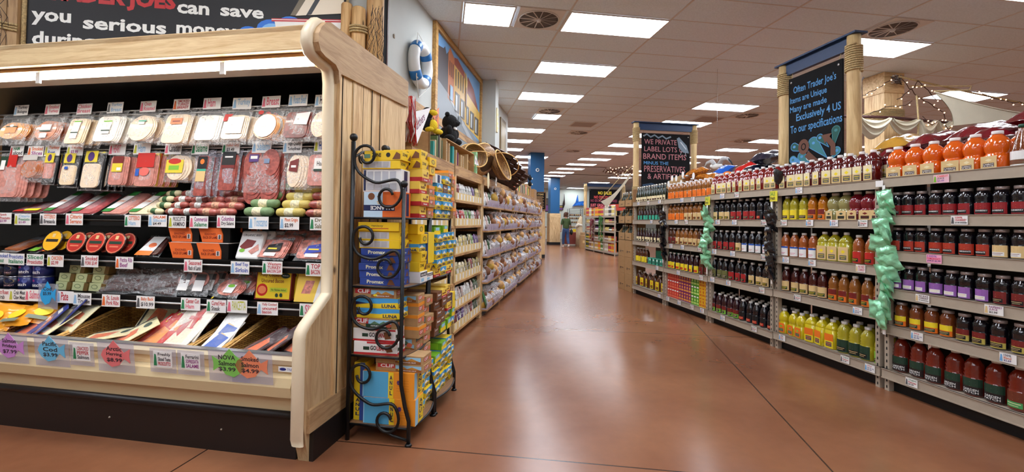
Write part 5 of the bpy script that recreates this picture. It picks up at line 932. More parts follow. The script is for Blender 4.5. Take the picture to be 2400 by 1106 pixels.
def barbox(kind,w,d,h):
    """w across, d deep, h high; end face looks to -y, narrow face to +x"""
    b=B(); F=[];G=[]; X=Matrix.Translation((w/2,0,0))@Matrix.Rotation(PI/2,4,'Z')
    f=lambda x0,z0,x1,z1,m:('r',-w/2+x0*w,z0*h,-w/2+x1*w,z1*h,m); T=lambda s,x0,z0,x1,z1,m:('t',s,-w/2+x0*w,z0*h,-w/2+x1*w,z1*h,m,.03)
    g=lambda x0,z0,x1,z1,m:('r',-d/2+x0*d,z0*h,-d/2+x1*d,z1*h,m); U=lambda s,x0,z0,x1,z1,m:('t',s,-d/2+x0*d,z0*h,-d/2+x1*d,z1*h,m,.03)
    if kind=='zone': base=col((242,200,30)); F=[T('ZONE',.2,.35,.45,.75,BLK),('c',w*.14,h*.55,h*.24,h*.24,BLK),('p',[(w*.25,h*.1),(w*.46,h*.1),(w*.46,h*.6),(w*.36,h*.85)],DBR),f(0,.25,.16,.65,col((100,140,110)))]; G=[U('ZONE',.08,.45,.6,.75,BLK),('p',[(d*.1,h*.15),(d*.45,h*.1),(d*.45,h*.8)],DBR)]
    elif kind=='nutri': base=col((242,200,30)); F=[f(.02,.12,.75,.9,col((196,192,190)))]+[f(.05+.17*k,.2,.18+.17*k,.84,col((176,172,172))) for k in range(4)]; G=[U('ZONE',.08,.45,.6,.75,BLK),('p',[(d*.1,h*.15),(d*.45,h*.1),(d*.45,h*.8)],DBR)]
    elif kind=='ygold': base=col((242,196,20)); F=[T('genisoy',.32,.4,.62,.72,col((140,110,30))),f(.2,.25,.75,.33,CLR)]; G=[('c',0,h*.5,d*.26,h*.28,DBR),('c',0,h*.5,d*.2,h*.2,col((200,180,50)))]
    elif kind=='wbal': base=WHT; F=[f(.1+.2*k,.45,.26+.2*k,.9,col((190,190,196))) for k in range(4)]+[f(.1+.2*k,.08,.28+.2*k,.38,col((200,200,206))) for k in range(4)]+[f(.02,.05,.07,.95,NV)]; G=[g(.3,.05,.7,.95,NV)]
    elif kind=='bal': base=col((236,110,40)); F=[f(0,0,.5,1,col((196,220,236))),f(0,.25,.82,.48,NV),('t','BALANCE',w*.3,h*.44,-w*.32,h*.29,WHT,.03),('c',-w*.3,h*.82,w*.09,h*.14,DBR)]+[('c',-w*.12+.02*w*(k%3),h*(.82-.07*k),w*.03,h*.03,col((210,180,140))) for k in range(5)]; G=[g(0,0,.4,1,WHT),g(.5,.05,.8,.95,NV)]
    elif kind=='promax': base=col((44,70,150)); F=[T('Promax',.18,.25,.6,.75,col((230,226,190))),('p',[(w*.18,h*.1),(w*.38,h*.1),(w*.3,h*.85),(w*.24,h*.85)],DBR)]; G=[U('Promax',.1,.35,.5,.6,col((200,210,220))),('p',[(d*.12,h*.15),(d*.4,h*.15),(d*.26,h*.85)],DBR)]
    elif kind=='clif': base=KR; F=[f(.04,.45,.4,.97,CLR),T('CLIF',.1,.5,.38,.92,WHT),f(.42,.1,.95,.85,col((150,90,40))),f(.42,.4,.95,.85,SKY),('p',[(0,h*.4),(w*.08,h*.7),(w*.16,h*.45),(w*.26,h*.72),(w*.42,h*.4)],col((200,140,60))),('c',w*.02,h*.3,w*.05,h*.12,YLW),T('BANANA NUT',.55,.18,.85,.3,WHT)]; G=[g(.08,.35,.55,.8,CLR),U('CLIF',.12,.42,.52,.74,WHT),('c',d*.3,h*.4,d*.14,h*.22,col((220,110,80)))]
    elif kind=='clifg': base=KR; F=[f(.02,.45,.36,.97,CLR),T('CLIF',.06,.5,.34,.92,WHT),f(.36,.4,.9,.85,SKY),f(.3,.1,.9,.45,DKG),('p',[(-w*.1,h*.42),(0,h*.72),(w*.12,h*.5),(w*.22,h*.75),(w*.38,h*.42)],col((90,120,90))),T('NATURAL RAISIN',.42,.2,.8,.34,WHT),('c',w*.34,h*.35,w*.07,h*.2,col((220,110,80)))]; G=[g(0,.62,1,1,DKG),U('CLIF',.1,.3,.55,.6,CLR),('c',d*.3,h*.4,d*.14,h*.22,col((220,110,80)))]
    elif kind=='clifo': base=KR; F=[f(0,0,1,1,KR),f(0,.7,1,1,OR_)]; G=[g(0,.7,1,1,OR_),g(.08,.3,.52,.66,CLR),U('CLIF',.12,.36,.48,.6,WHT),('c',d*.28,h*.42,d*.15,h*.24,col((226,110,80))),('l',[(-d*.05,h*.2),(0,h*.1),(d*.06,h*.25)],.004,DBR)]
    elif kind=='luna': base=LYE; F=[f(0,.45,1,1,col((70,160,216))),('p',[(-w/2,h*.2),(-w*.1,h*.2),(w*.1,h*.5),(w*.5,h*.62),(w*.5,h*.1),(-w/2,h*.1)],LYE),('p',[(-w/2,h*.3),(-w/2,h*.6),(-w*.2,h*.45)],NV),T('LUNA',.62,.1,.96,.42,NV)]; G=[g(0,.5,1,1,col((70,160,216))),('p',[(-d*.4,h*.5),(-d*.05,h*.85),(d*.3,h*.5)],WHT),U('LUNA',.1,.08,.9,.42,NV)]
    elif kind=='golean': base=WHT; F=[f(0,0,1,.16,CLR),f(.3,.86,1,1,CLR),T('GO',.38,.35,.52,.7,BLK),T('LEAN',.53,.35,.74,.7,CLR),f(.22,.36,.36,.62,DKG),('p',[(w*.26,h*.2),(w*.4,h*.3),(w*.34,h*.85),(w*.22,h*.75)],DBR)]; G=[g(0,0,1,.2,CLR),U('GO',.25,.35,.48,.62,BLK),U('LEAN',.5,.35,.9,.62,CLR),g(.04,.36,.2,.6,DKG)]
    elif kind=='lunabig': base=OR_; F=[f(0,0,.5,1,col((84,170,212))),f(.5,.0,.6,1,LYE),f(.0,.0,.02,1,SKY),('c',w*.2,h*.62,w*.035,h*.09,PUR2)]+[('t',c,w*.03,h*(.12+.2*i),w*.08,h*(.28+.2*i),NV,.03) for i,c in enumerate('LUNA')]+[f(.66,.3+.1*k,.9,.31+.1*k,col((200,110,20))) for k in range(5)]; G=[g(0,0,.35,1,SKY),g(.4,0,1,1,LYE)]+[('t',c,0,h*(.12+.2*i),d*.35,h*(.28+.2*i),NV,.03) for i,c in enumerate('LUNA')]
    elif kind=='lunaup': base=LYE; F=[f(.55,0,1,1,col((50,80,160))),f(.1,.05,.5,.5,LYE)]+[('t',c,-w*.3,h*(.08+.08*i),w*.05,h*(.14+.08*i),NV,.03) for i,c in enumerate('LUNA')]
    elif kind=='nut': base=col((244,206,80)); F=[f(0,0,1,.35,CLR)]; G=[g(0,0,1,.3,CLR),U('Nut Bars',.2,.45,.8,.65,BRR),('c',d*.25,h*.75,d*.1,h*.12,DBR),U('Sweet',.25,.08,.75,.22,WHT)]
    elif kind=='dark': base=DBR; F=[]; G=[U('bar',.2,.5,.8,.75,WHT),g(.1,.15,.9,.3,GRY)]
    elif kind=='green': base=col((120,180,40)); F=[f(.1,.1,.9,.9,col((150,200,50)))]; G=[g(0,.0,1,.5,LYE),g(.2,.5,.8,.9,SKY)]
    elif kind=='balw': base=WHT; F=[]; G=[g(0,.55,1,.9,BLK),U('BALANCE',.1,.62,.9,.82,WHT),g(.1,.1,.5,.4,SKY)]
    b.box(-w/2,0,0,w/2,d,h,base,bev=.0015); b.art(F,y=0); 
    XR=Matrix.Translation((w/2,d/2,0))@Matrix.Rotation(PI/2,4,'Z'); b.art(G,X=XR); return b
BBC={}
KN=dict(zone='yellow chocolate bar box',nutri='yellow grey-panelled box',ygold='golden bar box',wbal='white box of small print',bal='blue and orange upside-down box',promax='dark blue bar box',clif='kraft and red bar box with mountain scene',clifg='kraft bar box with green band',clifo='kraft bar box with orange top',luna='blue and yellow bar box',golean='white box with red swooshes',lunabig='big blue and orange box',lunaup='upright yellow and blue box',nut='yellow and red nut bar box',dark='brown bar box',green='bright green bar box',balw='white and black bar box')
def stack(label,s,t,z,items,w,d,jit=.012):
    """items from the bottom up: (kind, height)"""
    for i,(k,h) in enumerate(items):
        key=(k,w,d,h)
        if key not in BBC: BBC[key]=barbox(k,w,d,h).mesh('bar_box')
        o=objL(BBC[key],'bar_box',s+rnd(-jit,jit),t+rnd(0,jit),z,R(rnd(-2.5,2.5)))
        tag(o,'%s, %s up %s'%(KN[k],ORD[i],label),'bar box','snack bar boxes on the iron racks'); z+=h+.0008
# rack one, end stacks (their long side faces the viewer)
stack('in end stack, lowest shelf',-1.155,2.475,.101,[('lunabig',.152),('lunabig',.15)],.32,.13,.008)
stack('atop the big blue boxes',-1.11,2.49,.404,[('clif',.045),('clif',.05)],.30,.13)
stack('behind big boxes, lowest shelf',-1.352,2.5,.101,[('lunaup',.34)],.07,.12,.0)
stack('in end stack, second shelf',-1.245,2.475,.501,[('golean',.075),('golean',.075),('clifg',.06),('luna',.058),('luna',.06),('clif',.055)],.27,.12)
stack('in end stack, third shelf',-1.23,2.475,.906,[('promax',.043)]*5+[('nutri',.05),('nutri',.052),('ygold',.052)],.26,.13)
stack('in end stack, top shelf',-1.225,2.475,1.311,[('bal',.15),('wbal',.135),('nutri',.05),('zone',.058)],.24,.13)
# further columns, seen by their narrow ends from the aisle
RK={.101:[(2.625,[('luna',.055)]*6+[('clif',.05)]*2),(2.745,[('luna',.055)]*5+[('clif',.055)]*2),(2.92,[('luna',.055)]*4+[('green',.05)]),(3.04,[('luna',.055)]*5+[('green',.05)]),(3.16,[('luna',.055)]*5+[('luna',.055)]),(3.26,[('luna',.06)]*4)],
 .501:[(2.615,[('clifg',.07),('clifo',.07),('clifo',.07),('clifo',.07),('clif',.05)]),(2.74,[('clif',.06)]*5),(2.92,[('dark',.06)]*5),(3.04,[('green',.06),('dark',.06),('dark',.06),('dark',.06),('nut',.06)]),(3.16,[('green',.07),('luna',.06),('nut',.06),('dark',.06),('nut',.06)]),(3.26,[('luna',.07),('green',.06),('lunaup',.12)])],
 .906:[(2.625,[('balw',.07),('nutri',.06),('nutri',.06),('luna',.05),('ygold',.06),('ygold',.06)]),(2.745,[('balw',.05),('nutri',.06),('lunaup',.2)]),(2.92,[('nut',.06),('luna',.06),('luna',.06),('luna',.055),('luna',.055),('green',.05)]),(3.04,[('luna',.06)]*5+[('green',.05)]),(3.16,[('nut',.06),('luna',.06),('luna',.06),('luna',.06),('luna',.06)]),(3.26,[('luna',.06)]*5)],
 1.311:[(2.625,[('nut',.075)]*4+[('zone',.06),('zone',.06)]),(2.745,[('clifo',.07)]*4+[('ygold',.055),('ygold',.055)]),(2.92,[('luna',.06)]*4+[('wbal',.06)]),(3.04,[('luna',.06)]*3+[('dark',.06),('luna',.06)]),(3.16,[('luna',.06)]*4+[('luna',.05),('clifo',.06)]),(3.26,[('clifo',.08)]*4)]}
for z,cols in RK.items():
    nm={.101:'lowest',.501:'second',.906:'third',1.311:'top'}[z]
    for i,(t,its) in enumerate(cols): stack('in column %s, %s rack shelf'%(['two','three','four','five','six','seven'][i],nm),-1.165,t,z,its,.25,.115 if t<3.2 else .07,.014)
# ================================================================ pine shelving down the left side
LAV=mat('lavender_label_strip',(190,178,192),.5); LAV2=mat('lavender_card',(160,144,176),.5); CRS=mat('cream_label_strip',(226,200,140),.5)
LVW={'A':[1.52,1.235,.925,.62,.335,.09],'B':[1.50,1.17,.82,.47,.10]}
BAYW=[('A0',3.46,4.62),('A',4.65,5.89),('B1',5.92,7.13),('B2',7.15,8.52),('C1',8.72,10.08),('C2',10.1,11.36),('C3',11.38,12.65)]
for nm,t0,t1 in BAYW:
    L=t1-t0; key='A' if nm[0]=='A' else 'B'
    lbl={'A0':'pine shelf bay behind the iron racks','A':'pine shelf bay of small candy packets nearest the iron racks','B1':'pine shelf bay with lavender label strips, under the wicker baskets','B2':'pine shelf bay with lavender label strips, under the dark trays','C1':'pine shelf bay of gathered bread bags just past the dark post','C2':'pine shelf bay of gathered bread bags, second past the dark post','C3':'farthest pine shelf bay of bread bags, beside the end panel'}[nm]
    r=rootL('pine_shelf_bay',lbl,'shelf',-1.45,t0,0,0,'pine shelf bays on the left')
    for y in (0,L-.05): b=B(); b.box(-.05,y,0,0,y+.05,1.80,PINE); b.obj('post',r)
    b=B(); b.box(-.46,0,0,-.42,L,1.8,mat('dark_shelf_back',(52,38,28),.7)); b.obj('back_panel',r)
    b=B(); b.box(-.46,0,1.785,0.0,L,1.90,PINEY); b.obj('header',r)
    for z in LVW[key]:
        b=B(); b.box(-.44,.0,z-.02,-.02,L,z,PINEY)
        if key=='A': b.box(-.005,.0,z-.0,.0,L,z+.085,CRS); b.box(-.012,0,z-.025,.012,L,z+.0,PINEY)
        else: b.prism([(0,z-.01),(.07,z-.01),(.085,z+.085),(.08,z+.085),(.06,z+.01),(0,z+.01)],LAV,.02,L-.06,plane='xz') if 0 else b.add([(0,.02,z-.01),(.07,.02,z-.01),(.09,.02,z+.085),(.083,.02,z+.085),(.06,.02,z+.008),(0,.02,z+.008)]+[(0,L-.06,z-.01),(.07,L-.06,z-.01),(.09,L-.06,z+.085),(.083,L-.06,z+.085),(.06,L-.06,z+.008),(0,L-.06,z+.008)],[(i,(i+1)%6,6+(i+1)%6,6+i) for i in range(6)]+[(0,1,2,3,4,5),(11,10,9,8,7,6)],LAV); b.box(-.01,.02,z-.03,.075,L-.06,z-.01,PINEY) if key=='B' else None
        X=Matrix.Translation((.0 if key=='A' else .081,0,0))@Matrix.Rotation(PI/2,4,'Z')
        n=int(L/.13)
        q=b.obj('shelf',r); b=B(); b.art([('r',.08+k*.13+rnd(0,.03),z+.01,.125+k*.13+rnd(0,.03),z+.075,(WHT if key=='A' else LAV2)) for k in range(n)],X=X); b.obj('label_cards',q)
    if key=='B': b=B(); b.box(-.4,.02,0,.0,L-.02,.06,BLACKM); b.obj('kick_board',r)
# dark post between the two runs
b=B(); b.box(-.05,0,0,0,.14,1.9,mat('dark_post',(92,62,44),.6)); tag(objL(b,'dark_post',-1.43,8.55,0),'narrow dark brown post between the pine shelf runs','post')
# packets and bags
PK=[(196,52,46),(232,236,226),(110,160,70),(226,206,120),(150,60,60),(214,200,150),(176,160,96),(120,90,150),(60,90,60),(206,180,170)]
pkt=[]
for i,c in enumerate(PK):
    m=mat('packet_%d'%i,c,.3,coat=.4,var=.3,scale=25); b=bag_mesh(.075,.17,.035,m,60+i,crimp=.05,nx=6,ny=8); b.v=[(x,y,z+.17) for x,y,z in b.v]; b.box(-.02,-.019,.05,.02,-.017,.1,WHT); pkt.append(b.mesh('packet'))
BREAD=[mat('baked_%d'%i,c,.6,var=.25,scale=18) for i,c in enumerate([(186,130,76),(150,96,56),(206,160,104),(120,74,46),(190,150,60)])]
FILMB=film('cellophane',(246,246,250),.66,.1,26,1,.4)
def gathered(seed,w=.17,h=.16,tie=None):
    rn=random.Random(seed); c=B()
    for k in range(rn.randint(3,6)): c.ball((rn.uniform(-.05,.05),rn.uniform(-.035,.035),.03+.028*k),rn.uniform(.04,.058),rn.choice(BREAD),10,6)
    f=B(); ph=[rn.uniform(0,6) for _ in range(4)]
    def fn(u,v):
        a=2*PI*u; r=w*.5*(min(1,.5+v*3) if v<.2 else (1 if v<.5 else (1-(v-.5)/.22*.82 if v<.72 else .18+(v-.72)/.28*.5)))
        r*=1+.1*math.sin(7*a+ph[0]+3*v)+.08*math.sin(11*a+ph[1])*(1+2*max(0,v-.7)); return (r*math.cos(a),r*math.sin(a)*.75,h*1.35*v)
    f.grid(fn,26,12,FILMB); t=B(); t.tube([(.02*math.cos(a),.016*math.sin(a),h*.98) for a in [k*PI/5 for k in range(10)]],.007,tie or SILV,6,True)
    return proto(('baked_contents',c),('cellophane_bag',f),('tie',t))
gb_=[gathered(s) for s in range(6)]; gr=gathered(20,.2,.18,col((220,80,90))); gblue=gathered(21,.2,.17,col((40,140,200))); gyel=gathered(22,.2,.17,col((236,190,40)))
SHW=['top','second','third','fourth','fifth','bottom']
for li,z in enumerate(LVW['A']):
    n=17; base=[[4,1,1,7,3],[0,0,2,1,4],[5,3,6,2,7],[6,5,6,4,6],[1,9,1,9,8],[4,7,9,4,8]][li]
    for k in range(n):
        i=base[int(k/n*5)]; o=objL(pkt[i],'candy_packet',-1.475-.02*(k%2),4.73+k*.066,z+.02,PI/2+R(rnd(-12,12)),R(rnd(-14,-4)))
        o.scale=(1,1,rnd(.95,1.1)); tag(o,'small upright packet %s from left on %s shelf of the candy bay'%(ORD[k],SHW[li]),'packet','candy packets on the %s shelf of the candy bay'%SHW[li])
    b=B(); 
    for zz in (.05,.09): b.tube([(0,0,z+zz),(0,1.12,z+zz)],.002,SILV,5)
    for k in range(23): b.tube([(0,k*.05,z+.0),(0,k*.05,z+.09)],.0014,SILV,4)
    tag(objL(b,'wire_guard',-1.452,4.71,0.085),'thin wire guard along the %s shelf of the candy bay'%SHW[li],'wire guard','wire guards of the candy bay')
BN_={'B1':'basket-topped','B2':'tray-topped','C1':'first bread','C2':'second bread','C3':'last bread'}
for nm,t0,t1 in BAYW[2:]:
    for li,z in enumerate(LVW['B']):
        n=7
        for k in range(n):
            t=t0+.12+k*(t1-t0-.24)/(n-1)
            if nm[0]=='B' and li in (0,1,2) and k<3 and nm=='B1':
                o=objL(pkt[(1,9,8)[k%3]],'candy_packet',-1.45,t,z+.01,PI/2,R(-8)); o.scale=(1.3,1.3,1.15); tag(o,'pale upright packet %s from left on %s shelf, %s bay'%(ORD[k],SHW[li] if li<4 else 'bottom',BN_[nm]),'packet','packets in the %s bay'%BN_[nm]); continue
            pr=gb_[(k*5+li*3+int(t0*7))%6]
            if nm=='C1' and li==2 and k in(2,3): pr=gr
            if nm=='B2' and li==4: pr=gblue if k%2 else gb_[1]
            if nm=='C1' and li==3 and k==1: pr=gblue
            if nm=='C2' and li==4 and k==2: pr=gyel
            sn=(SHW[li] if li<4 else 'bottom')
            r=putL(pr,'bread_bag','gathered cellophane bag %s from left on %s shelf, %s bay'%(ORD[k],sn,BN_[nm]),'bread bag',-1.455+rnd(-.03,.03),t+rnd(-.02,.02),z+.004,rnd(0,6),R(rnd(-12,12)),'gathered bags on the %s shelf of the %s bay'%(sn,BN_[nm])); r.scale=(1.15,1.15,1.2 if li else 1.4)
b=bag_mesh(.2,.4,.05,mat('green_bag',(60,110,70),.25,coat=.5,var=.3,scale=12),91); b.v=[(x,y,z+.38) for x,y,z in b.v]
for k in range(3): o=objL(b.mesh('bag'),'green_bag',-1.40-.03*k,6.02+.14*k,.12,PI/2+R(10),R(-18),R(12)); tag(o,'tall green foil bag %s from left on bottom shelf, basket-topped bay'%ORD[k],'bag','green foil bags')
# ---------------------------------------------------------------- things on top of the pine shelving
def crate(label,t0,w,h,hole=True,s=-1.48):
    r=rootL('kraft_crate',label,'crate',s,t0,1.90,PI/2); b=B(); K2=mat('crate_board',(196,156,104),.65,var=.05)
    b.box(0,0,0,w,.3,.008,K2); b.box(0,.0,0,.008,.3,h,K2); b.box(w-.008,0,0,w,.3,h,K2); b.box(0,.292,0,w,.3,h,K2); b.box(0,0,h-.008,w,.3,h,K2); b.obj('box',r)
    if hole: b=B(); b.box(-.0006,.12,h*.5,.0,.18,h*.62,BLACKM); b.obj('hand_hole',r)
    return r
r=rootL('kraft_crate','kraft crate with a hand hole, side on, above the iron racks','crate',-1.55,3.62,1.90); b=B(); b.box(-.3,0,0,.03,.012,.24,KRAFT) ; b.box(-.3,0,0,-.288,.44,.24,KRAFT); b.box(.018,.43,0,.03,.44,.24,KRAFT); b.box(-.3,.43,0,.03,.442,.24,KRAFT); b.box(-.3,.0,0,.03,.44,.01,KRAFT); b.obj('box',r); b=B(); b.cyl((-.08,-.001,.1),(-.08,.0,.1),.018,BLACKM,seg=12); b.obj('hand_hole',r)
crate('open kraft crate of recipe books with the black plush on top',4.42,1.12,.245)
bk_=[((206,176,132),.03,.2,'tan','kraft tan'),((32,150,150),.035,.19,'teal',''),((196,160,110),.03,.17,'',''),((120,60,110),.018,.16,'',''),((200,164,116),.035,.15,'',''),((210,184,140),.03,.2,'','')]
def book(label,t,c,w,h,txt=None,tc=INK,s=-1.5):
    r=rootL('book',label,'book',s,t,1.909,PI/2); b=B(); b.box(0,0,0,w,.15,h,col(c,.6)); b.obj('cover',r)
    if txt:
        X=Matrix.Rotation(-PI/2,4,'Y'); b=B(); b.art([('t',txt,h*.1,-w*.75,h*.9,-w*.25,tc)],X=X); b.obj('spine_text',r)
book('kraft recipe book with dark spine text, leftmost in the crate',4.47,(206,176,132),.05,.22,'Good Food'); book('kraft book right of the lettered one',4.56,(188,150,100),.05,.21,'Cooking')
book('bright teal book standing in the kraft crate',4.70,(30,150,148),.055,.2); book('thin kraft book beside the teal book',4.83,(196,160,110),.035,.18); book('slim purple book in the kraft crate',4.90,(120,56,110),.02,.16); book('lower tan book in the crate middle',5.02,(204,170,120),.05,.15,'Wine Pairing'); book('second lower tan book in the crate',5.10,(196,160,112),.05,.15,'Cheese'); book('tan book leaning near the crate end',5.3,(210,180,130),.03,.2)
book('pale green upright book with dark title past the crate',5.60,(150,206,150),.07,.28,'Recipes for Life',DKG,-1.47)
for k,(c,nm) in enumerate([((60,160,150),'teal'),((214,190,150),'cream'),((90,110,60),'olive'),((60,50,40),'dark'),((180,160,120),'tan'),((80,90,50),'moss')]): book('%s magazine in the loose row left of the kraft crate'%nm,4.1+k*.048,c,.03,[.15,.17,.22,.24,.22,.2][k])
def pennant(label,s,t,z,w,h,base,tc,txt,rz=PI/2,ry=0):
    r=rootL('pennant',label,'pennant',s,t,z,rz); r.rotation_euler.y=ry
    b=B(); b.prism([(0,-h/2),(w,0),(0,h/2)],base,-.002,.002); b.obj('felt',r); b=B(); b.art([('t',txt,w*.06,-h*.14,w*.6,h*.14,tc,.02)],y=-.002); b.obj('lettering',r)
pennant('white felt pennant with purple letters above the hand-hole crate',-1.56,3.74,2.1,.52,.3,mat('white_felt',(250,248,246),.8),col((120,40,90)),'Panthers',PI/2,R(-35)); pennant('orange felt pennant with black letters beside the plush toys',-1.58,4.36,2.3,.2,.2,ORG,BLK,'IOWA',PI/2,R(-60)); pennant('small purple and white pennant tied before the wicker baskets',-1.42,5.36,2.05,.2,.12,WHT,col((120,40,110)),'PANTHERS',PI/2,R(15))
b=B()
for k in range(26): b.tube([(rnd(-.03,.03),rnd(-.02,.02),.42),(rnd(-.05,.05),rnd(-.03,.03),.2),(rnd(-.05,.05),rnd(-.03,.03),rnd(0,.06))],.004,[RED,WHT,col((190,60,60))][k%3],4)
tag(objL(b,'pom_streamers',-1.5,3.56,1.92),'red and white metallic streamers hanging beside the pine end panel','streamers')
FUR=mat('black_plush_fur',(14,13,14),.95,bump=1,bscale=120); YF=mat('yellow_plush_fur',(238,206,40),.9,bump=.6,bscale=120)
def plush(label,t,z,bear=True):
    r=rootL('plush_toy',label,'plush toy',-1.6,t,z,PI/2)
    b=B(); b.ball((0,0,.1),.115,FUR,16,12,1.15,.9,.95); b.ball((0,-.02,.25),.09,FUR,16,12,1.1,1,1)
    for sg in (-1,1): b.ball((sg*.07,-.01,.33),.028,FUR,10,8); b.ball((sg*.14,-.06,.05),.05,FUR,12,8,1.3,1.2,.8); b.ball((sg*.12,-.05,.14),.04,FUR,12,8,1,1,1.5)
    b.ball((0,-.1,.235),.035,FUR,12,8,1,1,.8); b.obj('body',r)
    b=B(); b.ball((0,-.13,.245),.012,BLACK,8,6); [b.ball((sg*.035,-.1,.275),.009,BLACK,8,6) for sg in (-1,1)]; b.obj('face',[c for c in r.children][0] if r.children else r)
    b=B(); b.lathe([(.07,.17),(.075,.18),(.07,.19)],col((190,60,120)),14,cap=False); b.box(-.05,-.1,.165,.01,-.08,.19,WHT); b.obj('collar',r)
plush('sitting black plush bear with pink collar on the crate',4.84,2.148)
r=rootL('plush_toy','black and yellow plush toy sitting left of the black bear','plush toy',-1.6,4.2,2.148,PI/2); r.rotation_euler.z+=-.5
b=B(); b.ball((0,0,.09),.07,FUR,14,10); b.ball((0,.01,.2),.055,FUR,14,10,1,1,1.2); b.obj('body',r); b=B(); b.ball((.03,-.04,.21),.04,YF,12,8,1.3,1,.7); b.ball((.02,-.05,.08),.05,YF,12,8,1,1,1.2); b.ball((.09,-.05,.03),.04,YF,12,8,1.5,1,.7); b.ball((-.04,-.07,.03),.035,YF,12,8,1,1.5,.7); b.obj('yellow_fur',r)
b=B(); b.box(-.02,0,0,.16,.06,.13,KRAFT,X=Matrix.Rotation(R(-22),4,'Y')); tag(objL(b,'small_kraft_box',-1.6,4.42,2.16,PI/2),'small tilted kraft box between the two plush toys','box')
# oval wicker baskets leaning on edge
WKB=wicker('wicker_brown',(186,140,86),(130,88,48),.9)
def oval_basket(label,s,t,z,rx,ry,sc=1,m=WKB,rz=0):
    r=putL(proto(('woven_bowl',B().lathe([(.1,0),(.17,.012),(.2,.06),(.215,.13),(.21,.13),(.195,.062),(.165,.02),(.1,.008)],m,28,sx=1.15,sy=.85)),('braided_rim',B().tube([(.245*math.cos(PI*k/16),.182*math.sin(PI*k/16),.13) for k in range(32)],.010,WR,8,True)),('handle',B().tube([(.245*math.cos(a),0,.13+.2*math.sin(a)) for a in [PI*k/14 for k in range(15)]],.007,WR,6))),'wicker_basket',label,'basket',s,t,z,rz,rx,'wicker baskets on top of the pine shelving',ry); r.scale=(sc,)*3; return r
oval_basket('small wicker basket on edge just right of the kraft crate',-1.58,5.72,2.13,R(80),0,.85,WKB,R(60)); oval_basket('wicker basket standing behind the front one, handle up',-1.58,6.0,2.17,R(80),0,.95,WKB,R(235)); oval_basket('largest wicker basket, leaning out over the shelf header',-1.45,6.15,2.10,R(64),R(20),1.3,WKB,R(245)); oval_basket('wicker basket with foil lining nested in the largest one',-1.42,6.5,2.08,R(70),R(30),1.1,WKB,R(72))
DW=mat('dark_brown_wood',(50,28,20),.35,coat=.3)
def tray(label,s,t,z,rx,ry,rz):
    b=B(); 
    for k in range(5): b.box(-.26,-.2+.085*k,0,.26,-.14+.085*k,.012,DW)
    for y in (-.21,.2): b.box(-.28,y,0,.28,y+.014,.06,DW)
    for x in (-.28,.27): b.box(x,-.2,0,x+.014,.2,.05,DW)
    putL(proto(('slatted_tray',b),('handles',B().tube([(-.28,-.07,.05),(-.28,-.05,.09),(-.28,.05,.09),(-.28,.07,.05)],.009,DW,6).tube([(.28,-.07,.05),(.28,-.05,.09),(.28,.05,.09),(.28,.07,.05)],.009,DW,6))),'wooden_tray',label,'tray',s,t,z,rz,rx,'dark wooden trays on the shelving',ry)
for k,(s,t,z,a,d) in enumerate([(-1.52,6.95,2.24,62,'leftmost, standing tallest'),(-1.49,7.15,2.2,58,'second from left'),(-1.47,7.4,2.15,52,'third from left'),(-1.45,7.65,2.1,46,'fourth from left'),(-1.43,7.9,2.06,38,'farthest, lying lowest')]): tray('dark brown slatted wooden tray, %s'%d,s,t,z,R(-a),R(16),PI/2+R(-40))
b=B(); b.box(-.04,-.001,-.06,.04,.001,.06,WHT); b.art([('r',-.02,-.03,.02,.01,INK)],y=-.001)
for s,t,z,nm in ((-1.36,6.35,1.86,'white swing tag dangling below the foil-lined basket'),(-1.36,7.75,2.12,'white swing tag on the dark trays')): tag(objL(b,'swing_tag',s,t,z,PI/2,0,R(15)),nm,'tag')
b=B(); b.prism([(.06*math.cos(k*PI/8),.11*math.sin(k*PI/8)) for k in range(16)],CRM,-.002,.002); tag(objL(b,'oval_hang_tag',-1.38,5.93,1.84,PI/2),'cream oval paper tag hanging at the post below the baskets','tag')
def bat_toy(label,t,z):
    r=rootL('plush_bat',label,'plush toy',-1.5,t,z,PI/2); b=B(); b.ball((0,0,0),.06,FUR,12,8,1,.8,1); 
    for sg in (-1,1): b.ball((sg*.1,0,.02),.06,FUR,12,8,1.5,.35,.7); b.ball((sg*.03,0,.06),.02,FUR,8,6,.7,.7,1.4)
    b.obj('body',r); b=B(); b.ball((0,-.055,-.01),.02,WHT,8,6); b.obj('muzzle',r)
bat_toy('black plush toy with white muzzle by the dark trays',8.35,2.26); bat_toy('small black plush toy farther past the dark trays',8.95,2.12); bat_toy('black plush toy stacked above another on the far row of books',11.0,2.36); bat_toy('black plush toy sitting on the far row of books',11.0,2.22)
BC=[(214,120,90),(226,206,170),(90,110,60),(240,220,90),(120,90,130),(190,170,130),(70,60,50),(200,180,140),(60,100,70),(210,190,150)]
for k in range(14): book('%s book, %s from left in the row over the bread shelves'%(['coral','cream','olive','yellow','mauve','tan','dark','buff','green','sand'][k%10],ORD[k]),9.0+.13*k,BC[k%10],.08,rnd(.17,.22),None)
b=B(); b.prism([(0,0),(.3,0),(.26,.26),(.12,.34),(.04,.24)],KRAFT,0,.3); tag(objL(b,'kraft_bag',-1.52,11.1,1.9,PI/2),'brown kraft bag with folded peak at the end of the books','bag')
b=B(); b.box(0,0,0,.5,.3,.26,KRAFT,bev=.004); tag(objL(b,'cardboard_box',-1.5,11.9,1.9,PI/2),'closed cardboard box on the last bread shelf bay','box')
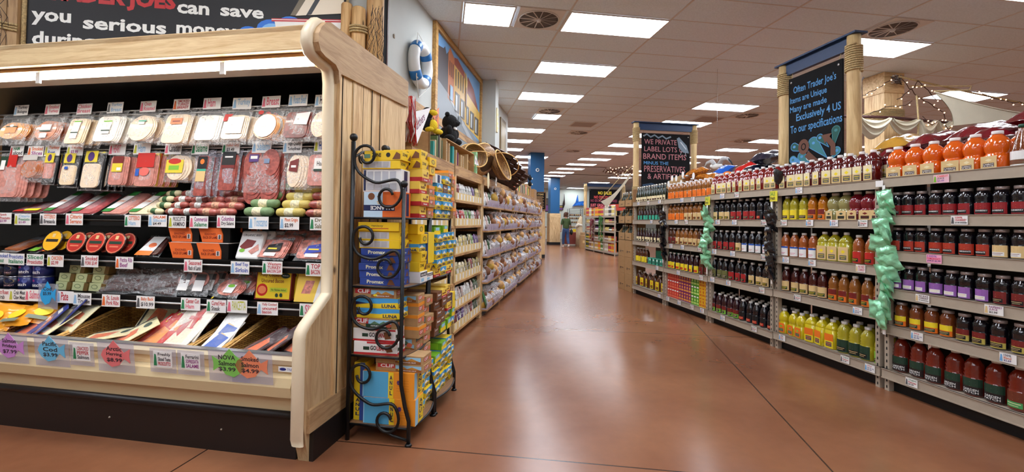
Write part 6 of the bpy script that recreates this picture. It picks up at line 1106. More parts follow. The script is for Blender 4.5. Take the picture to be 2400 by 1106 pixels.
# ================================================================ chalkboard frames over the shelves
POST=wood('pale_peeled_post',(226,196,142),(186,150,98),.6,'z',.7)
def board_frame(label,loc,rz,span,z0,z1,r,signname,signlabel,bx,bz,items):
    t=thing('log_sign_frame',label,'sign frame',(loc[0],loc[1],z0),rz); H=z1-z0
    for x in (-span/2,span/2):
        b=B(); b.lathe([(r*1.08,0),(r,H*.3),(r*.98,H*.7),(r*.95,H)],POST,16,X=Matrix.Translation((x,0,0))); b.obj('post',t)
        for za,zb in ((H-.36,H-.08),(.05,.3)):
            b=B(); n=int((zb-za)/.022); P=[(x+(r+.006)*math.cos(a*PI/6),(r+.006)*math.sin(a*PI/6),za+.022*a/12) for a in range(12*n)]; b.tube(P,.011,ROPE,5); b.obj('rope_wrap',t)
    b=B(); b.box(-span/2-r*.3,-.025,H-.13,span/2+r*.3,.025,H+.0,NAVY); b.box(-span/2-r*1.3,-.07,H,span/2+r*1.3,.07,H+.018,NAVY); b.obj('crossbeam',t)
    s=thing(signname,signlabel,'sign',(loc[0],loc[1],bz[0]),rz); w=bx; h=bz[1]-bz[0]
    b=B(); b.box(-w/2,-.03,0,w/2,-.01,h,CHALK); b.obj('board',s)
    L=[]; D=[]
    for q in items:
        k=q[0]; f=lambda u,v:(-w/2+u*w,h*(1-v))
        if k=='t': L.append(('t',q[1],f(q[2],0)[0],f(0,q[5])[1],f(q[4],0)[0],f(0,q[3])[1],q[6],q[7] if len(q)>7 else .0))
        elif k=='l': D.append(('l',[f(*p) for p in q[1]],q[2],q[3]))
        elif k=='p': D.append(('p',[f(*p) for p in q[1]],q[2]))
        elif k=='c': D.append(('c',*f(q[1],q[2]),q[3],q[4],q[5]))
    b=B(); b.art(L,y=-.03); b.obj('lettering',s)
    b=B(); b.art(D,y=-.0302); b.obj('chalk_drawing',s)
    b=B(); [b.cyl((x,-.036,h-.05),(x,-.03,h-.05),.012,SILV,seg=10) for x in (-w/2+.04,w/2-.04)]; [b.tube([(x,-.02,h),(x*1.02,-.01,z1-.13-bz[0])],.003,ROPE,5) for x in (-w/2+.04,w/2-.04)]; b.obj('hanging_eyes',s)
CB=mat('chalk_blue',(84,146,200),.8); CP=mat('chalk_pink',(196,128,134),.8); CG=mat('chalk_teal',(60,124,130),.8); CBr=mat('chalk_brown',(104,66,50),.8); CGr=mat('chalk_grey',(120,136,150),.8); CW=mat('chalk_white',(200,206,214),.8); CGr2=mat('chalk_green',(36,86,78),.8)
def drop(x,y,dx,dy,s,c,c2): # a long teardrop
    o=[];n=math.hypot(dx,dy); ux,uy=dx/n,dy/n; vx,vy=-uy,ux
    P=[(x+dx,y+dy*.8)]+[(x+s*(math.cos(a)*vx-math.sin(a)*ux),y+s*.62*(math.cos(a)*vy-math.sin(a)*uy)) for a in [PI*k/8 for k in range(9)]]
    return [('p',P,c),('l',P+[P[0]],.007,c2),('c',x,y,.02,.015,c2)]
DR=[]
for a in [(.12,.76,.3,.1,.07,CGr2,CB),(.5,.76,.25,.22,.1,CG,CB),(.62,.72,.16,.14,.06,CGr2,CB),(.9,.68,-.05,.22,.07,CGr2,CG),(.1,.9,.3,.12,.07,CB,CG),(.28,.88,.3,.12,.08,CG,CB),(.42,.9,.16,.1,.05,CGr,CW),(.92,.88,-.1,.1,.06,CG,CB)]: DR+=drop(*a)
DR+=[('c',.32,.78,.075,.085,CBr),('c',.32,.78,.035,.04,CHALK),('c',.32,.78,.022,.028,CBr),('l',[(.38,.86),(.55,.96),(.7,.99)],.075,CBr),('p',[(.66,.7),(.84,.7),(.72,.79)],CBr),('l',[(.76,.74),(.86,.82),(.86,.92)],.06,CBr),('p',[(.2,1.0),(.2,.93),(.3,1.0)],CBr)]
board_frame('tall frame of two roped logs and a navy beam over the nearest juice bays',(3.95,4.24),-PI/2,.9,1.69,3.16,.062,'chalkboard','tall chalkboard lettered in blue chalk, ending To our specifications',.70,(1.93,2.97),
 [('t',"Often Trader Joe's",.1,.1,.9,.2,CB,.012),('t','Items are Unique',.03,.215,.74,.3,CB,.012),('t','Many are made',.03,.315,.74,.4,CB,.012),('t','Exclusively 4 US',.16,.41,.98,.51,CB,.014),('t','To our specifications',.04,.525,1.0,.635,CB,.012)]+DR)
BD=[('l',[(.03,.06),(.1,.02),(.18,.07),(.26,.03),(.34,.08),(.42,.04),(.5,.09),(.6,.05)],.03,CGr),('p',[(.72,.08),(.77,.05),(.82,.1),(.93,.2),(.98,.34),(.86,.33),(.76,.24),(.74,.14)],CGr),('l',[(.8,.14),(.92,.27)],.02,CW),('l',[(.82,.3),(.8,.38)],.008,CW),('l',[(.9,.33),(.92,.4)],.008,CW),('l',[(.02,.95),(.2,.92),(.4,.97)],.04,col((30,60,90)))]
board_frame('roped log frame with a navy beam at the far end of the juice shelves',(4.19,8.0),0,1.18,1.69,3.19,.055,'chalkboard','chalkboard with pink chalk capitals WE PRIVATE LABEL LOTS OF BRAND ITEMS',.98,(1.95,3.0),
 [('t','WE PRIVATE',.05,.11,.72,.2,CP,.0),('t','LABEL LOTS OF',.05,.24,.93,.33,CP),('t','BRAND ITEMS',.03,.37,.92,.47,CP),('t','MINUS THE',.04,.51,.55,.57,CB,.012),('t','PRESERVATIVES',.05,.59,.9,.7,CP),('t','& ARTIFICIAL',.12,.73,.9,.83,CP)]+BD)
board_frame('distant frame of pale posts and a navy beam at the far shelf run',(7.5,20.1),0,1.86,1.62,3.08,.075,'chalkboard','distant black board reading NO SALES NO DISCOUNTS in yellow and red',1.5,(1.70,2.84),
 [('t','NO SALES',.28,.09,.72,.22,YLW,.03),('t','NO DISCOUNTS',.15,.27,.8,.39,col((226,80,80)),.03),('t','NO SECRET HANDSHAKES',.04,.42,.9,.53,col((150,50,80)),.02),('t','JUST GREAT VALUES',.03,.6,.85,.76,col((230,110,120)),.03)])
# ================================================================ bags heaped on top of the juice shelves
def foil(n,c,**k): return mat('foil_'+n,c,.2,coat=.6,bump=.6,bscale=22,**k)
AMBB=foil('pretzel',(176,104,30),var=.45,scale=40); BLUB=foil('blue',(24,96,200)); REDB=foil('red',(200,26,24)); NAVB=foil('navy',(22,28,50)); GLDB=foil('gold',(190,140,50),var=.2,scale=10); DRDB=foil('dark_red',(110,16,28),var=.2,scale=10); KRB=mat('kraft_paper_bag',(150,116,72),.7,bump=.6,bscale=14); ORNG=foil('orange_snack',(226,120,40),var=.4,scale=30)
def heap(name,label,m,x,y,z,w,h,d,rz,rx,seed,group=None,clip=False):
    b=bag_mesh(w,h,d,m,seed,nx=14,ny=16,wr=.6); b.v=[(a,c,e+h/2) for a,c,e in b.v]
    t=put(proto(('bag',b),*([('clip',B().ball((0,-d*.1,-h*.48),.03,WHITE,10,8,.8,.5,1.2))] if clip else [])),name,label,'snack bag',(x,y,z),(R(rx),0,R(rz)),group); return t
for k,(y,z,rz) in enumerate([(6.75,1.80,60),(6.5,1.82,100),(6.3,1.92,70),(6.1,1.80,80),(5.95,1.9,110),(6.62,1.95,95),(6.4,2.02,85)]): heap('pretzel_bag','clear bag of golden pretzels, %s in the heap under the seagull'%ORD[k],AMBB,3.88+.03*(k%3),y,z+.07,.24,.34,.13,rz,75+8*(k%3),100+k,'pretzel bags on the juice shelves',True)
for k,(a,c) in enumerate([(6.95,1.92),(6.86,1.78),(6.7,1.84),(6.83,2.0),(6.55,1.9),(6.42,1.84),(6.5,2.03),(6.2,1.98),(6.7,1.99)]):
    b=B(); b.prism([(.035*math.cos(q*PI/6),.05*math.sin(q*PI/6)) for q in range(12)],WHT,-.002,.002); tag(b.obj('round_hang_tag',None,(3.70,a,c+.03),-PI/2),'white round hang tag on the pretzel bags, %s of the cluster'%ORD[k],'tag','round hang tags on the pretzel bags')
heap('orange_snack_bag','orange snack bag heaped right of the pretzels',ORNG,3.95,5.75,1.87,.3,.36,.14,95,80,120)
heap('orange_snack_bag','rust orange snack bag by the blue bag',ORNG,4.0,5.95,1.98,.26,.3,.12,60,70,121)
heap('blue_snack_bag','bright blue snack bag peaking over the pretzel heap',BLUB,4.05,6.02,2.06,.3,.34,.14,80,60,122)
heap('red_snack_bag','bright red snack bag peaking left of the navy bags',REDB,4.0,5.42,2.02,.32,.38,.16,75,60,123); heap('red_snack_bag','red snack bag lying low behind the red peak',REDB,4.1,5.65,1.93,.3,.36,.14,95,80,124)
heap('navy_snack_bag','navy blue crinkled bag, upper of two by the log post',NAVB,3.95,4.95,2.12,.3,.4,.15,98,78,125); heap('navy_snack_bag','navy blue crinkled bag, lower of two by the log post',NAVB,3.92,5.08,1.97,.34,.42,.17,85,82,126)
heap('kraft_paper_bag','crumpled brown paper bag before the pink-lettered chalkboard',KRB,3.95,7.1,1.98,.34,.42,.2,70,62,127); heap('kraft_paper_bag','flattened brown paper bag beside the crumpled one',KRB,3.85,7.4,1.85,.3,.36,.12,80,80,128)
heap('gold_snack_bag','gold chip bag right of the tall log post, lower',GLDB,3.9,3.62,1.88,.28,.4,.15,95,80,129); heap('gold_snack_bag','gold chip bag right of the tall log post, upper',GLDB,4.0,3.36,2.02,.3,.42,.16,98,78,130)
for k,(y,z,dx) in enumerate([(3.3,1.93,0),(3.08,2.0,.06),(3.12,1.88,.1),(2.75,2.0,.05),(2.6,1.96,0),(2.35,2.05,.02),(2.15,2.02,.08)]): heap('dark_red_snack_bag','dark red foil bag, %s from left behind the carrot juice'%ORD[k],DRDB,3.92+dx,y,z,.28,.4,.14,90+8*(-1)**k,78,140+k,'dark red bags behind the carrot juice')
# seagull figure hanging over the pretzels
t=thing('seagull_figure','hanging white seagull figure with dark wing tips over the pretzels','bird figure',(4.25,6.45,2.2)); b=B(); b.ball((0,0,0),.06,WHITE,14,8,.8,2.2,.7); b.ball((0,.13,.02),.035,WHITE,10,8)
b.obj('body',t)
for sg in (-1,1):
    b=B(); P=[(0,sg*.04,.02),(.0,sg*.14,.1),(.0,sg*.26,.09),(.0,sg*.36,.0)]; b.tube(P,[.03,.035,.025,.008],mat('gull_grey',(190,190,190),.6),8); b.obj('wing',t); b=B(); b.tube([(.0,sg*.27,.085),(0,sg*.34,.03),(0,sg*.4,-.05)],[.018,.014,.004],BLACKM,8); b.obj('wing_tip',t)
b=B(); b.tube([(0,0,.04),(0,0,1.54)],.002,SILV,4); b.obj('hanging_wire',t)
# ================================================================ pine pillar, boom, swags, sail and string lights
t=thing('pine_pillar','square pine-boarded pillar rising behind the tall chalkboard','column',(7.07,6.26,0)); b=B()
for i in range(4): b.box(-.17+.085*i,-.17,0,-.17+.085*(i+1)-.002,.17,3.42,PINE)
for i in range(4): b.box(-.174,-.17+.085*i,0,-.17,-.17+.085*(i+1)-.002,3.42,PINE)
b.obj('boards',t); b=B(); b.box(-.185,-.185,3.42,.185,.185,3.745,PINEX); b.obj('top_band',t)
b=B()
for k in range(8): q=.183; z=3.0+.022*k; b.tube([(-q,-q,z),(q,-q,z+.006),(q,q,z),(-q,q,z-.006)],.011,ROPE,6,True)
b.obj('rope_wrap',t)
DRK=mat('dark_red_boom',(70,30,30),.5)
b=B(); b.tube([(5.9,5.82,2.93),(6.8,5.85,2.96),(7.75,5.82,2.92)],.022,DRK,8); tag(b.obj('wooden_boom'),'dark red wooden boom tied across the pine pillar','boom')
SAIL=mat('unbleached_sailcloth',(206,196,172),.85,var=.04,scale=6)
def swag(label,x0,x1,z,dep,seed,y=5.80):
    rn=random.Random(seed); ph=rn.uniform(0,6); b=B()
    def fn(u,v): 
        sagg=dep*math.sin(PI*u)**.8; return (x0+(x1-x0)*u,y-.06*math.sin(PI*v)-.02*math.sin(18*v+ph),z-sagg*(.15+.85*v)-.04*v+.01*math.sin(22*v+6*u+ph))
    b.grid(fn,22,16,SAIL); b.grid(lambda u,v:tuple(Vector(fn(1-u,v))+Vector((0,.008,.002))),22,16,SAIL); tag(b.obj('cloth_swag'),label,'cloth','cloth swags on the boom')
for k,(a,c,d) in enumerate([(6.1,6.62,.28),(6.66,7.12,.2),(7.16,7.44,.28),(7.48,7.74,.2)]): swag('cream cloth swag, %s from left along the dark red boom'%ORD[k],a,c,2.93,d,k)
b=B()
def sf(u,v):
    A_,B_,C_=Vector((6.18,4.8,3.02)),Vector((6.47,4.8,2.6)),Vector((8.9,4.6,2.78)); e=A_.lerp(B_,v); p=e.lerp(C_,u); 
    return (p.x+.09*math.sin(PI*v)*(1-u),p.y+.05*math.sin(PI*u),p.z-(.10*math.sin(PI*u)*(1-v))+ .05*math.sin(PI*u)*v)
b.grid(sf,24,10,SAIL); b.grid(lambda u,v:tuple(Vector(sf(1-u,v))+Vector((0,.01,.003))),24,10,SAIL); b.tube([sf(k/20,0) for k in range(21)],.008,SAIL,6); tag(b.obj('sail'),'large triangular cream sail stretched right of the pine pillar','sail')
BULB=mat('lit_fairy_bulb',(255,196,150),.4,emit=6); BULB.cycles.emission_sampling='NONE'; WIRE=mat('brown_twig_wire',(60,36,26),.7)
def fairy(label,P,every=.1,seed=1,wire=WIRE,r=.007):
    rn=random.Random(seed); P=[Vector(p) for p in P]; Q=[P[0]]
    for a,c in zip(P,P[1:]):
        n=max(1,int((c-a).length/.06))
        for k in range(1,n+1): Q.append(a.lerp(c,k/n)+Vector((0,rn.uniform(-.01,.01),rn.uniform(-.014,.014))))
    t=thing('fairy_light_string',label,'fairy lights',Q[0],0,'strings of fairy lights'); Q=[q-Vector(t.location) for q in Q]
    b=B(); b.tube(Q,r*.8,wire,5); b.obj('wire',t); d=0; 
    for a,c in zip(Q,Q[1:]):
        d+=(c-a).length
        if d>every:
            d=0; o=Vector((rn.uniform(-.03,.03),-.01,rn.uniform(-.04,.04))); b=B(); b.tube([c,c+o],.003,wire,4); b.ball(c+o*1.15,.010,BULB,8,6); b.obj('bulb',t)
Y=5.88
fairy('fairy light string running left and down from the pillar top',[(6.9,Y,3.62),(6.44,Y,3.35),(6.1,Y,3.2)],.1,1); fairy('fairy light string looping off a twig right of the pillar top',[(7.27,Y,3.57),(7.24,Y,3.5),(6.89,Y,3.24)],.12,2)
fairy('long fairy light string slanting down right to the boom',[(6.97,Y,3.58),(7.2,Y,3.36),(7.52,Y,3.2),(7.75,Y,3.1),(7.78,Y,2.95)],.09,3); fairy('fairy light string down to the sail corner',[(7.27,Y,3.57),(7.4,Y,3.47),(7.6,Y,3.3)],.08,4)
fairy('fairy light string along the upper right rope past the sail',[(8.3,Y,3.46),(8.86,Y,3.35),(9.33,Y,3.32),(9.8,Y,3.25)],.12,5); fairy('fairy light string drooping over the left cloth swags',[(6.3,5.78,2.98),(6.55,5.76,3.08),(6.86,5.74,3.12),(7.0,5.74,3.2)],.1,6); fairy('fairy light cluster drooping over the right cloth swags',[(7.2,5.76,2.98),(7.35,5.74,2.85),(7.5,5.74,2.95),(7.65,5.74,2.78),(7.76,5.74,2.9)],.06,7)
b=B(); b.tube([(7.0,5.95,3.64),(7.3,5.9,3.57),(8.32,5.9,3.44),(9.6,5.9,3.30)],.014,ROPE,8); b.tube([(7.2,5.95,3.5),(7.6,5.4,3.36),(6.18,4.8,3.03)][:2]+[(7.0,5.0,3.15),(6.18,4.8,3.03)],.008,ROPE,6); tag(b.obj('rigging_rope'),'tan rigging rope running right from the pillar top','rope')
b=B(); 
for k in range(16): b.tube([(7.0+rnd(-.12,.12),5.98,3.6+rnd(-.08,.08)) for _ in range(4)],.005,WIRE if k%2 else SILV,4)
tag(b.obj('tangle_of_wire'),'tangle of twigs and wire at the top of the pine pillar','wire tangle')
b=B(); b.tube([(7.12,5.78,3.3),(7.13,5.76,2.9),(7.12,5.78,2.4)],.012,ROPE,6); tag(b.obj('hanging_rope'),'single rope hanging straight down before the pillar swags','rope')
t=thing('nautical_flag','small red and white pennant buoy hanging left of the pine pillar','flag',(6.2,5.9,2.95)); b=B(); b.tube([(0,0,0),(.0,0,.25)],[.05,.02],WHITE,8); b.obj('white_float',t); b=B(); b.tube([(0,0,.26),(0,0,.42)],[.045,.03],RED,8); b.obj('red_float',t); b=B(); b.tube([(0,0,.42),(.12,0,.62)],.008,GRY,6); b.obj('stick',t)
# twig garland and little sail at the far end of the juice shelves
b=B()
for k in range(14): x=3.5+.05*k; b.tube([(x,9.5,2.41+rnd(-.03,.03)),(x+.06,9.5,2.45+rnd(-.05,.06)),(x+.12,9.48,2.42+rnd(-.04,.05))],.012,mat('twig_brown',(92,56,36),.7),5)
tag(b.obj('twig_garland'),'brown twig garland left of the pink-lettered chalkboard','garland')
fairy('fairy light string on the twig garland',[(3.55,9.47,2.42),(3.8,9.47,2.48),(4.0,9.47,2.52),(4.2,9.47,2.5)],.06,8); fairy('second fairy light string drooping from the twig garland',[(3.6,9.46,2.4),(3.8,9.46,2.34),(4.0,9.46,2.38),(4.2,9.46,2.36)],.06,9)
b=B(); 
def s2(u,v): p=Vector((4.14,9.5,2.4)).lerp(Vector((3.35,9.2,1.74)),u); return (p.x+.16*v*u*(1-u*.3)+.03*v,p.y,p.z-(.12*v)*(.3+.7*u)-.1*math.sin(PI*u)*(1-v))
b.grid(s2,14,6,SAIL); b.grid(lambda u,v:tuple(Vector(s2(1-u,v))+Vector((0,.01,0))),14,6,SAIL); tag(b.obj('sail'),'small cream sail slanting down beside the cardboard wine boxes','sail'); b=B(); b.tube([(4.2,9.45,2.6),(3.75,9.3,2.2),(3.3,9.15,1.75)],.008,ROPE,6); tag(b.obj('rigging_rope'),'slanting rope along the little sail','rope')
# ================================================================ cardboard wine cases at the end of the juice shelves
def wcase(label,y,z,cut,h=.318):
    t=thing('wine_case',label,'cardboard box',(3.49,y,z),-PI/2,'stacked cardboard wine cases'); w=.155; d=.28; b=B(); KM=mat('wine_case_card',(172,134,88),.75,var=.04,scale=20)
    if not cut: b.box(-w,0,0,w,d,h,KM,bev=.003)
    else:
        b.box(-w,0,0,w,d,.008,KM); b.prism([(0,0),(.006,0),(.006,h*.45),(.006,h*.45),(0,h*.45)],KM,-w,w,plane='yz'); b.box(-w,d-.006,0,w,d,h,KM)
        for x in (-w,w-.006): b.prism([(0,0),(d,0),(d,h),(d*.55,h),(0,h*.45)],KM,x,x+.006,plane='yz')
    b.obj('box',t); a=B(); a.art([('r',-.06,.10,.0,.115,INK),('r',-.06,.08,-.01,.092,INK),('r',.03,.10,.1,.112,INK)] if not cut else [('r',-.05,.05,.05,.06,INK)],y=0); a.obj('printed_marks',t)
    return t
for i in range(6):
    for j,y in enumerate((8.40,8.08)):
        z=.32*i; cut=i>=3
        wcase('cardboard wine case %s from the floor in the %s stack%s'%(ORD[i],['left','right'][j],', cut open' if cut else ''),y,z,cut,.318 if i<5 else .28)
        if cut:
            for k in range(3): put(BP['wine'][0],'wine_bottle','green wine bottle, %s from left in the %s open case of the %s stack'%(ORD[k],['lower','middle','top'][i-3],['left','right'][j]),'bottle',(3.56,y+.09-.09*k,z+.009),(0,R(6),-PI/2),'wine bottles in the cut open cases')
b=B(); b.box(3.52,7.90,0,3.585,7.955,1.92,wood('brown_wood_post',(150,108,66),(112,76,44),.5)); tag(b.obj('wooden_post'),'brown wooden post between the wine cases and the steel shelves','post')
# ================================================================ far shelf run beyond the aisle
XF2=6.55; PC=[(176,60,50),(206,170,90),(226,206,110),(60,70,50),(140,90,60),(236,236,230),(190,60,90),(120,60,110),(90,140,60),(230,120,60),(70,60,60),(200,190,160)]
sm=[]
for i,c in enumerate(PC): b=B(); b.box(-.05,-.05,0,.05,.05,.19,mat('far_pack_%d'%i,c,.5,var=.1)); b.art([('r',-.035,.04,.035,.11,WHT if i%3 else YLW)],y=-.05); sm.append(b.mesh('packet'))
sj=[]
for i,c in enumerate(PC): b=B(); b.lathe([(.045,0),(.047,.1),(.03,.13),(.03,.15)],mat('far_pack_%d'%i,c),10); b.lathe([(.046,.02),(.0475,.02),(.0475,.08),(.046,.08)],WHT if i%2 else BEI,10); sj.append(b.mesh('jar'))
FBY=[20.05,18.85,17.65,16.45]; FLV=[1.56,1.27,.955,.56,.13]; FBN=['left','middle','right']
for i in range(3):
    y1,y0=FBY[i],FBY[i+1]; L=y1-y0; t=thing('steel_shelf_bay','distant steel shelf bay of packets, %s of the three by the far chalkboard'%FBN[i],'shelf',(XF2,y0,0),0,'distant steel shelf bays')
    for yy in (.02,L-.02): b=B(); b.box(0,yy-.02,0,.05,yy+.02,1.9,STEEL); b.obj('upright',t)
    for z in FLV: b=B(); b.box(-.015,0,z-.075,0,L,z,STEEL); b.box(0,0,z-.012,.45,L,z-.004,STEEL); b.obj('shelf',t)
    b=B(); b.box(.45,0,.1,.47,L,1.66,BACKP); b.box(.04,0,0,.06,L,.05,BLACKM); b.obj('back_panel',t)
    for li,z in enumerate(FLV):
        rn=random.Random(i*10+li); seg=rn.sample(range(12),3); n=10
        for k in range(n):
            ms=(sj if li in(1,2) else sm)[seg[int(k/n*3)]]
            for r_ in range(2 if li in (0,4) else 1):
                o=link('grocery_packet' if ms in sm else 'grocery_jar',ms,None,(XF2+.08,y1-.09-k*(L-.14)/n,z-.004+.192*r_*(1 if ms in sm else .8)),-PI/2)
                tag(o,'%s %s from left on %s shelf, %s distant bay%s'%('packet' if ms in sm else 'jar',ORD[k],SHN[li],FBN[i],', upper layer' if r_ else ''),'packet' if ms in sm else 'jar','groceries on the distant shelf bays')
for y,c,nm,z1 in ((18.85,(120,30,46),'dark red',1.5),(17.75,(40,110,40),'green',1.6)):
    m=mat('dried_%s'%nm.replace(' ','_'),c,.35,coat=.3); t=thing('hanging_string_of_chillies','long %s string of chillies hanging on the distant shelves'%nm,'chilli string',(XF2-.09,y,.5)); b=B(); b.tube([(0,0,0),(0,0,z1-.5)],.008,ROPE,6); b.obj('cord',t)
    rn=random.Random(5); b=B()
    for k in range(90): a=rn.uniform(0,6.28); z=rn.uniform(.02,z1-.52); P=Vector((.03*math.cos(a),.03*math.sin(a),z)); b.tube([P,P+Vector((.05*math.cos(a),.05*math.sin(a),-.05)),P+Vector((.055*math.cos(a),.07*math.sin(a),-.13))],[.012,.014,.003],m,6)
    b.obj('chillies',t)
CR=mat('tray_card_red',(196,70,50),.5)
for k in range(4): b=B(); b.box(0,-.25,0,.4,.25,.12,CR if k<2 else mat('tray_card_orange',(206,120,90),.5)); b.box(-.002,-.25,.05,0,.25,.09,WHT); tag(b.obj('packed_tray',None,(XF2+.05,16.75+.0*k if k<2 else 17.4,1.76+.122*(k%2)),0),'%s cardboard tray of packets on top of the %s distant bay'%(['lower','upper'][k%2],['right','middle'][k//2]),'tray','trays on the distant shelves')
# ================================================================ back of the shop
t=thing('fish_decoration','blue painted wooden fish tail mounted high on the back wall','wall decoration',(9.9,32.36,2.6)); b=B(); b.prism([(-.35,-.15),(-.1,.15),(.05,.7),(.12,.2),(.5,.25),(.75,.35),(.45,.05),(.75,-.1),(.1,-.08)],mat('fish_blue',(40,110,200),.4,var=.4,scale=6),-.08,0); b.obj('tail',t)
for (x,z0,z1,w,c,l) in [(7.65,2.02,3.0,.6,(110,100,96),'tall framed picture left of the far blue column, on the back wall'),(8.68,2.14,2.5,.36,(200,176,90),'small yellow framed picture right of the far blue column')]:
    t=thing('framed_picture',l,'picture',(x,32.38,z0)); b=B(); b.box(-w/2,-.04,0,w/2,0,z1-z0,BLACKM); b.obj('frame',t); b=B(); b.art([('r',-w/2+.05,.05,w/2-.05,(z1-z0)/2-.02,PUR),('r',-w/2+.05,(z1-z0)/2+.02,w/2-.05,z1-z0-.05,col(c))],y=-.04); b.obj('print',t)
b=B(); b.tube([(8.92,32.3,3.35),(8.93,32.3,2.95),(8.9,32.3,2.6),(8.86,32.3,2.3)],[.012,.03,.09,.02],mat('driftwood_dark',(70,54,50),.7,var=.3),8); tag(b.obj('carved_figure'),'slim dark carved figure hanging on the white back wall','wall decoration')
t=thing('bakery_rack','black wire bakery rack with trays of loaves at the back wall','rack',(8.15,27,0)); b=B(); [b.cyl((x,y,0),(x,y,2.1),.015,IRON) for x in (-.42,.42) for y in (-.2,.2)]; [b.cyl((-.42,-.2,z),(.42,-.2,z),.01,IRON) for z in (1.8,1.9,2.0,2.1)]; b.obj('frame',t)
for z in (.3,.6,.9,1.2,1.45,1.65): b=B(); b.box(-.42,-.2,z,.42,.2,z+.02,IRON); b.obj('tray',t)
for i,z in enumerate((1.47,1.67,1.22,.92)):
    for k in range(6): b=B(); b.ball((0,0,.05),.06,BREAD[(i+k)%5],10,6,1,1.4,.8); tag(b.obj('bread_loaf',None,(7.83+.13*k,26.92,z)),'loaf %s from left on the %s tray of the back bakery rack'%(ORD[k],['second','top','third','fourth'][i]),'loaf','loaves on the bakery rack')
t=thing('display_table','red-draped display table behind the walking woman','table',(7.0,23.6,0)); b=B(); b.box(-.45,-.4,.72,.45,.4,.76,PINE); b.obj('table_top',t); b=B(); b.box(-.46,-.41,.1,.46,.41,.73,mat('red_drape',(120,50,40),.8)); b.obj('drape',t)
for k in range(7): b=B(); b.box(-.07,-.07,0,.07,.07,.14,[CR,WHT,YLW,DBR][k%4]); tag(b.obj('gift_pack',None,(6.68+.18*(k%4),23.4+.2*(k//4),.765)),'small pack %s on the red-draped display table'%ORD[k],'pack','packs on the red table')
for k,(x,y,w,h,c) in enumerate([(6.95,21.6,.28,.62,KRAFT),(7.35,22.4,.45,.75,KRAFT),(7.3,21.9,.4,.4,KRAFT)]): b=B(); b.box(-w/2,-w/2,0,w/2,w/2,h,c,bev=.004); b.art([('r',-w*.2,h*.4,w*.2,h*.6,BEI)],y=-w/2); tag(b.obj('cardboard_box',None,(x,y,0)),['slim tall cardboard box standing right of the walking woman','large cardboard box behind the slim one near the far shelves','low cardboard box at the left end of the far shelves'][k],'box')
t=thing('bread_sack_stand','pale cloth-covered stand with sacks left of the far shelf run','stand',(7.25,23.2,0)); b=B(); b.tube([(0,0,0),(0,0,.8),(.02,0,1.2),(.1,0,1.6)],[.2,.18,.16,.06],mat('linen',(206,184,150),.9,var=.1),12); b.obj('sack',t); b=B(); b.tube([(-.25,-.1,1.0),(-.1,-.15,1.15),(.1,-.15,1.1)],.07,mat('linen_white',(226,220,204),.9),10); b.obj('cloth',t)
t=thing('sales_counter','low pine sales counter behind the far blue column','counter',(5.3,25.2,0)); b=B(); b.box(-.6,-.3,.1,.5,.3,.95,PINE); b.obj('cabinet',t); b=B(); b.box(-.65,-.35,.95,.55,.35,1.0,DBR); b.obj('worktop',t)
for k in range(9): 
    b=B(); b.lathe([(.035,0),(.035,.15),(.012,.2),(.012,.26)],[GRN,DARK,PLUM][k%3],10); tag(b.obj('wine_bottle',None,(4.95+.1*k,25.0,1.0)),'dark bottle %s from left on the far pine counter'%ORD[k],'bottle','bottles on the far counter')
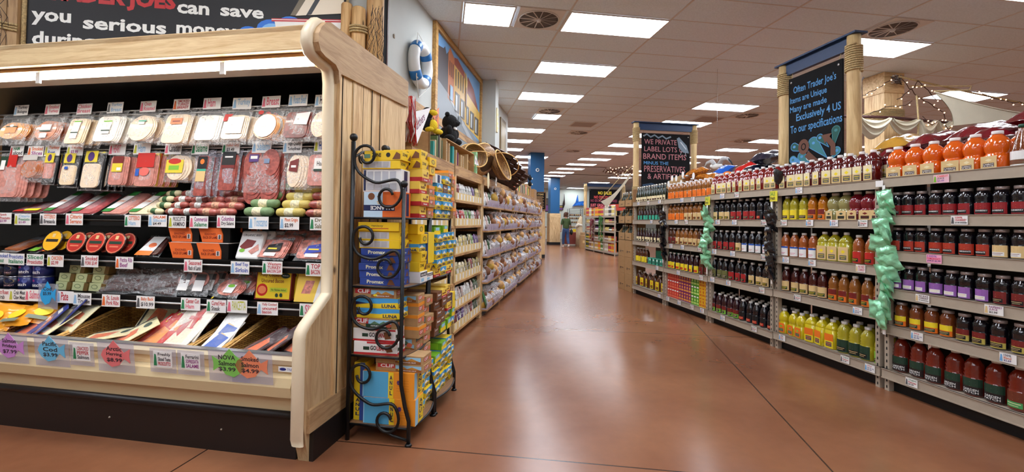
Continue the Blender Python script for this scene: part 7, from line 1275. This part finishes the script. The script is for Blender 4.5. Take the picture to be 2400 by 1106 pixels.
# ================================================================ people
SKIN=mat('skin',(206,150,120),.5); HAIR=mat('brown_curly_hair',(86,54,38),.9,bump=1,bscale=60)
def skinmesh(name,parent,verts,edges,rad,m,sub=2,root=0):
    me=bpy.data.meshes.new(name); me.from_pydata(verts,edges,[]); me.materials.append(m); o=link(name,me,parent); md=o.modifiers.new('skin','SKIN'); md.use_smooth_shade=True
    for i,r in enumerate(rad): me.skin_vertices[0].data[i].radius=r if isinstance(r,tuple) else (r,r)
    me.skin_vertices[0].data[root].use_root=True
    s=o.modifiers.new('sub','SUBSURF'); s.levels=sub; s.render_levels=sub; return o
def person(label,x,y,rz,shirt,trouser,hair,h=1.0,bag=True):
    """back view: the figure walks towards +y"""
    t=thing('person',label,'person',(x,y,0),rz)
    V=[(0,0,.90),(0,.0,1.08),(0,.01,1.25),(0,.01,1.40),(0,.02,1.48),(0,.03,1.56),(0,.04,1.66),(0,.045,1.72), # pelvis..head
       (-.09,0,.88),(-.10,.10,.50),(-.10,.10,.10),(-.10,.20,.035), (.09,0,.88),(.09,-.02,.48),(.085,-.20,.13),(.085,-.14,.035),
       (-.17,.01,1.40),(-.23,.02,1.14),(-.22,.12,.92),(-.21,.16,.86), (.17,.01,1.40),(.25,.0,1.15),(.25,.10,.98),(.24,.14,.92)]
    E=[(0,1),(1,2),(2,3),(3,4),(4,5),(5,6),(6,7),(0,8),(8,9),(9,10),(10,11),(0,12),(12,13),(13,14),(14,15),(3,16),(16,17),(17,18),(18,19),(3,20),(20,21),(21,22),(22,23)]
    Rr=[(.11,.08),(.10,.075),(.12,.085),(.12,.09),(.05,.05),(.055,.06),(.085,.095),(.06,.07),(.085,.09),(.055,.055),(.036,.038),(.035,.05),(.085,.09),(.055,.055),(.036,.038),(.035,.05),(.05,.05),(.04,.04),(.03,.03),(.025,.03),(.05,.05),(.04,.04),(.03,.03),(.025,.03)]
    skinmesh('body',t,V,E,Rr,SKIN)
    for sg,(hx,hy,hz) in ((-1,(-.21,.16,.86)),(1,(.24,.14,.92))):
        b=B()
        for k in range(4): b.tube([(hx+(k-1.5)*.017,hy+.01,hz-.03),(hx+(k-1.5)*.019,hy+.025,hz-.065),(hx+(k-1.5)*.017,hy+.015,hz-.09)],.0085,SKIN,6)
        b.tube([(hx-sg*.02,hy+.02,hz),(hx-sg*.04,hy+.04,hz-.03),(hx-sg*.04,hy+.045,hz-.05)],.009,SKIN,6); b.obj('fingers',t)
    SV=[(0,0,.86),(0,.0,1.10),(0,.01,1.26),(0,.01,1.40),(0,.02,1.47),(-.17,.01,1.395),(-.228,.02,1.12),(.17,.01,1.395),(.245,.005,1.12)]
    skinmesh('shirt',t,SV,[(0,1),(1,2),(2,3),(3,4),(3,5),(5,6),(3,7),(7,8)],[(.18,.14),(.165,.125),(.165,.12),(.145,.11),(.07,.07),(.07,.07),(.062,.062),(.07,.07),(.062,.062)],shirt)
    TV=[(0,0,1.04),(0,0,.9),(-.095,0,.84),(-.10,.10,.50),(-.10,.10,.12),(.095,0,.84),(.09,-.02,.48),(.085,-.19,.15)]
    skinmesh('jeans',t,TV,[(0,1),(1,2),(2,3),(3,4),(1,5),(5,6),(6,7)],[(.14,.1),(.16,.12),(.105,.11),(.078,.08),(.065,.068),(.105,.11),(.078,.08),(.065,.068)],trouser)
    b=B(); b.ball((0,.03,1.66),.115,hair,16,12,1.05,1,1.12); 
    rn=random.Random(4)
    for k in range(40): a=rn.uniform(0,6.28); zz=rn.uniform(-.12,.1); b.ball((.1*math.cos(a),.03+.1*math.sin(a)*.9-.01,1.65+zz),.03,hair,8,6)
    b.obj('hair',t)
    b=B(); b.ball((0,.155,1.63),.012,SKIN,8,6,1,1.2,1.5); [b.ball((sg*.035,.14,1.66),.008,BLACK,6,6) for sg in (-1,1)]; [b.ball((sg*.105,.05,1.645),.02,SKIN,8,6,.4,1,1.4) for sg in (-1,1)]; b.box(-.02,.142,1.595,.02,.146,1.6,col((150,70,70))); b.obj('face_features',t)
    for nm,fx,fy,rx in (('shoe',-.10,.17,0),('shoe',.085,-.16,R(-38))):
        b=B(); b.ball((0,0,.0),.055,WHITE,12,8,.8,2.2,.75); b.obj(nm,t,(fx,fy,.045 if rx==0 else .06),(rx,0,0))
    return t
person('woman seen from behind walking away, brown curly hair, green shirt, blue jeans',6.18,22.0,.05,mat('olive_green_shirt',(66,84,44),.85,var=.15,scale=8),mat('blue_denim',(52,76,116),.85,var=.15,scale=12),HAIR)
t=thing('handbag','black shoulder bag hanging at the walking woman\'s right side','bag',(6.45,21.95,.62)); b=B(); b.ball((0,0,.15),.13,BLACKM,14,10,.6,1,1.15); b.obj('bag',t); b=B(); b.tube([(0,-.08,.26),(-.04,-.02,.55),(-.09,.05,.84),(-.05,.1,.55),(0,.08,.26)],.01,BLACKM,6); b.obj('strap',t)
person('person in a yellow top half hidden behind the far blue column',6.72,26.6,.6,mat('yellow_top',(226,186,30),.85,var=.08,scale=8),mat('dark_trousers',(40,40,48),.85),mat('dark_hair',(40,28,24),.9))
